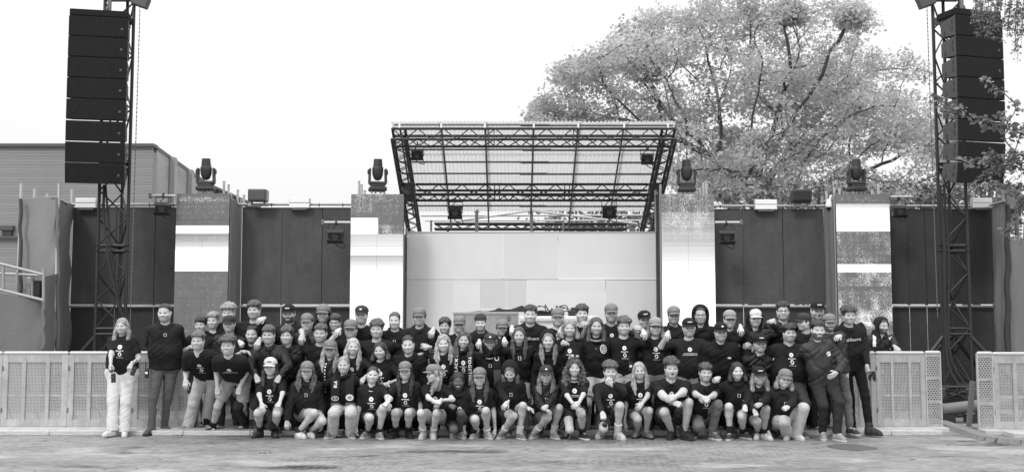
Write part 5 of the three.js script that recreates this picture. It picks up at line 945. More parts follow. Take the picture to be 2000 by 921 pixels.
const CAPS = (() => {
  const dome = ell(0, 0.036, -0.012, 0.0875, 0.098, 0.106), crown = (x, y, z) => { const d = smin(dome(x, y, z), ell(0, 0.075, 0.035, 0.068, 0.056, 0.056)(x, y, z), 0.03); const rim = 0.034 + 0.16 * (z > 0 ? z * 0.12 : z * 0.2); return Math.max(d, rim - y) + 0.001 * Math.sin(Math.atan2(x, z) * 6); };
  const visor = (x, y, z) => { const cy = 0.042 - 5.0 * x * x - 0.2 * (z - 0.07); return Math.max(Math.abs(y - cy) - 0.0042, ell(0, 0.036, 0.068, 0.078, 0.2, 0.09)(x, y, z) * 0.8, 0.066 - 3 * x * x - z); };
  const badge = (x, y, z) => Math.max(Math.abs(smin(dome(x, y, z), ell(0, 0.075, 0.035, 0.068, 0.056, 0.056)(x, y, z), 0.03) - 0.0015) - 0.004, ell(0, 0.082, 0.08, 0.0165, 0.0135, 0.06)(x, y, z));
  const word = (x, y, z) => Math.max(Math.abs(smin(dome(x, y, z), ell(0, 0.075, 0.035, 0.068, 0.056, 0.056)(x, y, z), 0.03) - 0.0015) - 0.004, Math.abs(y - 0.08) - 0.008, Math.abs(x) - 0.03, 0.02 - z);
  const mesh = (f, lo, hi, h) => finish(surfaceNets(f, lo, hi, h), f);
  const lift = (g) => { g.scale(1.02, 0.93, 1.02); g.translate(0, 0.017, 0); return g; };
  return { crown: lift(mesh(crown, V(-0.12, 0.0, -0.14), V(0.12, 0.16, 0.13), 0.0072)), visor: lift(mesh(visor, V(-0.1, -0.03, 0.03), V(0.1, 0.07, 0.2), 0.0048)), badge: lift(mesh(badge, V(-0.03, 0.055, 0.05), V(0.03, 0.11, 0.13), 0.0042)), word: lift(mesh(word, V(-0.045, 0.06, 0.03), V(0.045, 0.1, 0.13), 0.0042)) };
})();
const HOOD_UP = (() => {
  const shell = (x, y, z) => { const o = smin(ell(0, 0.03, -0.03, 0.112, 0.128, 0.128)(x, y, z), cap(V(0, -0.06, -0.06), V(0, -0.2, -0.07), 0.105, 0.12)(x, y, z), 0.06); const inner = smin(ell(0, 0.02, 0.0, 0.09, 0.108, 0.13)(x, y, z), ell(0, -0.06, 0.07, 0.068, 0.13, 0.12)(x, y, z), 0.03); return smax(Math.max(o, z - 0.095 + 0.35 * Math.abs(y - 0.02)), -inner, 0.012) + 0.006 * (noise(x * 20, y * 16, z * 20) - 0.5); };
  return finish(surfaceNets(shell, V(-0.17, -0.3, -0.22), V(0.17, 0.19, 0.15), 0.0095), shell);
})();
const GLASSES = (() => {
  const gs = [];
  for (const s of [-1, 1]) { const t = new THREE.TorusGeometry(0.0215, 0.0021, 5, 16); t.scale(1.12, 0.92, 1); t.translate(s * 0.032, -0.003, 0.094); gs.push(t); const arm = new THREE.TubeGeometry(new THREE.LineCurve3(V(s * 0.056, 0.002, 0.092), V(s * 0.078, 0.004, -0.01)), 2, 0.0022, 4); gs.push(arm); }
  gs.push(new THREE.TubeGeometry(new THREE.QuadraticBezierCurve3(V(-0.01, 0, 0.096), V(0, 0.006, 0.103), V(0.01, 0, 0.096)), 4, 0.0022, 4)); return mergeGeometries(gs);
})();
// shoes: ankle above the origin, toe towards +z
const SHOES = (() => {
  const up = (boot) => (x, y, z) => { let d = smin(cap(V(0, 0.045, -0.045), V(0, 0.034, 0.14), 0.044, 0.036)(x, y, z), cap(V(0, 0.05, -0.03), V(0, boot ? 0.17 : 0.1, -0.035), 0.045, boot ? 0.052 : 0.04)(x, y, z), 0.04); d = smin(d, ell(0, 0.06, 0.05, 0.034, 0.035, 0.06)(x, y, z), 0.03); d = Math.max(d, 0.012 - y, y - (boot ? 0.16 : 0.095)); return d + 0.003 * Math.sin(z * 90) * (y > 0.05 ? 1 : 0); };
  const sole = (x, y, z) => Math.max(smin(cap(V(0, 0.02, -0.045), V(0, 0.02, 0.05), 0.05, 0.047)(x, y * 0.3 + 0.014, z), cap(V(0, 0.02, 0.05), V(0, 0.02, 0.14), 0.047, 0.043)(x, y * 0.3 + 0.014, z), 0.02), -y, y - 0.03);
  const lo = V(-0.08, -0.02, -0.13), hi = V(0.08, 0.2, 0.22);
  const stripe = (x, y, z) => Math.max(Math.abs(up(false)(x, y, z)) - 0.009, Math.min(Math.abs(z - 0.02 + (y - 0.05) * 0.6) - 0.006, Math.abs(z - 0.045 + (y - 0.05) * 0.6) - 0.006, Math.abs(z - 0.07 + (y - 0.05) * 0.6) - 0.006), 0.03 - y, y - 0.075, 0.02 - Math.abs(x));
  const laces = (x, y, z) => Math.max(Math.abs(up(false)(x, y, z)) - 0.006, Math.min(...[0.015, 0.037, 0.059, 0.081].map((q) => Math.abs(z - q + 0.25 * x) - 0.0055)), 0.05 - y, Math.abs(x) - 0.024);
  return { laces: finish(surfaceNets(laces, lo, hi, 0.0065), laces), shoe: finish(surfaceNets(up(false), lo, hi, 0.011), up(false)), boot: finish(surfaceNets(up(true), lo, hi, 0.012), up(true)), sole: finish(surfaceNets(sole, lo, hi, 0.0115), sole), stripe: finish(surfaceNets(stripe, lo, hi, 0.006), stripe) };
})();
// ---------------------------------------------------------------- clothing prints (flat print on the chest, 0.44 m square below the neck)
function canvasTex(w, h, draw) { const c = document.createElement('canvas'); c.width = w; c.height = h; draw(c.getContext('2d'), w, h); const t = new THREE.CanvasTexture(c); t.colorSpace = THREE.SRGBColorSpace; t.magFilter = THREE.LinearFilter; return t; }
const PX = 256 / 0.44;
function inkBlocks(g, x0, y, w, h, seed) { const r = rng(seed); let x = x0; while (x < x0 + w) { const b = 2 + r() * 4; g.fillRect(x, y + r() * h * 0.25, b, h * (0.7 + 0.3 * r())); x += b + 1 + r() * 1.5; } }
const flower = (g, x, y, r) => { g.fillStyle = '#eee'; g.beginPath(); g.arc(x, y, r, 0, 7); g.fill(); g.fillStyle = '#333'; g.beginPath(); g.ellipse(x + r * 0.05, y, r * 0.14, r * 0.34, 0.5, 0, 7); g.fill(); g.beginPath(); g.ellipse(x, y, r * 0.3, r * 0.12, -0.3, 0, 7); g.fill(); };
const PRINT = {
  two: (g) => { const c = 128; flower(g, c, 0.115 * PX, 0.03 * PX); g.fillStyle = '#e2e2e2'; inkBlocks(g, c - 0.048 * PX, 0.158 * PX, 0.1 * PX, 0.015 * PX, 3); g.fillRect(c - 0.048 * PX, 0.163 * PX, 0.1 * PX, 3); g.strokeStyle = '#eee'; g.lineWidth = 0.0125 * PX; g.beginPath(); g.ellipse(c + 4, 0.212 * PX, 0.0185 * PX, 0.022 * PX, 0, 0, 7); g.stroke(); g.fillStyle = '#141414'; g.fillRect(c - 0.012 * PX, 0.218 * PX, 0.012 * PX, 0.008 * PX); g.fillRect(c + 0.02 * PX, 0.198 * PX, 0.014 * PX, 0.007 * PX); g.fillStyle = '#c8c8c8'; inkBlocks(g, c - 0.04 * PX, 0.252 * PX, 0.09 * PX, 0.011 * PX, 8); },
  one: (g) => { const c = 128; flower(g, c, 0.105 * PX, 0.031 * PX); g.fillStyle = '#dedede'; inkBlocks(g, c - 0.095 * PX, 0.152 * PX, 0.19 * PX, 0.015 * PX, 5); inkBlocks(g, c - 0.1 * PX, 0.172 * PX, 0.2 * PX, 0.013 * PX, 6); },
  box: (g) => { const c = 132, y = 0.11 * PX, s = 0.034 * PX; g.strokeStyle = '#ccc'; g.lineWidth = 4; g.beginPath(); g.moveTo(c - s * 0.1, y - s / 2); g.lineTo(c - s / 2, y - s / 2); g.lineTo(c - s / 2, y + s * 0.6); g.lineTo(c - s * 0.1, y + s * 0.6); g.moveTo(c + s * 0.15, y - s / 2); g.lineTo(c + s / 2, y - s / 2); g.lineTo(c + s / 2, y + s * 0.6); g.lineTo(c + s * 0.15, y + s * 0.6); g.stroke(); g.strokeStyle = '#2a2a2a'; g.lineWidth = 2; g.beginPath(); g.moveTo(c, 10); g.lineTo(c, 60); g.stroke(); },
  guidance: (g) => { g.fillStyle = '#ddd'; g.font = 'bold 32px serif'; g.textAlign = 'center'; g.fillText('guidance', 128, 0.165 * PX, 150); },
  badge: (g) => { const x = 128 + 0.095 * PX, y = 0.115 * PX; g.strokeStyle = '#ddd'; g.lineWidth = 5; g.beginPath(); g.ellipse(x, y, 0.042 * PX, 0.055 * PX, -0.15, 0, 7); g.stroke(); g.lineWidth = 3; for (let i = 0; i < 16; i++) { const a = i * 0.393; g.beginPath(); g.moveTo(x + Math.cos(a) * 0.032 * PX, y + Math.sin(a) * 0.042 * PX); g.lineTo(x + Math.cos(a) * 0.036 * PX, y + Math.sin(a) * 0.047 * PX); g.stroke(); } g.lineWidth = 4; g.beginPath(); g.ellipse(x, y, 0.024 * PX, 0.034 * PX, -0.15, 0, 7); g.stroke(); g.beginPath(); g.moveTo(x - 6, y + 14); g.lineTo(x + 3, y - 12); g.lineTo(x + 8, y + 12); g.stroke(); g.fillStyle = '#ccc'; g.fillRect(120, 0.1 * PX, 3, 10); },
  disc: (g) => { const x = 128 + 0.1 * PX, y = 0.14 * PX; g.fillStyle = '#eee'; g.beginPath(); g.arc(x, y, 0.032 * PX, 0, 7); g.fill(); g.strokeStyle = '#222'; g.lineWidth = 4; g.beginPath(); g.moveTo(x - 16, y + 8); g.lineTo(x + 16, y - 8); g.stroke(); g.fillStyle = '#222'; g.fillRect(x - 8, y + 6, 6, 6); g.strokeStyle = '#111'; g.lineWidth = 2; g.beginPath(); g.moveTo(128, 0); g.lineTo(128, 256); g.stroke(); },
  patch: (g) => { const x = 128 + 0.1 * PX, y = 0.13 * PX; g.fillStyle = '#ddd'; g.beginPath(); g.ellipse(x + 6, y, 14, 9, 0.1, Math.PI, 0); g.lineTo(x + 20, y + 8); g.lineTo(x - 14, y + 4); g.fill(); },
  zip: (g) => { g.strokeStyle = '#565656'; g.lineWidth = 2; g.beginPath(); g.moveTo(128, 0); g.lineTo(128, 256); g.stroke(); },
  worker: (g) => { g.fillStyle = '#ddd'; g.fillRect(128 + 0.11 * PX, 0.14 * PX, 14, 12); g.strokeStyle = '#444'; g.lineWidth = 2; g.beginPath(); g.moveTo(128, 0); g.lineTo(128, 256); g.stroke(); },
  plain: () => {},
};
const fabricNoise = (() => { const r = rng(9); return Array.from({ length: 4000 }, () => r()); })();
const topMats = new Map();
function topMat(print, tone, rough = 0.9) {
  const k = print + tone; if (!topMats.has(k)) {
    const t = canvasTex(256, 256, (g) => { g.fillStyle = `rgb(${tone},${tone},${tone})`; g.fillRect(0, 0, 256, 256); for (let i = 0; i < 900; i++) { const v = Math.round(tone * (0.85 + 0.35 * fabricNoise[i])); g.fillStyle = `rgb(${v},${v},${v})`; g.fillRect(fabricNoise[i + 1000] * 256, fabricNoise[i + 2000] * 256, 3, 2); } PRINT[print](g); });
    topMats.set(k, new THREE.MeshPhysicalMaterial({ map: t, roughness: rough * 0.9, specularIntensity: 0.6 }));
  } return topMats.get(k);
}
const matCache = new Map(), tone = (v, o = {}) => { const k = v + JSON.stringify(o); if (!matCache.has(k)) { const m = new THREE.MeshPhysicalMaterial({ roughness: 0.8, specularIntensity: v < 0.08 ? 0.3 : 0.6, ...o }); m.color.setRGB(v, v, v); matCache.set(k, m); } return matCache.get(k); };
const skinMat = new THREE.MeshStandardMaterial({ vertexColors: true, roughness: 0.58 });
const hairMat = (v) => { const k = 'hair' + v; if (!matCache.has(k)) { const m = new THREE.MeshStandardMaterial({ vertexColors: true, roughness: 0.5 }); m.color.setRGB(v, v, v); matCache.set(k, m); } return matCache.get(k); };

// ---------------------------------------------------------------- one person
function ik(a, target, l1, l2, pole) { // middle joint and end of a two-bone limb
  const d = target.clone().sub(a); let L = d.length(); const max = (l1 + l2) * 0.995; if (L > max) { d.multiplyScalar(max / L); L = max; } const min = Math.abs(l1 - l2) + 0.06; if (L < min) { d.multiplyScalar(min / L); L = min; }
  const end = a.clone().add(d), n = d.clone().divideScalar(L), x = (l1 * l1 - l2 * l2 + L * L) / (2 * L), h = Math.sqrt(Math.max(0, l1 * l1 - x * x)), p = pole.clone().addScaledVector(n, -pole.dot(n)).normalize();
  return [a.clone().addScaledVector(n, x).addScaledVector(p, h), end];
}
function raySphere(px, py, c, r) { // where the line of sight through a pixel is at distance r from c, on the near side
  const d = ray(px, py).normalize(), o = V(0, EYE, 0), oc = o.clone().sub(c), b = oc.dot(d), q = b * b - oc.lengthSq() + r * r, t = -b - Math.sqrt(Math.max(0, q)), p = o.addScaledVector(d, t); return q < 0 ? p.sub(c).setLength(r).add(c) : p;
}
const ridge = (v) => 1 - Math.abs(2 * v - 1);
function folds(x, y, z, so) { // long slanting creases, crossing both ways
  const w = 0.04 * Math.sin(y * 9 + so), u1 = (x + w) * 0.82 + y * 0.57, v1 = y * 0.82 - (x + w) * 0.57, u2 = (x - w) * 0.78 - y * 0.62, v2 = y * 0.78 + (x - w) * 0.62;
  const a = ridge(noise(u1 * 4.5 + so, v1 * 17, z * 6)), b = ridge(noise(u2 * 4 + so * 1.7, v2 * 15 + 3, z * 6)), c = noise(x * 8 + so, y * 8, z * 8);
  return a * a * a * 0.9 + b * b * b * 0.8 + 0.5 * c - 0.75;
}
let personSeed = 0; const people = {};
function person(id, s) {
  const seed = ++personSeed, r = rng(seed * 131), male = s.g !== 'f', D = s.D, H0 = at(s.h[0], s.h[1] + 4.2, D), pose = s.pose ?? 'stand', lean = s.lean ?? (pose === 'squat' ? 0.42 : 0.08);
  const k = s.k ?? (pose === 'stand' && lean < 0.2 ? clamp((H0.y + 0.118) / (male ? 1.79 : 1.79), 0.9, 1.08) : male ? 0.99 : 0.93), w = (s.w ?? 1) * k, fat = s.fat ?? 0;
  const Q = new THREE.Quaternion().setFromEuler(new THREE.Euler(s.hd?.[1] ?? 0.05, (s.hd?.[0] ?? 0) + 0.04 * (r() - 0.5), s.hd?.[2] ?? 0.06 * (r() - 0.5), 'YXZ'));
  const hk = k * (male ? 1.06 : 1.06) * (s.hs ?? 1), H = H0.clone().addScaledVector(V(0, 0, 1).applyQuaternion(Q), -0.085 * hk);
  const headM = new THREE.Matrix4().compose(H, Q, V(hk * (1.02 + 0.06 * r()), hk * (0.93 + 0.04 * r()), hk));
  const N = H.clone().add(V(0, -0.178, -0.04).applyQuaternion(new THREE.Quaternion().slerp(Q, 0.5)).multiplyScalar(hk));
  const L0 = (pose === 'squat' ? 0.45 : 0.52) * k, dx = s.dx ?? 0;
  let dirP = V(dx, -Math.cos(lean), -Math.sin(lean)).normalize(), L = L0; const legMax = 0.86 * k + 0.095;
  if (pose === 'stand' && N.y + dirP.y * L > legMax) L = Math.min(L0 * 1.14, (N.y - legMax) / -dirP.y);
  const P = N.clone().addScaledVector(dirP, L); if (pose === 'squat') P.y = Math.max(P.y, 0.2);
  const U = N.clone().sub(P).normalize(), by = s.by ?? 0, R = V(Math.cos(by), s.rl ?? 0, -Math.sin(by)); R.addScaledVector(U, -R.dot(U)).normalize(); const F = R.clone().cross(U).normalize();
  const T = (x, u, f = 0) => N.clone().addScaledVector(R, x).addScaledVector(U, u).addScaledVector(F, f);
  const sw = (male ? 0.172 : 0.15) * w, S = [T(-sw, -0.055 * k), T(sw, -0.055 * k)];
  // torso
  const mid = (x, u, f) => P.clone().lerp(N, u).addScaledVector(R, x).addScaledVector(F, f), cx = (male ? 0.082 : 0.066) * w, cr = (male ? 0.104 : 0.094) * k + fat * 0.4, bx = (male ? 0.066 : 0.056) * w + fat * 0.6, br = (male ? 0.098 : 0.09) * k + fat, hx = (male ? 0.07 : 0.08) * w + fat * 0.5, hr = (male ? 0.104 : 0.106) * k + fat * 0.7;
  const torsoDef = []; for (const q of [-1, 1]) torsoDef.push([mid(q * cx, 0.74, 0), mid(q * bx, 0.35, 0.01 + fat * 0.4), cr, br], [mid(q * bx, 0.35, 0.01 + fat * 0.4), mid(q * hx, -0.02, -0.005), br, hr], [T(q * 0.03, -0.015, -0.012), T(q * sw * 0.72, -0.05 * k, -0.008), 0.05 * k, 0.052 * k], [T(q * sw * 0.5, -0.075 * k), S[q < 0 ? 0 : 1], 0.066 * k, 0.056 * k]);
  const bust = male ? [] : [-1, 1].map((q) => [mid(q * 0.066 * w, 0.62, 0.075 + fat * 0.3), mid(q * 0.068 * w, 0.58, 0.08 + fat * 0.3), 0.056 * k, 0.058 * k]);
  const J = [P.clone().addScaledVector(R, -0.09 * w).addScaledVector(U, -0.03 * k), P.clone().addScaledVector(R, 0.09 * w).addScaledVector(U, -0.03 * k)], tl = 0.44 * k, sl = 0.42 * k, ah = 0.085;
  // legs
  const legs = [0, 1].map((i) => {
    const kp = i ? s.kr : s.kl, fp = i ? s.fr : s.fl, q = i ? 1 : -1; let A, K;
    if (pose === 'squat') {
      K = kp ? raySphere(kp[0], kp[1], J[i], tl) : J[i].clone().add(V(q * 0.1, 0.12, 0.4).setLength(tl)); K.y = Math.max(K.y, 0.075);
      const h = Math.sqrt(Math.max(0.0004, sl * sl - (K.y - ah) ** 2)), ax = fp ? onFloor(fp[0], fp[1], 0.04).x : K.x; let ddx = clamp(ax - K.x, -h * 0.97, h * 0.97); const hz = Math.sqrt(Math.max(0, h * h - ddx * ddx)), fwd = fp?.[2] === 'f' ? 1 : -1;
      A = V(K.x + ddx, Math.max(ah, K.y - sl), K.z + fwd * hz); if (K.y - ah > sl) A.y = K.y - sl;
    } else {
      const t = fp ? onFloor(fp[0], fp[1], 0.03) : V(P.x + q * 0.115 * k + (s.fdx ?? 0), 0, (P.z + N.z) / 2 - 0.02 + 0.05 * (r() - 0.5)); t.y = ah; if (fp) t.z -= 0.05;
      const pole = kp ? raySphere(kp[0], kp[1], J[i], tl).sub(J[i]) : V(q * 0.12, 0.1, 1); [K, A] = ik(J[i], t, tl, sl, pole); if (A.y > ah + 0.03) A.y = ah + 0.02;
    }
    const toe = V((s.toe?.[i] ?? q * 0.35), 0, 1).normalize(); return { J: J[i], K, A, toe, kneel: pose === 'squat' && K.y < 0.16 };
  });
  // arms
  const ual = 0.285 * k, fal = 0.25 * k, arms = [0, 1].map((i) => {
    const a = (i ? s.R : s.L) ?? ['d'], q = i ? 1 : -1, kind = a[0]; let t, pole = V(q * 0.5, -0.8, -0.4), hand = 'relaxed', fd, pn;
    if (kind === 'd') { t = S[i].clone().add(V(q * 0.07, -0.52 * k, 0.02)); pn = V(-q, 0, -0.2); fd = V(0, -1, 0.12); pole = V(q * 0.3, 0, -1); }
    if (kind === 'f') { t = mid(q * 0.1, 0.1, 0.24); pn = V(0, -0.5, -0.9); fd = V(-q * 0.8, -0.5, 0.3); pole = V(q * 0.9, -0.4, -0.2); hand = 'fist'; }
    if (kind === 'b') { t = mid(q * 0.04, 0.2, -0.2); pn = V(0, 0, -1); fd = V(-q, -0.3, -0.2); pole = V(q, 0, -0.4); }
    if (kind === 'k') { t = legs[i].K.clone().add(V(a[1] ?? 0, 0.075 + (a[2] ?? 0), -0.03)); pn = V(0, -0.8, -0.35); fd = V(-q * 0.15, -0.55, 0.8); pole = V(q * 0.9, -0.1, -0.6); hand = 'drape'; }
    if (kind === 'x') { t = legs[1 - i].K.clone().add(V(q * 0.07 + (a[1] ?? 0), 0.09 + (a[2] ?? 0), -0.02)); pn = V(0, -0.9, -0.3); fd = V(-q, -0.15, 0.3); pole = V(q, -0.5, 0); hand = 'fist'; }
    if (kind === 'o') { t = S[i].clone().add(V(q * (a[1] ?? 0.44), 0.02 + (a[2] ?? 0), a[3] ?? -0.1)); pn = V(0, -1, 0.2); fd = V(q, -0.2, 0.35); pole = V(0, -0.5, -1); hand = 'drape'; }
    if (kind === 'p') { t = at(a[1], a[2], a[3] ?? D - 0.1); hand = a[4] ?? 'drape'; pn = V(0, -0.35, -0.9); fd = V(...(a[5] ?? [-q * 0.2, -0.8, 0.35])); if (a[6]) pole = V(...a[6]); if (a[7]) pn = V(...a[7]); }
    if (kind === 'hip') { t = mid(q * 0.17 * w, 0.1, 0.1); pn = V(-q, 0.2, -0.3); fd = V(-q * 0.6, -0.75, 0.3); pole = V(q, 0.1, -0.5); hand = 'flat'; }
    const [E, W] = ik(S[i], t, ual, fal, pole); return { S: S[i], E, W, hand, fd: fd.normalize(), pn, q };
  });
  // ----- body field
  const bodyList = [...torsoDef, ...bust].map((d) => cap(...d)); const limb = [];
  limb.push(cap(T(0, -0.03, -0.005), N.clone().lerp(H, 0.62), (male ? 0.058 : 0.05) * hk, (male ? 0.054 : 0.046) * hk));
  const armF = [], legF = [];
  for (const a of arms) { armF.push(cap(a.S, a.E, (male ? 0.05 : 0.043) * k + fat * 0.25 + (s.arm ?? 0), (male ? 0.041 : 0.036) * k + (s.arm ?? 0)), cap(a.E, a.W, (male ? 0.043 : 0.037) * k + (s.arm ?? 0) * 0.7, (male ? 0.027 : 0.024) * k)); }
  for (const l of legs) { const calf = l.K.clone().lerp(l.A, 0.3).add(V(0, 0, -0.018)); legF.push(cap(l.J, l.K, (male ? 0.084 : 0.086) * k + fat * 0.5, (male ? 0.058 : 0.057) * k + fat * 0.2), cap(l.K, calf, 0.055 * k, 0.056 * k + fat * 0.2), cap(calf, l.A, 0.054 * k, 0.034 * k), cap(l.A, l.A.clone().addScaledVector(l.toe, 0.12).setY(Math.max(0.032, l.A.y - 0.055)), 0.03, 0.02)); }
  const tF = unionOf(bodyList, 0.07), aL = unionOf([armF[0], armF[1]], 0.02), aR = unionOf([armF[2], armF[3]], 0.02), lL = unionOf(legF.slice(0, 4), 0.022), lR = unionOf(legF.slice(4), 0.022), nk = limb[0];
  const body = (x, y, z) => { let d = smin(tF(x, y, z), nk(x, y, z), 0.04); d = smin(d, Math.min(aL(x, y, z), aR(x, y, z)), 0.03); return smin(d, Math.min(lL(x, y, z), lR(x, y, z)), 0.03); };
  const pts = [N, P, N.clone().lerp(H, 0.7), ...arms.flatMap((a) => [a.S, a.E, a.W]), ...legs.flatMap((l) => [l.J, l.K, l.A, l.A.clone().addScaledVector(l.toe, 0.15)])], bb = bounds(pts, 0.16 + fat); bb.min.y = Math.max(bb.min.y, -0.03);
  const neckTop = H.clone().add(V(0, -0.125, -0.03).applyQuaternion(Q).multiplyScalar(hk)), neckN = V(0, 1, 0).applyQuaternion(Q);
  const cutBody = (x, y, z) => { const d = body(x, y, z), near = (x - N.x) ** 2 + (z - N.z) ** 2 < 0.03 && y > N.y; return near ? Math.max(d, (x - neckTop.x) * neckN.x + (y - neckTop.y) * neckN.y + (z - neckTop.z) * neckN.z) : d; };
  const back = s.back ? 1 : 0, hB = back ? 0.0225 : 0.0195, bodyG = finish(surfaceNets(cutBody, bb.min, bb.max, hB), body);
  const skin = s.skin ?? 0.5 * (0.84 + 0.26 * r()), cBody = new Float32Array(bodyG.attributes.position.count * 3);
  for (let i = 0; i < cBody.length / 3; i++) { const x = bodyG.attributes.position.getX(i), y = bodyG.attributes.position.getY(i), z = bodyG.attributes.position.getZ(i), t = skin * (0.92 + 0.14 * noise(x * 14, y * 14, z * 14)); cBody[i * 3] = cBody[i * 3 + 1] = cBody[i * 3 + 2] = t; }
  bodyG.setAttribute('color', new THREE.BufferAttribute(cBody, 3));
  // head
  const hd = headOf({ male, mouth: s.mouth ?? (['smile', 'closed', 'smile', 'grin'][seed % 4]), wide: s.wide ?? [0.97, 1, 1.03][seed % 3], heavy: fat > 0.02 ? 1 : 0, beard: s.beard ?? 0 });
  const hg = hd.g.clone().applyMatrix4(headM), hc = new Float32Array(hd.mul.length * 3), browTone = Math.min(s.beard ? 0.06 : 0.2, s.hc ?? 0.08, skin * 0.55);
  for (let i = 0; i < hd.mul.length; i++) { let t = hd.abs[i] >= 0 ? Math.min(hd.abs[i], 0.7) : lerp(skin * hd.mul[i], browTone, hd.hairy[i] * 0.95); hc[i * 3] = hc[i * 3 + 1] = hc[i * 3 + 2] = t; }
  hg.setAttribute('color', new THREE.BufferAttribute(hc, 3));
  // hands
  const parts = [bodyG, hg];
  for (const a of arms) {
    const fore = a.W.clone().sub(a.E).normalize(), y = a.fd.clone().lerp(fore, 0.35).normalize(), z = a.pn.clone().addScaledVector(y, -a.pn.dot(y)).normalize(), x = y.clone().cross(z), g = HANDS[a.hand].clone(), mir = a.q > 0 ? -1 : 1;
    const m = new THREE.Matrix4().makeBasis(x.multiplyScalar(mir), y, z).setPosition(a.W.x, a.W.y, a.W.z).multiply(new THREE.Matrix4().makeScale(k * (male ? 0.96 : 0.87), k * (male ? 0.96 : 0.88), k * (male ? 1.0 : 0.9)));
    g.applyMatrix4(m); if (mir < 0) { const ix = g.index.array.slice(); for (let t = 0; t < ix.length; t += 3) { const q = ix[t]; ix[t] = ix[t + 1]; ix[t + 1] = q; } g.setIndex(new THREE.BufferAttribute(ix, 1)); }
    const c = new Float32Array(g.attributes.position.count * 3).fill(skin * 1.0); g.setAttribute('color', new THREE.BufferAttribute(c, 3)); parts.push(g);
  }
  for (const g of parts) if (g.index.array.BYTES_PER_ELEMENT !== 4) g.setIndex(new THREE.BufferAttribute(Uint32Array.from(g.index.array), 1));
  const base = V((legs[0].A.x + legs[1].A.x) / 2, 0, (legs[0].A.z + legs[1].A.z) / 2), me = thing('person', s.n, 'person', base);
  put(me, new THREE.Mesh(mergeGeometries(parts), skinMat), 'body');
  // ----- top
  const topK = s.top ?? 'tee', ease = { tee: 0.017, long: 0.014, hood: 0.028, jack: 0.03, fleece: 0.036 }[topK], toWrist = topK !== 'tee', foldA = { tee: 0.006, long: 0.006, hood: 0.008, jack: 0.012, fleece: 0.008 }[topK];
  const tops = [...torsoDef, ...bust].map(([a, b, ra, rb]) => cap(a, b, ra + ease * (ra > 0.07 ? 1 : 0.55), rb + ease * (rb > 0.07 ? 1.15 : 0.55))), topT = unionOf(tops, 0.075), hemP = P.clone().addScaledVector(U, pose === 'squat' ? 0.0 : -0.075 * k + (s.hem ?? 0));
  const sleeve = arms.map((a) => {
    const up = cap(a.S, a.E, (male ? 0.05 : 0.043) * k + fat * 0.25 + (s.arm ?? 0) + ease * (topK === 'tee' ? 1 : 0.85), (male ? 0.042 : 0.037) * k + (s.arm ?? 0) + ease * (topK === 'tee' ? 1.5 : 0.8));
    if (!toWrist) { const d = a.E.clone().sub(a.S).normalize(), c = a.S.clone().lerp(a.E, s.sleeve ?? 0.74); return (x, y, z) => Math.max(up(x, y, z), (x - c.x) * d.x + (y - c.y) * d.y + (z - c.z) * d.z); }
    const d = a.W.clone().sub(a.E).normalize(), c = a.W.clone().addScaledVector(d, s.rolled ? -0.12 : -0.005), lo = cap(a.E, a.W, (male ? 0.043 : 0.038) * k + ease * 0.85, 0.029 * k + ease * 0.7);
    return (x, y, z) => smin(up(x, y, z), Math.max(lo(x, y, z), (x - c.x) * d.x + (y - c.y) * d.y + (z - c.z) * d.z), 0.015);
  });
  const coll = []; const nr = (male ? 0.058 : 0.05) * hk, neckDir = N.clone().lerp(H, 0.5).sub(N).normalize();
  const ring = (c, n, rad, thick) => (x, y, z) => { const px = x - c.x, py = y - c.y, pz = z - c.z, h = px * n.x + py * n.y + pz * n.z, q = Math.sqrt(Math.max(0, px * px + py * py + pz * pz - h * h)) - rad; return Math.sqrt(q * q + h * h) - thick; };
  const nTilt = neckDir.clone().addScaledVector(F, 0.45).normalize();
  if (topK === 'tee' || topK === 'long') coll.push(ring(T(0, 0.022, 0.002), nTilt, nr + 0.012, 0.0085));
  if (topK === 'hood') coll.push(ring(T(0, 0.032, 0.006), nTilt, nr + 0.03, 0.026), cap(T(-0.07, 0.0, -0.075), T(0.07, 0.0, -0.075), 0.05, 0.05), cap(T(-0.05, -0.06, -0.105), T(0.05, -0.06, -0.105), 0.05, 0.05));
  if (topK === 'jack' || topK === 'fleece') coll.push(ring(T(0, 0.03, 0.0), nTilt, nr + 0.016, 0.019), ring(T(0, 0.058, 0.0), nTilt, nr + 0.02, 0.013));
  const so = seed * 3.7;
  const top = (x, y, z) => {
    let d = topT(x, y, z); for (const c of coll) d = smin(d, c(x, y, z), 0.025);
    const hem = (x - hemP.x) * U.x + (y - hemP.y) * U.y + (z - hemP.z) * U.z; d = Math.max(d, -hem);
    d = smin(d, Math.min(sleeve[0](x, y, z), sleeve[1](x, y, z)), 0.03);
    if (d > 0.05 || d < -0.06) return d;
    return d + foldA * 1.35 * folds(x, y, z, so);
  };
  const tb = bounds([N, P, ...S, ...arms.flatMap((a) => (toWrist ? [a.E, a.W] : [a.E]))], 0.19 + fat);
  const topG = finish(surfaceNets(top, tb.min, tb.max, back ? 0.021 : 0.0175), top), tp = topG.attributes.position, uv = new Float32Array(tp.count * 2), po = s.po ?? [0, 0];
  for (let i = 0; i < tp.count; i++) { const q = V(tp.getX(i), tp.getY(i), tp.getZ(i)).sub(N), X = q.dot(R), Y = q.dot(U), Z = q.dot(F); let u = (X - po[0]) / 0.44 + 0.5, v = 1 + (Y - po[1]) / 0.44; if (Z < 0.02) u = X >= 0 ? Math.max(u, 1.2) : Math.min(u, -0.2); uv[i * 2] = u; uv[i * 2 + 1] = v; }
  topG.setAttribute('uv', new THREE.BufferAttribute(uv, 2));
  const topName = { tee: 't_shirt', long: 'sweater', hood: 'hoodie', jack: 'jacket', fleece: 'fleece_jacket' }[topK];
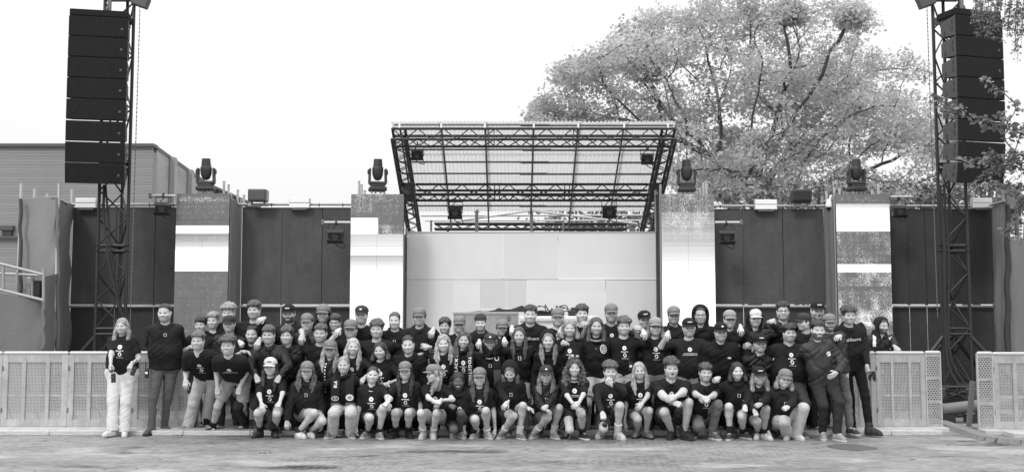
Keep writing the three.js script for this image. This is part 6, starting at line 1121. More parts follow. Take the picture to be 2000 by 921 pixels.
  put(me, new THREE.Mesh(topG, topMat(s.print ?? 'plain', Math.round((s.tt ?? (topK === 'jack' ? 38 : topK === 'hood' ? 26 : 29)) * [0.62, 0.74, 0.95][(seed * 7) % 3]), topK === 'jack' ? 0.6 : 0.9)), topName);
  // ----- trousers or shorts
  const bot = s.bot ?? 'jean', bE = { jean: 0.012, slim: 0.006, wide: 0.02, short: 0.022, hot: 0.016, cargo: 0.026 }[bot], flare = { jean: 0.016, slim: 0.01, wide: 0.045, cargo: 0.035, short: 0.03, hot: 0.02 }[bot], cutT = bot === 'short' ? 0.8 : bot === 'hot' ? 0.5 : 0;
  const hipsB = []; for (const q of [-1, 1]) hipsB.push(cap(mid(q * bx, 0.3, 0.005), mid(q * hx, -0.02, -0.005), br + 0.008, hr + 0.012), cap(mid(q * hx, -0.02, -0.005), J[q < 0 ? 0 : 1], hr + 0.01, 0.085 * k + bE + fat * 0.5));
  const hipF = unionOf(hipsB, 0.06), waistP = P.clone().addScaledVector(U, 0.09 * k);
  const legB = legs.map((l) => {
    const th = cap(l.J, l.K, (male ? 0.084 : 0.086) * k + fat * 0.5 + bE, 0.06 * k + (cutT ? flare : bE * 1.1) + fat * 0.2);
    if (cutT) { const d = l.K.clone().sub(l.J).normalize(), c = l.J.clone().lerp(l.K, cutT); return (x, y, z) => Math.max(th(x, y, z), (x - c.x) * d.x + (y - c.y) * d.y + (z - c.z) * d.z); }
    const cuff = l.A.clone().add(V(0, bot === 'wide' ? -0.03 : 0.01, 0)), d = cuff.clone().sub(l.K).normalize(), sh = cap(l.K, cuff, 0.059 * k + bE * 1.1, 0.04 * k + flare); return (x, y, z) => smin(th(x, y, z), Math.max(sh(x, y, z), (x - cuff.x) * d.x + (y - cuff.y) * d.y + (z - cuff.z) * d.z, 0.02 - y), 0.025);
  });
  const pants = (x, y, z) => {
    let d = Math.max(hipF(x, y, z), (x - waistP.x) * U.x + (y - waistP.y) * U.y + (z - waistP.z) * U.z); d = smin(d, Math.min(legB[0](x, y, z), legB[1](x, y, z)), 0.035); if (d > 0.05 || d < -0.06) return d;
    return d + (bot === 'slim' ? 0.006 : bot === 'wide' ? 0.0065 : bot === 'cargo' ? 0.012 : 0.009) * folds(x, y * 1.3, z, so + 5);
  };
  const pb = bounds([P, ...legs.flatMap((l) => (cutT ? [l.J, l.K] : [l.J, l.K, l.A]))], 0.16 + fat); pb.min.y = Math.max(pb.min.y, -0.02);
  put(me, new THREE.Mesh(finish(surfaceNets(pants, pb.min, pb.max, back ? 0.0215 : 0.018), pants), tone(s.bc ?? 0.03, { roughness: 0.9 })), cutT ? 'shorts' : 'trousers');
  // ----- shoes and socks
  for (const l of legs) {
    const grp = new THREE.Object3D(), yaw = Math.atan2(l.toe.x, l.toe.z), shoe = new THREE.Mesh(s.boot ? SHOES.boot : SHOES.shoe, tone(s.sc ?? (s.boot ? 0.05 : 0.14), { roughness: 0.7 }));
    const lift = l.A.y - ah, pitch = l.kneel ? 1.0 : lift > 0.03 ? 0.35 : 0; shoe.position.set(l.A.x + l.toe.x * 0.03, Math.max(0, l.A.y - ah), l.A.z + l.toe.z * 0.03); shoe.rotation.set(pitch, yaw, 0, 'YXZ'); shoe.scale.setScalar(k * (male ? 1.06 : 0.98));
    if (l.kneel) shoe.position.y = Math.max(0.05, l.A.y - 0.02);
    put(me, shoe, s.boot ? 'boot' : 'shoe'); shoe.updateMatrixWorld();
    const sub = (g, m, n) => { const q = new THREE.Mesh(g, m); shoe.add(q); q.name = n; q.castShadow = q.receiveShadow = true; };
    sub(SHOES.sole, tone(s.sole ?? (s.boot ? 0.03 : 0.45), { roughness: 0.7 }), 'sole'); if (!s.boot) sub(SHOES.laces, tone(s.sc > 0.4 ? 0.3 : 0.42), 'laces'); if (s.stripes) sub(SHOES.stripe, M.white, 'stripes');
    if (s.sock !== undefined && cutT) { const d = l.K.clone().sub(l.A).normalize(), a = l.A.clone().addScaledVector(d, -0.02), b = l.A.clone().addScaledVector(d, s.sockH ?? 0.12), g = new THREE.CylinderGeometry(0.056 * k, 0.046 * k, a.distanceTo(b), 14, 3), m = new THREE.Mesh(g, tone(s.sock, { roughness: 0.95 })); m.position.copy(a).lerp(b, 0.5); m.quaternion.setFromUnitVectors(UPV, d); put(me, m, 'sock'); }
  }
  // ----- hair, cap, hood, glasses
  const onHead = (g, m, n, parent = me, extra) => { const q = new THREE.Mesh(g, m); const mm = extra ? headM.clone().multiply(extra) : headM; mm.decompose(q.position, q.quaternion, q.scale); return put(parent, q, n); };
  if (s.hair) onHead(hairOf(s.cap && !s.hoodUp && ['short', 'crop', 'messy', 'curly'].includes(s.hair) ? 'undercap' : s.cap && ['fringe', 'curtains'].includes(s.hair) ? 'undercaplong' : s.hair), hairMat((s.hc ?? 0.08) * ((s.hc ?? 0.08) < 0.2 ? 0.66 : 0.9)), 'hair');
  if (s.cap) {
    const ct = { g: 0.2, l: 0.5, w: 0.62, d: 0.05, k: 0.022, c: 0.3 }[s.cap[0]], ex = s.cap.includes('r') ? new THREE.Matrix4().makeRotationY(Math.PI).multiply(new THREE.Matrix4().makeTranslation(0, 0.004, 0.02)) : new THREE.Matrix4().makeRotationX(s.capTilt ?? 0.06);
    const c = onHead(CAPS.crown, tone(ct, { roughness: 0.9 }), 'cap', me, ex); onHead(CAPS.visor, tone(ct * 0.92, { roughness: 0.9 }), 'visor', c, ex);
    if (s.cap.includes('b')) onHead(CAPS.badge, M.white, 'badge', c, ex); if (s.cap.includes('t')) onHead(CAPS.word, tone(s.cap[0] === 'l' || s.cap[0] === 'w' ? 0.06 : 0.6), 'lettering', c, ex); if (s.cap.includes('s')) onHead(CAPS.word, tone(0.42), 'lettering', c, ex.clone().multiply(new THREE.Matrix4().makeTranslation(0, 0.034, 0.024)).multiply(new THREE.Matrix4().makeScale(0.55, 0.6, 0.8)));
  }
  if (s.hoodUp) onHead(HOOD_UP, tone(s.hoodTone ?? 0.02, { roughness: 0.95 }), 'hood');
  if (s.glasses) { onHead(GLASSES, tone(0.03, { roughness: 0.3 }), 'glasses', me, s.glasses === 'up' ? new THREE.Matrix4().makeTranslation(0, 0.105, -0.008).multiply(new THREE.Matrix4().makeRotationX(-0.7)) : undefined); if (s.glasses === 'up') { for (const q of [-1, 1]) { const g = new THREE.SphereGeometry(0.021, 10, 8); g.scale(1.15, 0.9, 0.2); onHead(g, tone(0.45, { roughness: 0.2 }), 'sunglass_lens', me, new THREE.Matrix4().makeTranslation(q * 0.032, 0.165, 0.06)); } } }
  const ctx = { me, T, R, U, F, N, P, H, headM, arms, legs, k, mid, w, D }; people[id] = ctx; return ctx;
}
function ribbonOn(c, name, path, width, tex, flip, t0 = 0.013, wd) { // a cloth strip following points on the chest
  const curve = new THREE.CatmullRomCurve3(path), n = 28, pos = [], uv = [], idx = [];
  for (let i = 0; i <= n; i++) {
    const u = i / n, q = curve.getPointAt(u), t = curve.getTangentAt(u), wdir = (wd ?? c.R).clone().addScaledVector(t, -(wd ?? c.R).dot(t)).normalize(), nn = t.clone().cross(wdir).normalize(); if (nn.dot(c.F) < 0) nn.multiplyScalar(-1);
    for (const [a, b] of [[-1, 1], [1, 1], [1, -1], [-1, -1]]) { const wv = q.clone().addScaledVector(wdir, a * width / 2).addScaledVector(nn, b * t0 / 2 + 0.004 * Math.sin(u * 17 + a)); pos.push(wv.x, wv.y, wv.z); uv.push(flip ? 1 - u : u, flip ? (1 - a) / 2 : (a + 1) / 2); }
    if (i) for (let j = 0; j < 4; j++) { const A = (i - 1) * 4 + j, B = (i - 1) * 4 + (j + 1) % 4, C = i * 4 + j, E = i * 4 + (j + 1) % 4; idx.push(A, B, C, B, E, C); }
  }
  const g = new THREE.BufferGeometry(); g.setAttribute('position', new THREE.Float32BufferAttribute(pos, 3)); g.setAttribute('uv', new THREE.Float32BufferAttribute(uv, 2)); g.setIndex(idx); g.computeVertexNormals();
  return put(c.me, new THREE.Mesh(g, new THREE.MeshStandardMaterial({ map: tex, roughness: 0.95, side: THREE.DoubleSide })), name);
}
// ---------------------------------------------------------------- the group, from the left end to the right
const A1 = 15.15, A2 = 14.98, A3 = 14.78, A4 = 14.5; // back row to front row
// --- standing at the left end
person('W1', { n: 'woman standing at the left end in black tee and white trousers, radio in hand', g: 'f', h: [233, 633], D: 14.9, hair: 'shoulder', hc: 0.3, print: 'two', bot: 'wide', bc: 0.6, sc: 0.6, fat: 0.03, w: 1.08, mouth: 'grin', fl: [216, 849], fr: [240, 848], L: ['p', 215, 716, 14.64, 'fist', [0.2, -1, 0.2], [-0.5, 0, -1]], R: ['p', 256, 710, 14.78, 'relaxed', [-0.1, -1, 0.2], [0.25, 0, -1]], by: 0.05, lean: 0.03 });
person('M1', { n: 'tall man in black hoodie and dark jeans standing with hands behind his back', h: [317, 607], D: 15.05, hair: 'crop', hc: 0.03, top: 'hood', print: 'box', bot: 'slim', bc: 0.1, boot: 1, sc: 0.08, mouth: 'smile', beard: 0.28, fat: 0.015, fl: [293, 845], fr: [318, 841], toe: [-0.1, 0.9], L: ['b'], R: ['b'], by: 0.25, hd: [0.05, 0.05, 0.02] });
person('M2', { n: 'young man leaning forward in black tee and pale jeans, arm hanging, beside barrier', h: [382, 662], D: 14.5, k: 0.99, lean: 0.98, dx: 0.03, hair: 'short', hc: 0.16, print: 'two', bot: 'wide', bc: 0.5, sc: 0.22, mouth: 'grin', fl: [364, 840], fr: [397, 836], kl: [366, 785], kr: [398, 785], L: ['p', 362, 742, 14.6, 'relaxed', [0, -1, 0.1], [-0.3, 0, -1]], R: ['o', 0.4, 0.04] });
person('M3', { n: 'messy haired man in black tee bending with both hands on his bare knees', h: [441, 671], D: 14.35, k: 1, lean: 1.08, hair: 'messy', hc: 0.1, print: 'one', bot: 'short', bc: 0.36, sc: 0.05, stripes: 1, sock: 0.02, mouth: 'grin', fl: [412, 843], fr: [474, 841], toe: [-0.2, 0.5], kl: [420, 780], kr: [469, 780], L: ['p', 424, 757, 14.74, 'fist', [0.1, -1, 0.2], [-0.3, 0, -1]], R: ['p', 467, 757, 14.74, 'fist', [0, -1, 0.2], [0.3, 0, -1]], arm: 0.003, sleeve: 0.8 });
person('M4', { n: 'dark haired man in black tee resting his bare forearms on the barrier top', h: [388, 630], D: 15.35, back: 1, lean: 0.1, hair: 'fringe', hc: 0.025, bot: 'short', sock: 0.02, w: 1.05, L: ['p', 372, 677, 15.3, 'fist', [1, -0.1, 0.2], [-1, -0.5, -0.2]], R: ['o'] });
person('M5', { n: 'fair haired young man in black tee behind the dark haired man at the barrier', h: [412, 622], D: 15.38, back: 1, hair: 'short', hc: 0.26, L: ['d'], R: ['o'] });
person('M6', { n: 'fair haired man at the back left, lower face hidden by a dark cap in front', h: [442, 607], D: 15.42, back: 1, hair: 'messy', hc: 0.28, top: 'hood', L: ['d'], R: ['d'] });
person('M7', { n: 'smiling young man in dark grey cap and jacket behind the hands on knees man', h: [444, 629], D: 15.22, back: 1, lean: 0.15, hair: 'crop', hc: 0.1, cap: 'd', top: 'jack', L: ['d'], R: ['p', 468, 668, 14.85, 'fist', [0.6, -0.5, 0.3]] });
person('M8', { n: 'tall bowl haired man in black tee at the back, a hand on his shoulder', h: [492, 601], D: 15.2, back: 1, hair: 'fringe', hc: 0.09, w: 1.05, L: ['d'], R: ['p', 506, 664, 14.92, 'drape', [0.1, -0.9, 0.3], [0.6, -0.6, 0.2]] });
person('M9', { n: 'stocky dark haired man in black, half hidden behind the bowl haired jacket man', h: [489, 649], D: 15.05, back: 1, lean: 0.25, hair: 'crop', hc: 0.025, top: 'hood', fat: 0.02, w: 1.05, beard: 0.22, mouth: 'closed', L: ['d'], R: ['d'] });
person('M10', { n: 'brown haired man in dark padded jacket leaning forward behind the white capped woman', h: [521, 650], D: 14.85, lean: 0.4, hair: 'fringe', hc: 0.11, top: 'jack', print: 'zip', w: 1.12, mouth: 'smile', L: ['p', 500, 735, 14.65, 'fist', [0.3, -1, 0.2], [-1, 0, -0.4]], R: ['p', 545, 735, 14.65, 'fist', [-0.3, -1, 0.2], [1, 0, -0.4]], bot: 'jean', bc: 0.03 });
person('M11', { n: 'brown curtain haired young man in dark open jacket right of the padded jacket man', h: [557, 651], D: 14.95, lean: 0.35, hair: 'curtains', hc: 0.09, top: 'jack', print: 'zip', mouth: 'closed', L: ['d'], R: ['d'], bc: 0.06 });
person('M12', { n: 'bearded man in black cap with lettering at the back, before the dark wall', h: [561, 609], D: 15.2, back: 1, hair: 'crop', hc: 0.07, cap: 'kt', beard: 0.95, top: 'hood', tt: 34, mouth: 'flat', L: ['p', 514, 622, 15.05, 'drape', [-0.5, -0.5, 0.4]], R: ['o'] });
person('M13', { n: 'man in grey cap and patterned jacket in front of the long haired capped man', h: [597, 626], D: 15.1, back: 1, hair: 'short', hc: 0.06, cap: 'gs', top: 'jack', tt: 62, mouth: 'closed', L: ['d'], R: ['d'] });
person('M14', { n: 'long dark haired young man in grey cap standing highest beside the second screen', h: [629, 609], D: 15.25, back: 1, hair: 'bob', hc: 0.02, cap: 'gs', top: 'hood', mouth: 'smile', L: ['o'], R: ['d'] });
person('M15', { n: 'young man with round glasses and brown fringe in black, no cap, back left', h: [652, 626], D: 15.18, back: 1, hair: 'fringe', hc: 0.05, glasses: 1, top: 'hood', mouth: 'smile', L: ['d'], R: ['o'] });
person('M16', { n: 'young man in black tee with both bare arms round his neighbours, middle left', h: [623, 647], D: 14.95, lean: 0.3, hair: 'short', hc: 0.11, mouth: 'smile', w: 1.05, L: ['p', 590, 654, 14.85, 'drape', [-0.3, -0.9, 0.2], [-0.3, 0.4, -1]], R: ['o', 0.42, 0.03] });
person('M17', { n: 'man in grey cap and dark framed glasses, black tee, left of the curly haired man', h: [683, 639], D: 15.0, back: 1, lean: 0.2, hair: 'short', hc: 0.05, cap: 'gs', glasses: 1, mouth: 'smile', L: ['p', 662, 644, 14.85, 'drape', [-0.4, -0.5, 0.4]], R: ['d'], tt: 26 });
person('M18', { n: 'man in dark cap with white badge standing before the white second screen', h: [704, 611], D: 15.2, back: 1, hair: 'crop', hc: 0.06, cap: 'db', mouth: 'flat', w: 1.04, L: ['d'], R: ['d'] });
person('M19', { n: 'curly haired fair man in black tee in front of the dark capped man', h: [734, 639], D: 14.98, back: 1, lean: 0.25, hair: 'curly', hc: 0.16, fat: 0.012, w: 1.05, L: ['o'], R: ['o'], mouth: 'closed' });
person('M20', { n: 'short haired man in black hoodie with small square logo, middle of the back row left', h: [769, 622], D: 15.15, back: 1, hair: 'crop', hc: 0.12, top: 'hood', print: 'box', w: 1.08, mouth: 'closed', L: ['o'], R: ['o'] });
person('W3', { n: 'woman in grey cap and glasses with long blonde hair and striped scarf', g: 'f', h: [643, 678], D: 14.78, lean: 0.35, hair: 'longstraight', hc: 0.42, cap: 'gs', glasses: 1, top: 'jack', tt: 44, print: 'plain', mouth: 'smile', L: ['d'], R: ['d'], hd: [0.05, 0.1, -0.05] });
person('W4', { n: 'bareheaded woman with very long pale blonde hair behind the scarf woman', g: 'f', h: [690, 673], D: 14.78, lean: 0.35, hair: 'longstraight', hc: 0.48, print: 'two', mouth: 'smile', hd: [0.22, 0.08, -0.06], R: ['p', 712, 737, 14.7, 'relaxed', [-0.3, -1, 0.2], [1, 0, -0.3]], L: ['d'] });
person('W5', { n: 'woman with dark curly shoulder hair in black tee behind the necklace woman', g: 'f', h: [739, 681], D: 14.78, lean: 0.3, hair: 'bob', hc: 0.05, print: 'two', mouth: 'grin', hd: [-0.12, 0.08, 0.08], R: ['p', 758, 748, 14.7, 'relaxed', [-0.5, -1, 0.2], [1, 0, -0.3]], L: ['d'] });
// --- front row, left half
person('W2', { n: 'woman squatting in white cap and black tee, hands on knees, jacket round waist', g: 'f', h: [525, 713], D: 14.6, pose: 'squat', lean: 0.4, hair: 'longside', hc: 0.05, cap: 'wt', print: 'two', bot: 'hot', bc: 0.03, boot: 1, sock: 0.03, fat: 0.02, w: 1.06, mouth: 'smile', kl: [503, 806], kr: [540, 808], fl: [502, 850], fr: [530, 850], L: ['p', 511, 800, 14.22, 'flat', [0.3, -0.9, 0.35], [-1, -0.2, -0.3]], R: ['p', 545, 793, 14.22, 'drape', [-0.3, -0.8, 0.35], [1, -0.2, -0.3]], sleeve: 0.95 });
person('W6', { n: 'woman in grey cap and black hoodie crouching with one striped trainer forward', g: 'f', h: [598, 721], D: 14.55, pose: 'squat', lean: 0.35, dx: 0.02, hair: 'longwavy', hc: 0.16, cap: 'gs', top: 'hood', print: 'box', bot: 'hot', bc: 0.2, sc: 0.55, stripes: 1, sock: 0.05, sockH: 0.06, w: 1.06, fat: 0.012, mouth: 'grin', kl: [613, 806], kr: [630, 822], fl: [588, 846], fr: [618, 840], toe: [0.9, 0.5], L: ['p', 560, 822, 14.5, 'relaxed', [0, -1, 0.1], [-1, 0, -0.5]], R: ['d'], hd: [0.1, 0.1, -0.05] });
const W7 = person('W7', { n: 'woman squatting in pale wide jeans with fringed black scarf, hair tied back', g: 'f', h: [669, 709], D: 14.55, pose: 'squat', lean: 0.3, hair: 'tied', hc: 0.3, top: 'tee', print: 'plain', bot: 'wide', bc: 0.48, sc: 0.14, mouth: 'grin', kl: [652, 806], kr: [685, 806], fl: [650, 848], fr: [686, 848], L: ['o', 0.4, -0.04, -0.02], R: ['o', 0.4, -0.06, -0.02], sleeve: 0.98 });
const W8 = person('W8', { n: 'woman with dark ponytail and white necklace kneeling in black tee', g: 'f', h: [728, 728], D: 14.5, pose: 'squat', lean: 0.35, hair: 'ponytail', hc: 0.06, print: 'two', bot: 'hot', bc: 0.04, sc: 0.2, sock: 0.03, sockH: 0.07, mouth: 'smile', kl: [722, 815], kr: [748, 796], fl: [716, 850], fr: [738, 852], L: ['d'], R: ['p', 757, 786, 14.2, 'fist', [-0.7, -0.5, 0.4], [1, -0.4, -0.2]], hd: [0.15, 0.02, -0.1] });
person('W12', { n: 'squatting woman in grey cap, long dark hair, bare knees and black boots', g: 'f', h: [790, 721], D: 14.55, pose: 'squat', lean: 0.35, hair: 'longstraight', hc: 0.045, cap: 'gs', print: 'two', bot: 'hot', bc: 0.03, boot: 1, sc: 0.02, sock: 0.02, w: 1.06, fat: 0.01, mouth: 'grin', kl: [772, 805], kr: [798, 805], fl: [772, 849], fr: [797, 849], L: ['p', 756, 786, 14.25, 'relaxed', [0.2, -0.8, 0.4], [-1, -0.3, -0.4]], R: ['d'] });
person('W13', { n: 'woman in grey cap seen in profile looking left, forearms crossed on her knees', g: 'f', h: [836, 726], D: 14.5, pose: 'squat', lean: 0.4, hair: 'longwavy', hc: 0.34, cap: 'gs', print: 'two', bot: 'hot', bc: 0.4, sc: 0.45, sock: 0.5, sockH: 0.09, mouth: 'smile', hd: [-1.1, 0.02, 0.02], kl: [822, 806], kr: [853, 806], fl: [826, 850], fr: [846, 850], toe: [-0.1, 0.1], L: ['p', 851, 785, 14.15, 'fist', [1, 0.15, 0.2], [-0.9, -0.6, 0.1]], R: ['p', 860, 782, 14.2, 'relaxed', [-0.3, -0.9, 0.3], [1, -0.3, -0.2]] });
person('W14', { n: 'dark skinned woman with braided hair kneeling in black hoodie, smiling broadly', g: 'f', h: [895, 741], D: 14.45, pose: 'squat', lean: 0.4, skin: 0.085, hair: 'braids', hc: 0.03, top: 'hood', print: 'two', bot: 'hot', bc: 0.03, sc: 0.25, mouth: 'grin', kl: [886, 838], kr: [900, 806], fr: [898, 850], L: ['p', 879, 792, 14.15, 'fist', [0.8, -0.3, 0.3], [-1, -0.4, -0.2]], R: ['d'], po: [0.02, -0.03] });
person('W15', { n: 'woman in grey cap kneeling beside the hooded crouching figure, hair over one shoulder', g: 'f', h: [936, 733], D: 14.45, pose: 'squat', lean: 0.38, hair: 'longstraight', hc: 0.1, cap: 'gs', print: 'two', bot: 'hot', bc: 0.05, sc: 0.3, sock: 0.6, sockH: 0.07, mouth: 'smile', kl: [928, 818], kr: [949, 802], fl: [930, 848], fr: [951, 851], L: ['d'], R: ['d'] });
person('W16', { n: 'crouching figure with black hood up and head bowed, face half hidden', g: 'f', h: [995, 728], D: 14.45, pose: 'squat', lean: 0.4, hoodUp: 1, top: 'hood', print: 'box', bot: 'hot', bc: 0.06, sc: 0.15, sock: 0.6, sockH: 0.1, hair: 'longside', hc: 0.2, hd: [-0.1, 0.6, 0], mouth: 'closed', kl: [1003, 812], kr: [1021, 792], fl: [982, 850], fr: [1015, 852], L: ['p', 992, 787, 14.15, 'flat', [-0.8, -0.6, 0.2], [-0.5, -0.8, 0.2]], R: ['o', 0.1, -0.3, 0.2] });
// --- middle rows, centre
person('M21', { n: 'short dark haired man in black hoodie leaning forward, centre left, mouth closed', h: [796, 670], D: 14.85, lean: 0.45, hair: 'crop', hc: 0.05, top: 'hood', w: 1.08, mouth: 'flat', L: ['d'], R: ['d'], hd: [0.05, 0.12, 0.08] });
person('M22', { n: 'man in grey bucket like cap over dark hair, black hoodie, before white wall edge', h: [818, 615], D: 15.18, back: 1, hair: 'fringe', hc: 0.025, cap: 'gs', top: 'hood', mouth: 'closed', w: 1.08, L: ['o'], R: ['p', 846, 643, 15.0, 'relaxed', [0.1, -1, 0.2]] });
person('M23', { n: 'young man with dark mid length curtain hair in black tee, centre back row', h: [867, 632], D: 15.08, back: 1, hair: 'curtains', hc: 0.06, L: ['d'], R: ['d'], mouth: 'closed', hd: [-0.1, 0.02, 0] });
person('M24', { n: 'man in grey cap and thin glasses, black tee, before the grey stage case', h: [897, 630], D: 15.05, back: 1, hair: 'crop', hc: 0.12, cap: 'gs', glasses: 1, mouth: 'smile', w: 1.05, L: ['o'], R: ['o'] });
person('M25', { n: 'laughing man in backwards dark cap and black hoodie', h: [938, 627], D: 15.12, back: 1, hair: 'crop', hc: 0.05, cap: 'dr', top: 'hood', print: 'box', beard: 0.22, mouth: 'grin', w: 1.06, L: ['o'], R: ['o'] });
person('M26', { n: 'man in grey cap with dark side hair, a hand on his shoulder', h: [981, 637], D: 15.05, back: 1, hair: 'fringe', hc: 0.05, cap: 'gs', fat: 0.012, mouth: 'flat', L: ['d'], R: ['d'] });
person('W9', { n: 'woman with long blonde layered hair in black tee, hair over both shoulders', g: 'f', h: [866, 667], D: 14.78, lean: 0.35, hair: 'longwavy', hc: 0.42, print: 'two', mouth: 'grin', L: ['p', 838, 677, 14.98, 'relaxed', [-1, -0.1, -0.2], [0, -0.2, -1]], R: ['d'], hd: [0.08, 0.08, 0.06], sleeve: 0.6 });
const W10 = person('W10', { n: 'woman with wavy brown hair wearing a lettered black scarf hanging open', g: 'f', h: [906, 660], D: 14.8, lean: 0.3, hair: 'longwavy', hc: 0.13, top: 'long', print: 'two', mouth: 'smile', L: ['o'], R: ['p', 936, 666, 14.72, 'drape', [0.3, -0.8, 0.4]], hd: [0.05, 0.08, -0.06] });
const W11 = person('W11', { n: 'woman in dark badge cap and scarf with hands laid on both her shoulders', g: 'f', h: [957, 665], D: 14.78, lean: 0.3, hair: 'bob', hc: 0.34, cap: 'db', top: 'hood', print: 'box', mouth: 'grin', L: ['d'], R: ['d'] });
person('M28', { n: 'dark haired man in lettered black hoodie, centre back row before the cables', h: [1036, 610], D: 15.18, back: 1, hair: 'short', hc: 0.045, top: 'hood', print: 'guidance', mouth: 'smile', w: 1.1, L: ['p', 1000, 640, 15.02, 'drape', [-0.2, -0.9, 0.25]], R: ['d'], po: [0.0, -0.0] });
person('W17', { n: 'woman with very long straight brown hair in black hoodie, smiling, centre', g: 'f', h: [1014, 651], D: 14.85, lean: 0.28, hair: 'longstraight', hc: 0.11, top: 'hood', print: 'box', bot: 'short', bc: 0.33, mouth: 'smile', w: 1.05, L: ['p', 985, 662, 14.7, 'drape', [-0.25, -0.8, 0.4]], R: ['o', 0.4], hem: 0.03, kl: [1001, 720], kr: [1024, 720] });
person('W18', { n: 'woman with black hood up and long fair hair hanging out of it', g: 'f', h: [1071, 661], D: 14.75, lean: 0.4, hoodUp: 1, hair: 'longstraight', hc: 0.24, top: 'hood', print: 'two', mouth: 'closed', L: ['d'], R: ['d'], po: [0, -0.06] });
person('M29', { n: 'man in grey cap and black tee right of the lettered hoodie man', h: [1090, 616], D: 15.12, back: 1, hair: 'crop', hc: 0.08, cap: 'gs', print: 'two', mouth: 'smile', L: ['d'], R: ['d'], w: 1.0 });
person('W19', { n: 'laughing woman with fair chin length hair, black printed top and grey shorts', g: 'f', h: [1113, 637], D: 14.98, lean: 0.15, k: 0.98, hair: 'bob', hc: 0.3, top: 'long', print: 'two', bot: 'short', bc: 0.17, mouth: 'grin', fat: 0.015, w: 1.06, L: ['p', 1107, 671, 14.72, 'fist', [-1, 0, 0.3]], R: ['d'], hem: 0.04 });
person('M30', { n: 'young man with messy dark fringe and bare headed in black tee, back row', h: [1138, 608], D: 15.18, back: 1, hair: 'fringe', hc: 0.06, print: 'two', mouth: 'closed', L: ['p', 1098, 640, 15.1, 'relaxed', [-0.4, -0.8, 0]], R: ['o'] });
const W20 = person('W20', { n: 'long brown haired woman in black hoodie with round chest emblem, pale crumpled shorts', g: 'f', h: [1166, 633], D: 14.98, lean: 0.15, k: 0.99, hair: 'shoulder', hc: 0.11, top: 'hood', print: 'badge', bot: 'short', bc: 0.42, mouth: 'smile', w: 1.05, L: ['o'], R: ['o', 0.42], hem: 0.06 });
person('M31', { n: 'tall man in grey cap and black tee with bare arms over both neighbours', h: [1195, 608], D: 15.2, back: 1, hair: 'crop', hc: 0.08, cap: 'gs', print: 'two', mouth: 'grin', L: ['p', 1148, 632, 15.1, 'drape', [-0.7, -0.3, 0.2]], R: ['p', 1240, 640, 15.05, 'drape', [0.7, -0.3, 0.2]] });
person('M34', { n: 'curly fair haired man in black printed sweater with radio at his hip', h: [1220, 633], D: 15.0, lean: 0.08, k: 0.98, hair: 'curly', hc: 0.18, top: 'long', print: 'two', bot: 'short', bc: 0.36, mouth: 'smile', w: 1.05, L: ['o'], R: ['p', 1257, 647, 14.82, 'drape', [0.35, -0.8, 0.4]], hem: 0.06 });
person('M33', { n: 'round faced man in black lettered cap and dark jacket, back row', h: [1262, 620], D: 15.18, back: 1, hair: 'crop', hc: 0.09, cap: 'kt', top: 'jack', tt: 27, print: 'one', fat: 0.025, w: 1.08, mouth: 'closed', hd: [0.1, 0.02, 0.1], L: ['o'], R: ['o'] });
person('W23', { n: 'woman in mottled cap and glasses, hands of neighbours on both her shoulders', g: 'f', h: [1282, 634], D: 14.98, lean: 0.08, k: 0.99, hair: 'bob', hc: 0.26, cap: 'c', glasses: 1, top: 'long', print: 'two', bot: 'cargo', bc: 0.12, mouth: 'smile', w: 1.06, L: ['o', 0.36, -0.02], R: ['d'], hd: [0.0, 0.0, -0.05], hem: 0.05 });
person('M35', { n: 'man in grey cap and glasses in dark jacket before the white third screen', h: [1318, 612], D: 15.2, back: 1, hair: 'crop', hc: 0.09, cap: 'gs', glasses: 1, top: 'jack', tt: 40, mouth: 'flat', L: ['o', 0.3, -0.1], R: ['o'] });
person('M36', { n: 'man with black hood up and glasses before the right edge of the third screen', h: [1369, 611], D: 15.22, back: 1, hoodUp: 1, glasses: 1, hair: 'crop', hc: 0.05, top: 'hood', mouth: 'flat', hd: [-0.15, 0.02, 0], L: ['o'], R: ['d'] });
person('M37', { n: 'broad man in black lettered cap and two line printed tee, arms round neighbours', h: [1348, 636], D: 14.98, lean: 0.15, k: 0.99, hair: 'crop', hc: 0.1, cap: 'kt', print: 'one', bot: 'short', bc: 0.17, mouth: 'smile', w: 1.15, fat: 0.015, L: ['p', 1305, 650, 14.82, 'drape', [-0.4, -0.8, 0.3]], R: ['o', 0.42], sleeve: 0.95, hem: 0.05 });
// --- front row, centre and right
person('W21', { n: 'woman in dark badge cap and open jacket crouching, long fair hair, white socks', g: 'f', h: [1067, 728], D: 14.5, pose: 'squat', lean: 0.38, hair: 'longstraight', hc: 0.2, cap: 'db', top: 'jack', tt: 38, print: 'box', bot: 'short', bc: 0.12, sc: 0.2, sock: 0.62, sockH: 0.12, mouth: 'closed', kl: [1070, 815], kr: [1092, 796], fl: [1045, 848], fr: [1082, 853], L: ['p', 1066, 804, 14.15, 'drape', [0.9, -0.2, 0.2], [-0.8, -0.6, -0.2], [0, -1, -0.2]], R: ['p', 1068, 793, 14.2, 'fist', [-0.8, -0.5, 0.3], [1, -0.5, -0.3]] });
const W22 = person('W22', { n: 'woman kneeling with long curly hair, sunglasses pushed up on her head', g: 'f', h: [1123, 714], D: 14.4, pose: 'squat', lean: 0.3, hair: 'longcurly', hc: 0.15, glasses: 'up', print: 'one', bot: 'hot', bc: 0.03, sc: 0.03, sole: 0.6, sock: 0.03, mouth: 'grin', w: 1.04, kl: [1113, 838], kr: [1136, 808], fr: [1138, 852], L: ['p', 1124, 797, 14.05, 'flat', [0.7, -0.6, 0.3], [-1, -0.4, -0.3]], R: ['p', 1128, 794, 14.02, 'flat', [-0.8, -0.5, 0.3], [1, -0.4, -0.3]], sleeve: 0.95 });
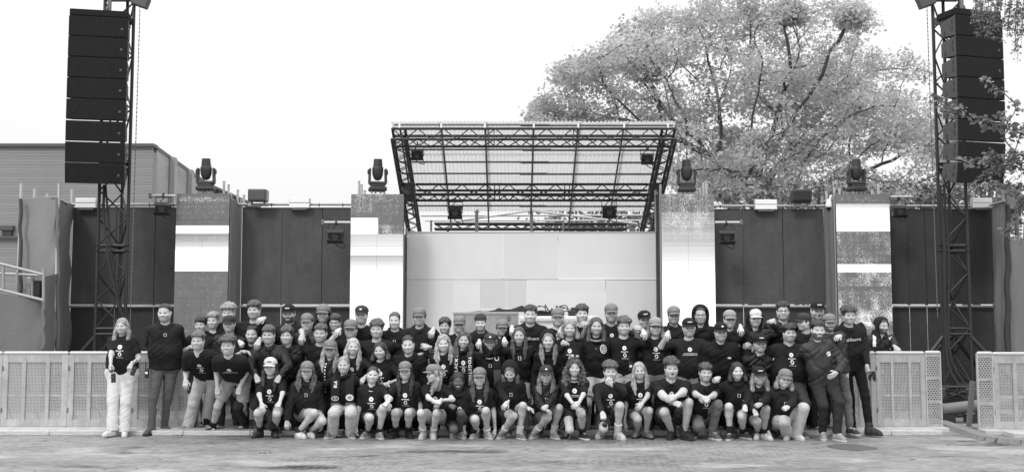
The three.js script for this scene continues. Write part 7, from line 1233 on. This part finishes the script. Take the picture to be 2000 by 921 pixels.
person('M32', { n: 'young man kneeling with one hand on his chin, holding a dark bottle', h: [1193, 722], D: 14.45, pose: 'squat', lean: 0.3, hair: 'messy', hc: 0.12, top: 'long', print: 'two', bot: 'short', bc: 0.05, sc: 0.5, sock: 0.65, sockH: 0.14, mouth: 'flat', kl: [1179, 836], kr: [1211, 792], fr: [1208, 853], L: ['p', 1178, 812, 14.1, 'fist', [0.1, -0.9, 0.3], [-1, 0, -0.3]], R: ['p', 1194, 750, 14.2, 'fist', [-0.4, 0.8, 0.1], [1, -0.8, 0], [0, 0, -1]] });
person('W24', { n: 'woman with long straight blonde centre parted hair squatting in black tee and boots', g: 'f', h: [1250, 720], D: 14.5, pose: 'squat', lean: 0.38, hair: 'longstraight', hc: 0.38, print: 'two', bot: 'hot', bc: 0.08, boot: 1, sc: 0.16, mouth: 'smile', kl: [1246, 818], kr: [1268, 802], fl: [1245, 848], fr: [1263, 850], L: ['d'], R: ['p', 1252, 793, 14.15, 'flat', [-0.7, -0.7, 0.3], [1, -0.3, -0.2]], hd: [-0.05, 0.04, 0.06] });
person('M38', { n: 'muscular curly haired man with open mouth crouching, forearms crossed, black boots', h: [1314, 716], D: 14.4, pose: 'squat', lean: 0.4, k: 1.04, w: 1.16, arm: 0.012, hair: 'curly', hc: 0.11, print: 'two', bot: 'short', bc: 0.06, boot: 1, sc: 0.03, mouth: 'open', kl: [1298, 804], kr: [1346, 786], fl: [1314, 851], fr: [1339, 853], L: ['p', 1322, 791, 14.0, 'fist', [0.95, -0.2, 0.2], [-0.9, -0.6, 0.2]], R: ['p', 1319, 775, 14.05, 'relaxed', [-0.9, -0.3, 0.1], [0.9, -0.5, 0.2]] });
person('M39', { n: 'brown haired man kneeling in black tee and jeans, forearms on raised knee', h: [1381, 724], D: 14.42, pose: 'squat', lean: 0.35, hair: 'fringe', hc: 0.08, print: 'two', bot: 'jean', bc: 0.13, sc: 0.1, sole: 0.5, mouth: 'grin', kl: [1366, 832], kr: [1402, 790], fr: [1396, 855], L: ['p', 1374, 776, 14.05, 'fist', [0.7, -0.6, 0.2], [-1, -0.4, 0]], R: ['p', 1380, 779, 14.1, 'fist', [-0.9, -0.2, 0.2], [1, -0.4, 0]] });
person('W25', { n: 'woman with dark wavy shoulder hair in black hoodie squatting, arm round neighbour', g: 'f', h: [1443, 721], D: 14.42, pose: 'squat', lean: 0.36, hair: 'bob', hc: 0.035, top: 'hood', print: 'box', bot: 'hot', bc: 0.03, sc: 0.06, sock: 0.03, w: 1.08, fat: 0.012, mouth: 'grin', kl: [1424, 794], kr: [1450, 812], fl: [1426, 852], fr: [1452, 850], L: ['p', 1404, 738, 14.35, 'drape', [-0.7, -0.5, 0.4]], R: ['p', 1455, 801, 14.05, 'fist', [0, -0.9, 0.3], [1, -0.3, -0.3]] });
person('W26', { n: 'woman in black lettered cap, wavy fair hair, black hoodie, white trainer forward', g: 'f', h: [1486, 731], D: 14.38, pose: 'squat', lean: 0.36, hair: 'shoulder', hc: 0.28, cap: 'kt', top: 'hood', print: 'box', bot: 'hot', bc: 0.03, sc: 0.62, sock: 0.03, sockH: 0.08, mouth: 'grin', kl: [1480, 822], kr: [1497, 798], fl: [1480, 850], fr: [1500, 855], L: ['p', 1476, 808, 14.0, 'fist', [0.3, -0.8, 0.3], [-1, -0.3, -0.3]], R: ['p', 1484, 792, 14.05, 'fist', [-0.9, -0.2, 0.3], [1, -0.4, 0]] });
person('W27', { n: 'person in grey cap kneeling in pale wide trousers at the right end of front row', g: 'f', h: [1537, 737], D: 14.32, pose: 'squat', lean: 0.36, hair: 'bob', hc: 0.3, cap: 'gs', top: 'hood', print: 'box', bot: 'wide', bc: 0.48, sc: 0.55, mouth: 'grin', hd: [0.05, 0.12, -0.15], kl: [1532, 822], kr: [1570, 797], fl: [1540, 852], fr: [1566, 857], L: ['d'], R: ['p', 1538, 799, 13.95, 'fist', [-0.9, -0.3, 0.2], [1, -0.4, -0.1]] });
// --- right end
person('M40', { n: 'man in black badge cap and thick black fleece leaning forward, small white chest mark', h: [1411, 645], D: 14.85, lean: 0.35, hair: 'crop', hc: 0.1, cap: 'kb', top: 'fleece', print: 'patch', w: 1.12, fat: 0.012, mouth: 'smile', L: ['d'], R: ['d'], bc: 0.02 });
person('M41', { n: 'man in pale grey cap and glasses behind the fleece man', h: [1428, 620], D: 15.12, back: 1, hair: 'short', hc: 0.16, cap: 'cs', glasses: 1, top: 'hood', tt: 33, mouth: 'smile', L: ['d'], R: ['p', 1447, 638, 14.98, 'drape', [0.3, -0.8, 0.3]] });
person('M42', { n: 'man with black hood pulled up over a white front cap', h: [1478, 618], D: 15.12, back: 1, hoodUp: 1, cap: 'ws', hair: 'crop', hc: 0.1, top: 'jack', tt: 36, mouth: 'flat', L: ['d'], R: ['p', 1504, 628, 15.06, 'fist', [0.7, -0.2, 0.5]], k: 0.98 });
person('M43', { n: 'tall dark haired man in glasses and zipped jacket, arm over the hooded man', h: [1531, 603], D: 15.18, back: 1, hair: 'short', hc: 0.025, glasses: 1, top: 'jack', print: 'zip', tt: 42, mouth: 'closed', w: 1.08, L: ['o', 0.36, -0.05, -0.2], R: ['d'], hd: [-0.15, 0.02, 0] });
person('M44', { n: 'man in dark cap seen in profile looking left, right end of back row', h: [1561, 625], D: 15.1, back: 1, hair: 'short', hc: 0.08, cap: 'd', top: 'hood', tt: 38, mouth: 'closed', hd: [-1.15, 0.0, 0], L: ['d'], R: ['d'] });
person('M45', { n: 'man in black lettered cap with stubble at the back, behind the bearded pair', h: [1601, 603], D: 15.22, back: 1, hair: 'crop', hc: 0.14, cap: 'kt', top: 'jack', tt: 34, mouth: 'open', beard: 0.25, L: ['o'], R: ['p', 1690, 632, 15.12, 'drape', [0.5, -0.4, 0.4]] });
person('M46', { n: 'man in black cap and dark rain jacket stooping in front of the hooded man', h: [1488, 667], D: 14.8, lean: 0.35, hair: 'crop', hc: 0.04, cap: 'kt', top: 'jack', print: 'zip', tt: 30, w: 1.06, mouth: 'smile', L: ['d'], R: ['d'], bc: 0.02 });
person('M47', { n: 'big dark haired man in black printed tee standing above the pale trousered kneeler', h: [1546, 646], D: 14.78, lean: 0.05, k: 0.98, hair: 'fringe', hc: 0.025, top: 'tee', print: 'two', bot: 'jean', bc: 0.05, w: 1.22, fat: 0.035, mouth: 'smile', L: ['p', 1467, 671, 14.98, 'drape', [-0.5, -0.6, 0.5]], R: ['o', 0.36], sleeve: 0.98, fl: [1530, 848], fr: [1562, 850] });
person('M48', { n: 'dark bearded man in zipped jacket with white disc, hand on his hip', h: [1602, 641], D: 14.5, dx: 0.16, lean: 0.05, k: 0.99, hair: 'short', hc: 0.025, beard: 0.85, top: 'jack', print: 'disc', tt: 52, bot: 'jean', bc: 0.03, sc: 0.26, mouth: 'grin', L: ['o', 0.28, -0.12, -0.28], R: ['p', 1634, 728, 14.36, 'flat', [-0.9, -0.35, 0.3], [1, 0.1, -0.5], [0.5, 0.5, -0.8]], fl: [1610, 854], fr: [1637, 857], toe: [-0.2, 0.25] });
person('M49', { n: 'bearded man in grey cap and grey jacket, hand on the disc jacket man', h: [1624, 627], D: 14.85, dx: 0.18, lean: 0.06, hair: 'crop', hc: 0.08, cap: 'gs', beard: 0.8, top: 'jack', tt: 72, bot: 'jean', bc: 0.12, sc: 0.06, mouth: 'smile', L: ['p', 1641, 656, 14.55, 'drape', [-0.7, -0.3, 0.3], [0.6, -1, -0.3], [0, -0.8, -0.5]], R: ['d'], fl: [1640, 846], fr: [1664, 849] });
person('M50', { n: 'tall curly haired man in lettered black hoodie and black trousers at the right end', h: [1663, 612], D: 14.98, dx: 0.1, hair: 'curly', hc: 0.1, top: 'hood', print: 'guidance', bot: 'slim', bc: 0.012, boot: 1, sc: 0.05, mouth: 'flat', w: 1.06, L: ['o', 0.3, -0.05], R: ['p', 1695, 722, 14.86, 'fist', [0, -1, 0.1], [0.6, 0, -1], [1, 0, -0.3]], fl: [1668, 842], fr: [1702, 848], toe: [-0.3, 0.6] });
const M51 = person('M51', { n: 'bearded worker in dark hooded workwear with reflective shoulder strips behind the barrier', h: [1731, 633], D: 17.2, back: 1, k: 0.98, hoodUp: 1, hoodTone: 0.025, beard: 0.9, hair: 'crop', hc: 0.06, top: 'jack', tt: 36, print: 'worker', mouth: 'flat', hd: [0.35, 0.1, 0], lean: 0.3, w: 1.08, L: ['f'], R: ['p', 1753, 684, 16.6, 'relaxed', [0.6, -0.6, 0.3]] });
for (const q of [-1, 1]) ribbonOn(M51, 'reflective_strip', [M51.T(q * 0.1, 0.045, -0.02), M51.T(q * 0.125, 0.02, 0.06), M51.T(q * 0.14, -0.06, 0.12), M51.T(q * 0.145, -0.11, 0.145)], 0.05, canvasTex(32, 16, (g) => { g.fillStyle = '#ddd'; g.fillRect(0, 0, 32, 16); }), false, 0.01);

// --- scarves with lettering
const scarfTex = (draw) => canvasTex(512, 96, (g) => { g.fillStyle = '#161616'; g.fillRect(0, 0, 512, 96); g.fillStyle = '#e6e6e6'; g.strokeStyle = '#e6e6e6'; draw(g); });
function scarf(c, left, right, len = 0.4, wid = 0.095) {
  for (const [q, tex, fl] of [[-1, left, true], [1, right, false]]) ribbonOn(c, 'scarf', [c.T(q * 0.03, 0.05, -0.09), c.T(q * 0.075, 0.06, -0.03), c.T(q * 0.09, 0.02, 0.07), c.T(q * 0.095, -0.1, 0.165), c.T(q * 0.1, -0.25, 0.185), c.T(q * 0.1, -len, 0.19)], wid, tex, fl);
  const pts = []; for (let i = 0; i <= 12; i++) { const a = i / 12 * Math.PI * 2; pts.push(c.T(Math.sin(a) * 0.088, 0.055 + 0.012 * Math.sin(a * 3) - 0.025 * Math.cos(a), Math.cos(a) * 0.085 + 0.005)); }
  put(c.me, new THREE.Mesh(new THREE.TubeGeometry(new THREE.CatmullRomCurve3(pts), 40, 0.026, 8), tone(0.012, { roughness: 0.95 })), 'scarf');
}
const words = (t, size = 52, x = 300) => scarfTex((g) => { g.font = `bold ${size}px sans-serif`; g.textAlign = 'center'; g.textBaseline = 'middle'; g.fillText(t, x, 50); });
const blackTex = words('BLACK &', 56, 250), togetherTex = words('TOGETHER', 58, 330);
scarf(W10, blackTex, togetherTex, 0.46);
{ // fringed scarf: lettering, pill and round crest; fringe strips of paler yarn
  const l = scarfTex((g) => { g.save(); g.font = 'bold 50px sans-serif'; g.textAlign = 'center'; g.textBaseline = 'middle'; g.fillText('BLA', 240, 48); g.restore(); g.lineWidth = 7; g.beginPath(); g.ellipse(60, 48, 28, 38, 0, 0, 7); g.stroke(); g.fillRect(52, 30, 8, 36); g.fillRect(66, 36, 6, 26); });
  const rr = scarfTex((g) => { g.beginPath(); g.arc(440, 48, 44, 0, 7); g.fill(); g.strokeStyle = '#222'; g.lineWidth = 4; g.beginPath(); g.arc(440, 48, 27, 0, 7); g.stroke(); g.fillStyle = '#222'; for (let i = 0; i < 5; i++) { g.save(); g.translate(440, 48); g.rotate(i * 1.257); g.fillRect(-4, -20, 8, 18); g.restore(); } });
  scarf(W7, l, rr, 0.29, 0.115);
  const fr = scarfTex((g) => { g.fillStyle = '#8a8a8a'; for (let i = 0; i < 22; i++) g.fillRect(0, i * 4.4, 512, 2.6); });
  for (const q of [-1, 1]) ribbonOn(W7, 'fringe', [W7.T(q * 0.1, -0.29, 0.19), W7.T(q * 0.1, -0.32, 0.195), W7.T(q * 0.102, -0.35, 0.195)], 0.115, fr, false, 0.012);
}
{ const fr = scarfTex((g) => { g.fillStyle = '#7a7a7a'; for (let i = 0; i < 22; i++) g.fillRect(0, i * 4.4, 200, 2.4); g.lineWidth = 9; g.beginPath(); g.arc(330, 48, 26, 0.6, 5.6); g.stroke(); });
  ribbonOn(W11, 'scarf', [W11.T(0.03, 0.05, -0.09), W11.T(0.09, 0.02, 0.07), W11.T(0.1, -0.1, 0.17), W11.T(0.11, -0.3, 0.19), W11.T(0.11, -0.4, 0.19)], 0.1, fr, true);
  const dash = canvasTex(512, 64, (g) => { g.fillStyle = '#161616'; g.fillRect(0, 0, 512, 64); g.fillStyle = '#ddd'; const r = rng(4); for (let i = 0; i < 26; i++) g.fillRect(i * 20 + r() * 6, 18, 8 + r() * 5, 26); });
  for (const [c, dz, dy] of [[W11, 0.115, 0.02], [W20, 0.125, 0.03], [W22, 0.1, 0.045]]) { const pts = []; for (let i = 0; i <= 10; i++) { const a = lerp(-1.5, 1.5, i / 10); pts.push(c.T(Math.sin(a) * 0.105, dy - 0.03 * Math.cos(a), Math.cos(a) * dz)); } ribbonOn(c, 'scarf', pts, 0.05, dash, false, 0.014, c.U); } }
{ const c = W8, pts = []; for (let i = 0; i <= 10; i++) { const a = lerp(-1.4, 1.4, i / 10); pts.push(c.T(Math.sin(a) * 0.068, 0.03 - 0.05 * Math.cos(a), Math.cos(a) * 0.085)); } put(c.me, new THREE.Mesh(new THREE.TubeGeometry(new THREE.CatmullRomCurve3(pts), 30, 0.004, 6), M.white), 'necklace'); }
{ const c = people.W3; ribbonOn(c, 'scarf', [c.T(-0.03, 0.04, 0.0), c.T(-0.05, -0.05, 0.14), c.T(-0.055, -0.2, 0.165), c.T(-0.055, -0.4, 0.17)], 0.03, scarfTex((g) => { for (let i = 0; i < 12; i++) g.fillRect(i * 44, 20, 22, 56); }), false); }
{ // jacket tied round the waist of the squatting woman in the white cap
  const c = people.W2, pts = [[-0.08, -0.4, 0.2], [0.02, -0.44, 0.26], [0.05, -0.5, 0.3], [0.0, -0.56, 0.32]].map((q) => c.T(...q)), g = new THREE.TubeGeometry(new THREE.CatmullRomCurve3(pts), 24, 0.075, 12), p = g.attributes.position; for (let i = 0; i < p.count; i++) { const f = 0.03 * (noise(p.getX(i) * 22, p.getY(i) * 22, p.getZ(i) * 22) - 0.5); p.setXYZ(i, p.getX(i) + f, p.getY(i) + f, p.getZ(i) + f * 2); } g.computeVertexNormals(); put(c.me, new THREE.Mesh(g, tone(0.03, { roughness: 0.5 })), 'tied_jacket'); }

// --- things held or worn on belts
function radio(label, pos, turn = 0, screen = false) { const t = thing('two_way_radio', label, 'radio', pos.clone().add(V(0, -0.06, 0))); const p = (m, n, x, y, z) => { m.position.set(pos.x + x, pos.y + y, pos.z + z); return put(t, m, n); }; p(new THREE.Mesh(roundBox(0.056, 0.12, 0.036, 0.008), M.black), 'case', 0, 0, 0); const a = lathe([[0, 0], [0.008, 0], [0.006, 0.1], [0, 0.102]], M.rubber, 8); p(a, 'antenna', -0.017, 0.06, 0); const k = lathe([[0, 0], [0.007, 0], [0.007, 0.016], [0, 0.016]], M.black, 8); p(k, 'knob', 0.014, 0.06, 0); p(new THREE.Mesh(roundBox(0.036, 0.03, 0.006, 0.002), screen ? M.white : M.fixture), 'display', 0, 0.01, 0.018); t.rotation.z = turn; return t; }
radio('black radio clipped at the hip of the man in dark jeans', at(286, 729, 14.85), 0, true);
radio('small black radio held low by the woman in white trousers', at(221, 738, 14.56), 0.05);
radio('black radio by the right hip of the woman in white trousers', at(257, 724, 14.68), -0.35);
radio('black radio hanging at the hip of the curly haired man in the sweater', at(1232, 716, 14.8), 0, true);
{ const c = at(1181, 829, 14.0), t = thing('dark_bottle', 'dark round bottle held over the knee of the kneeling man', 'bottle', c.clone()); const b = lathe([[0, -0.07], [0.036, -0.07], [0.04, -0.05], [0.04, 0.03], [0.03, 0.06], [0.017, 0.075], [0.017, 0.1], [0, 0.1]], M.black, 18); b.position.copy(c); b.scale.setScalar(0.8); b.rotation.set(1.3, 0, 0.2); put(t, b, 'flask'); const l = lathe([[0, 0], [0.016, 0], [0.016, 0.018], [0, 0.018]], M.fixtureGrey, 14); l.position.copy(c).add(V(-0.015, 0.02, 0.078)); l.rotation.set(1.3, 0, 0.2); put(t, l, 'lid'); }
{ const c = at(1706, 738, 14.85), t = thing('work_gloves', 'dark work gloves hanging from the belt of the tall hoodie man', 'gloves', c.clone()); for (let i = 0; i < 2; i++) { const g = HANDS.relaxed.clone(); g.deleteAttribute('color'); const m = new THREE.Mesh(g, M.black); m.position.set(c.x + i * 0.03 - 0.02, c.y + 0.06, c.z + i * 0.02); m.rotation.set(0.2, 0.5, 2.6 + i * 0.6); m.scale.setScalar(0.72); put(t, m, 'glove'); } }
renderer.render(scene, camera);
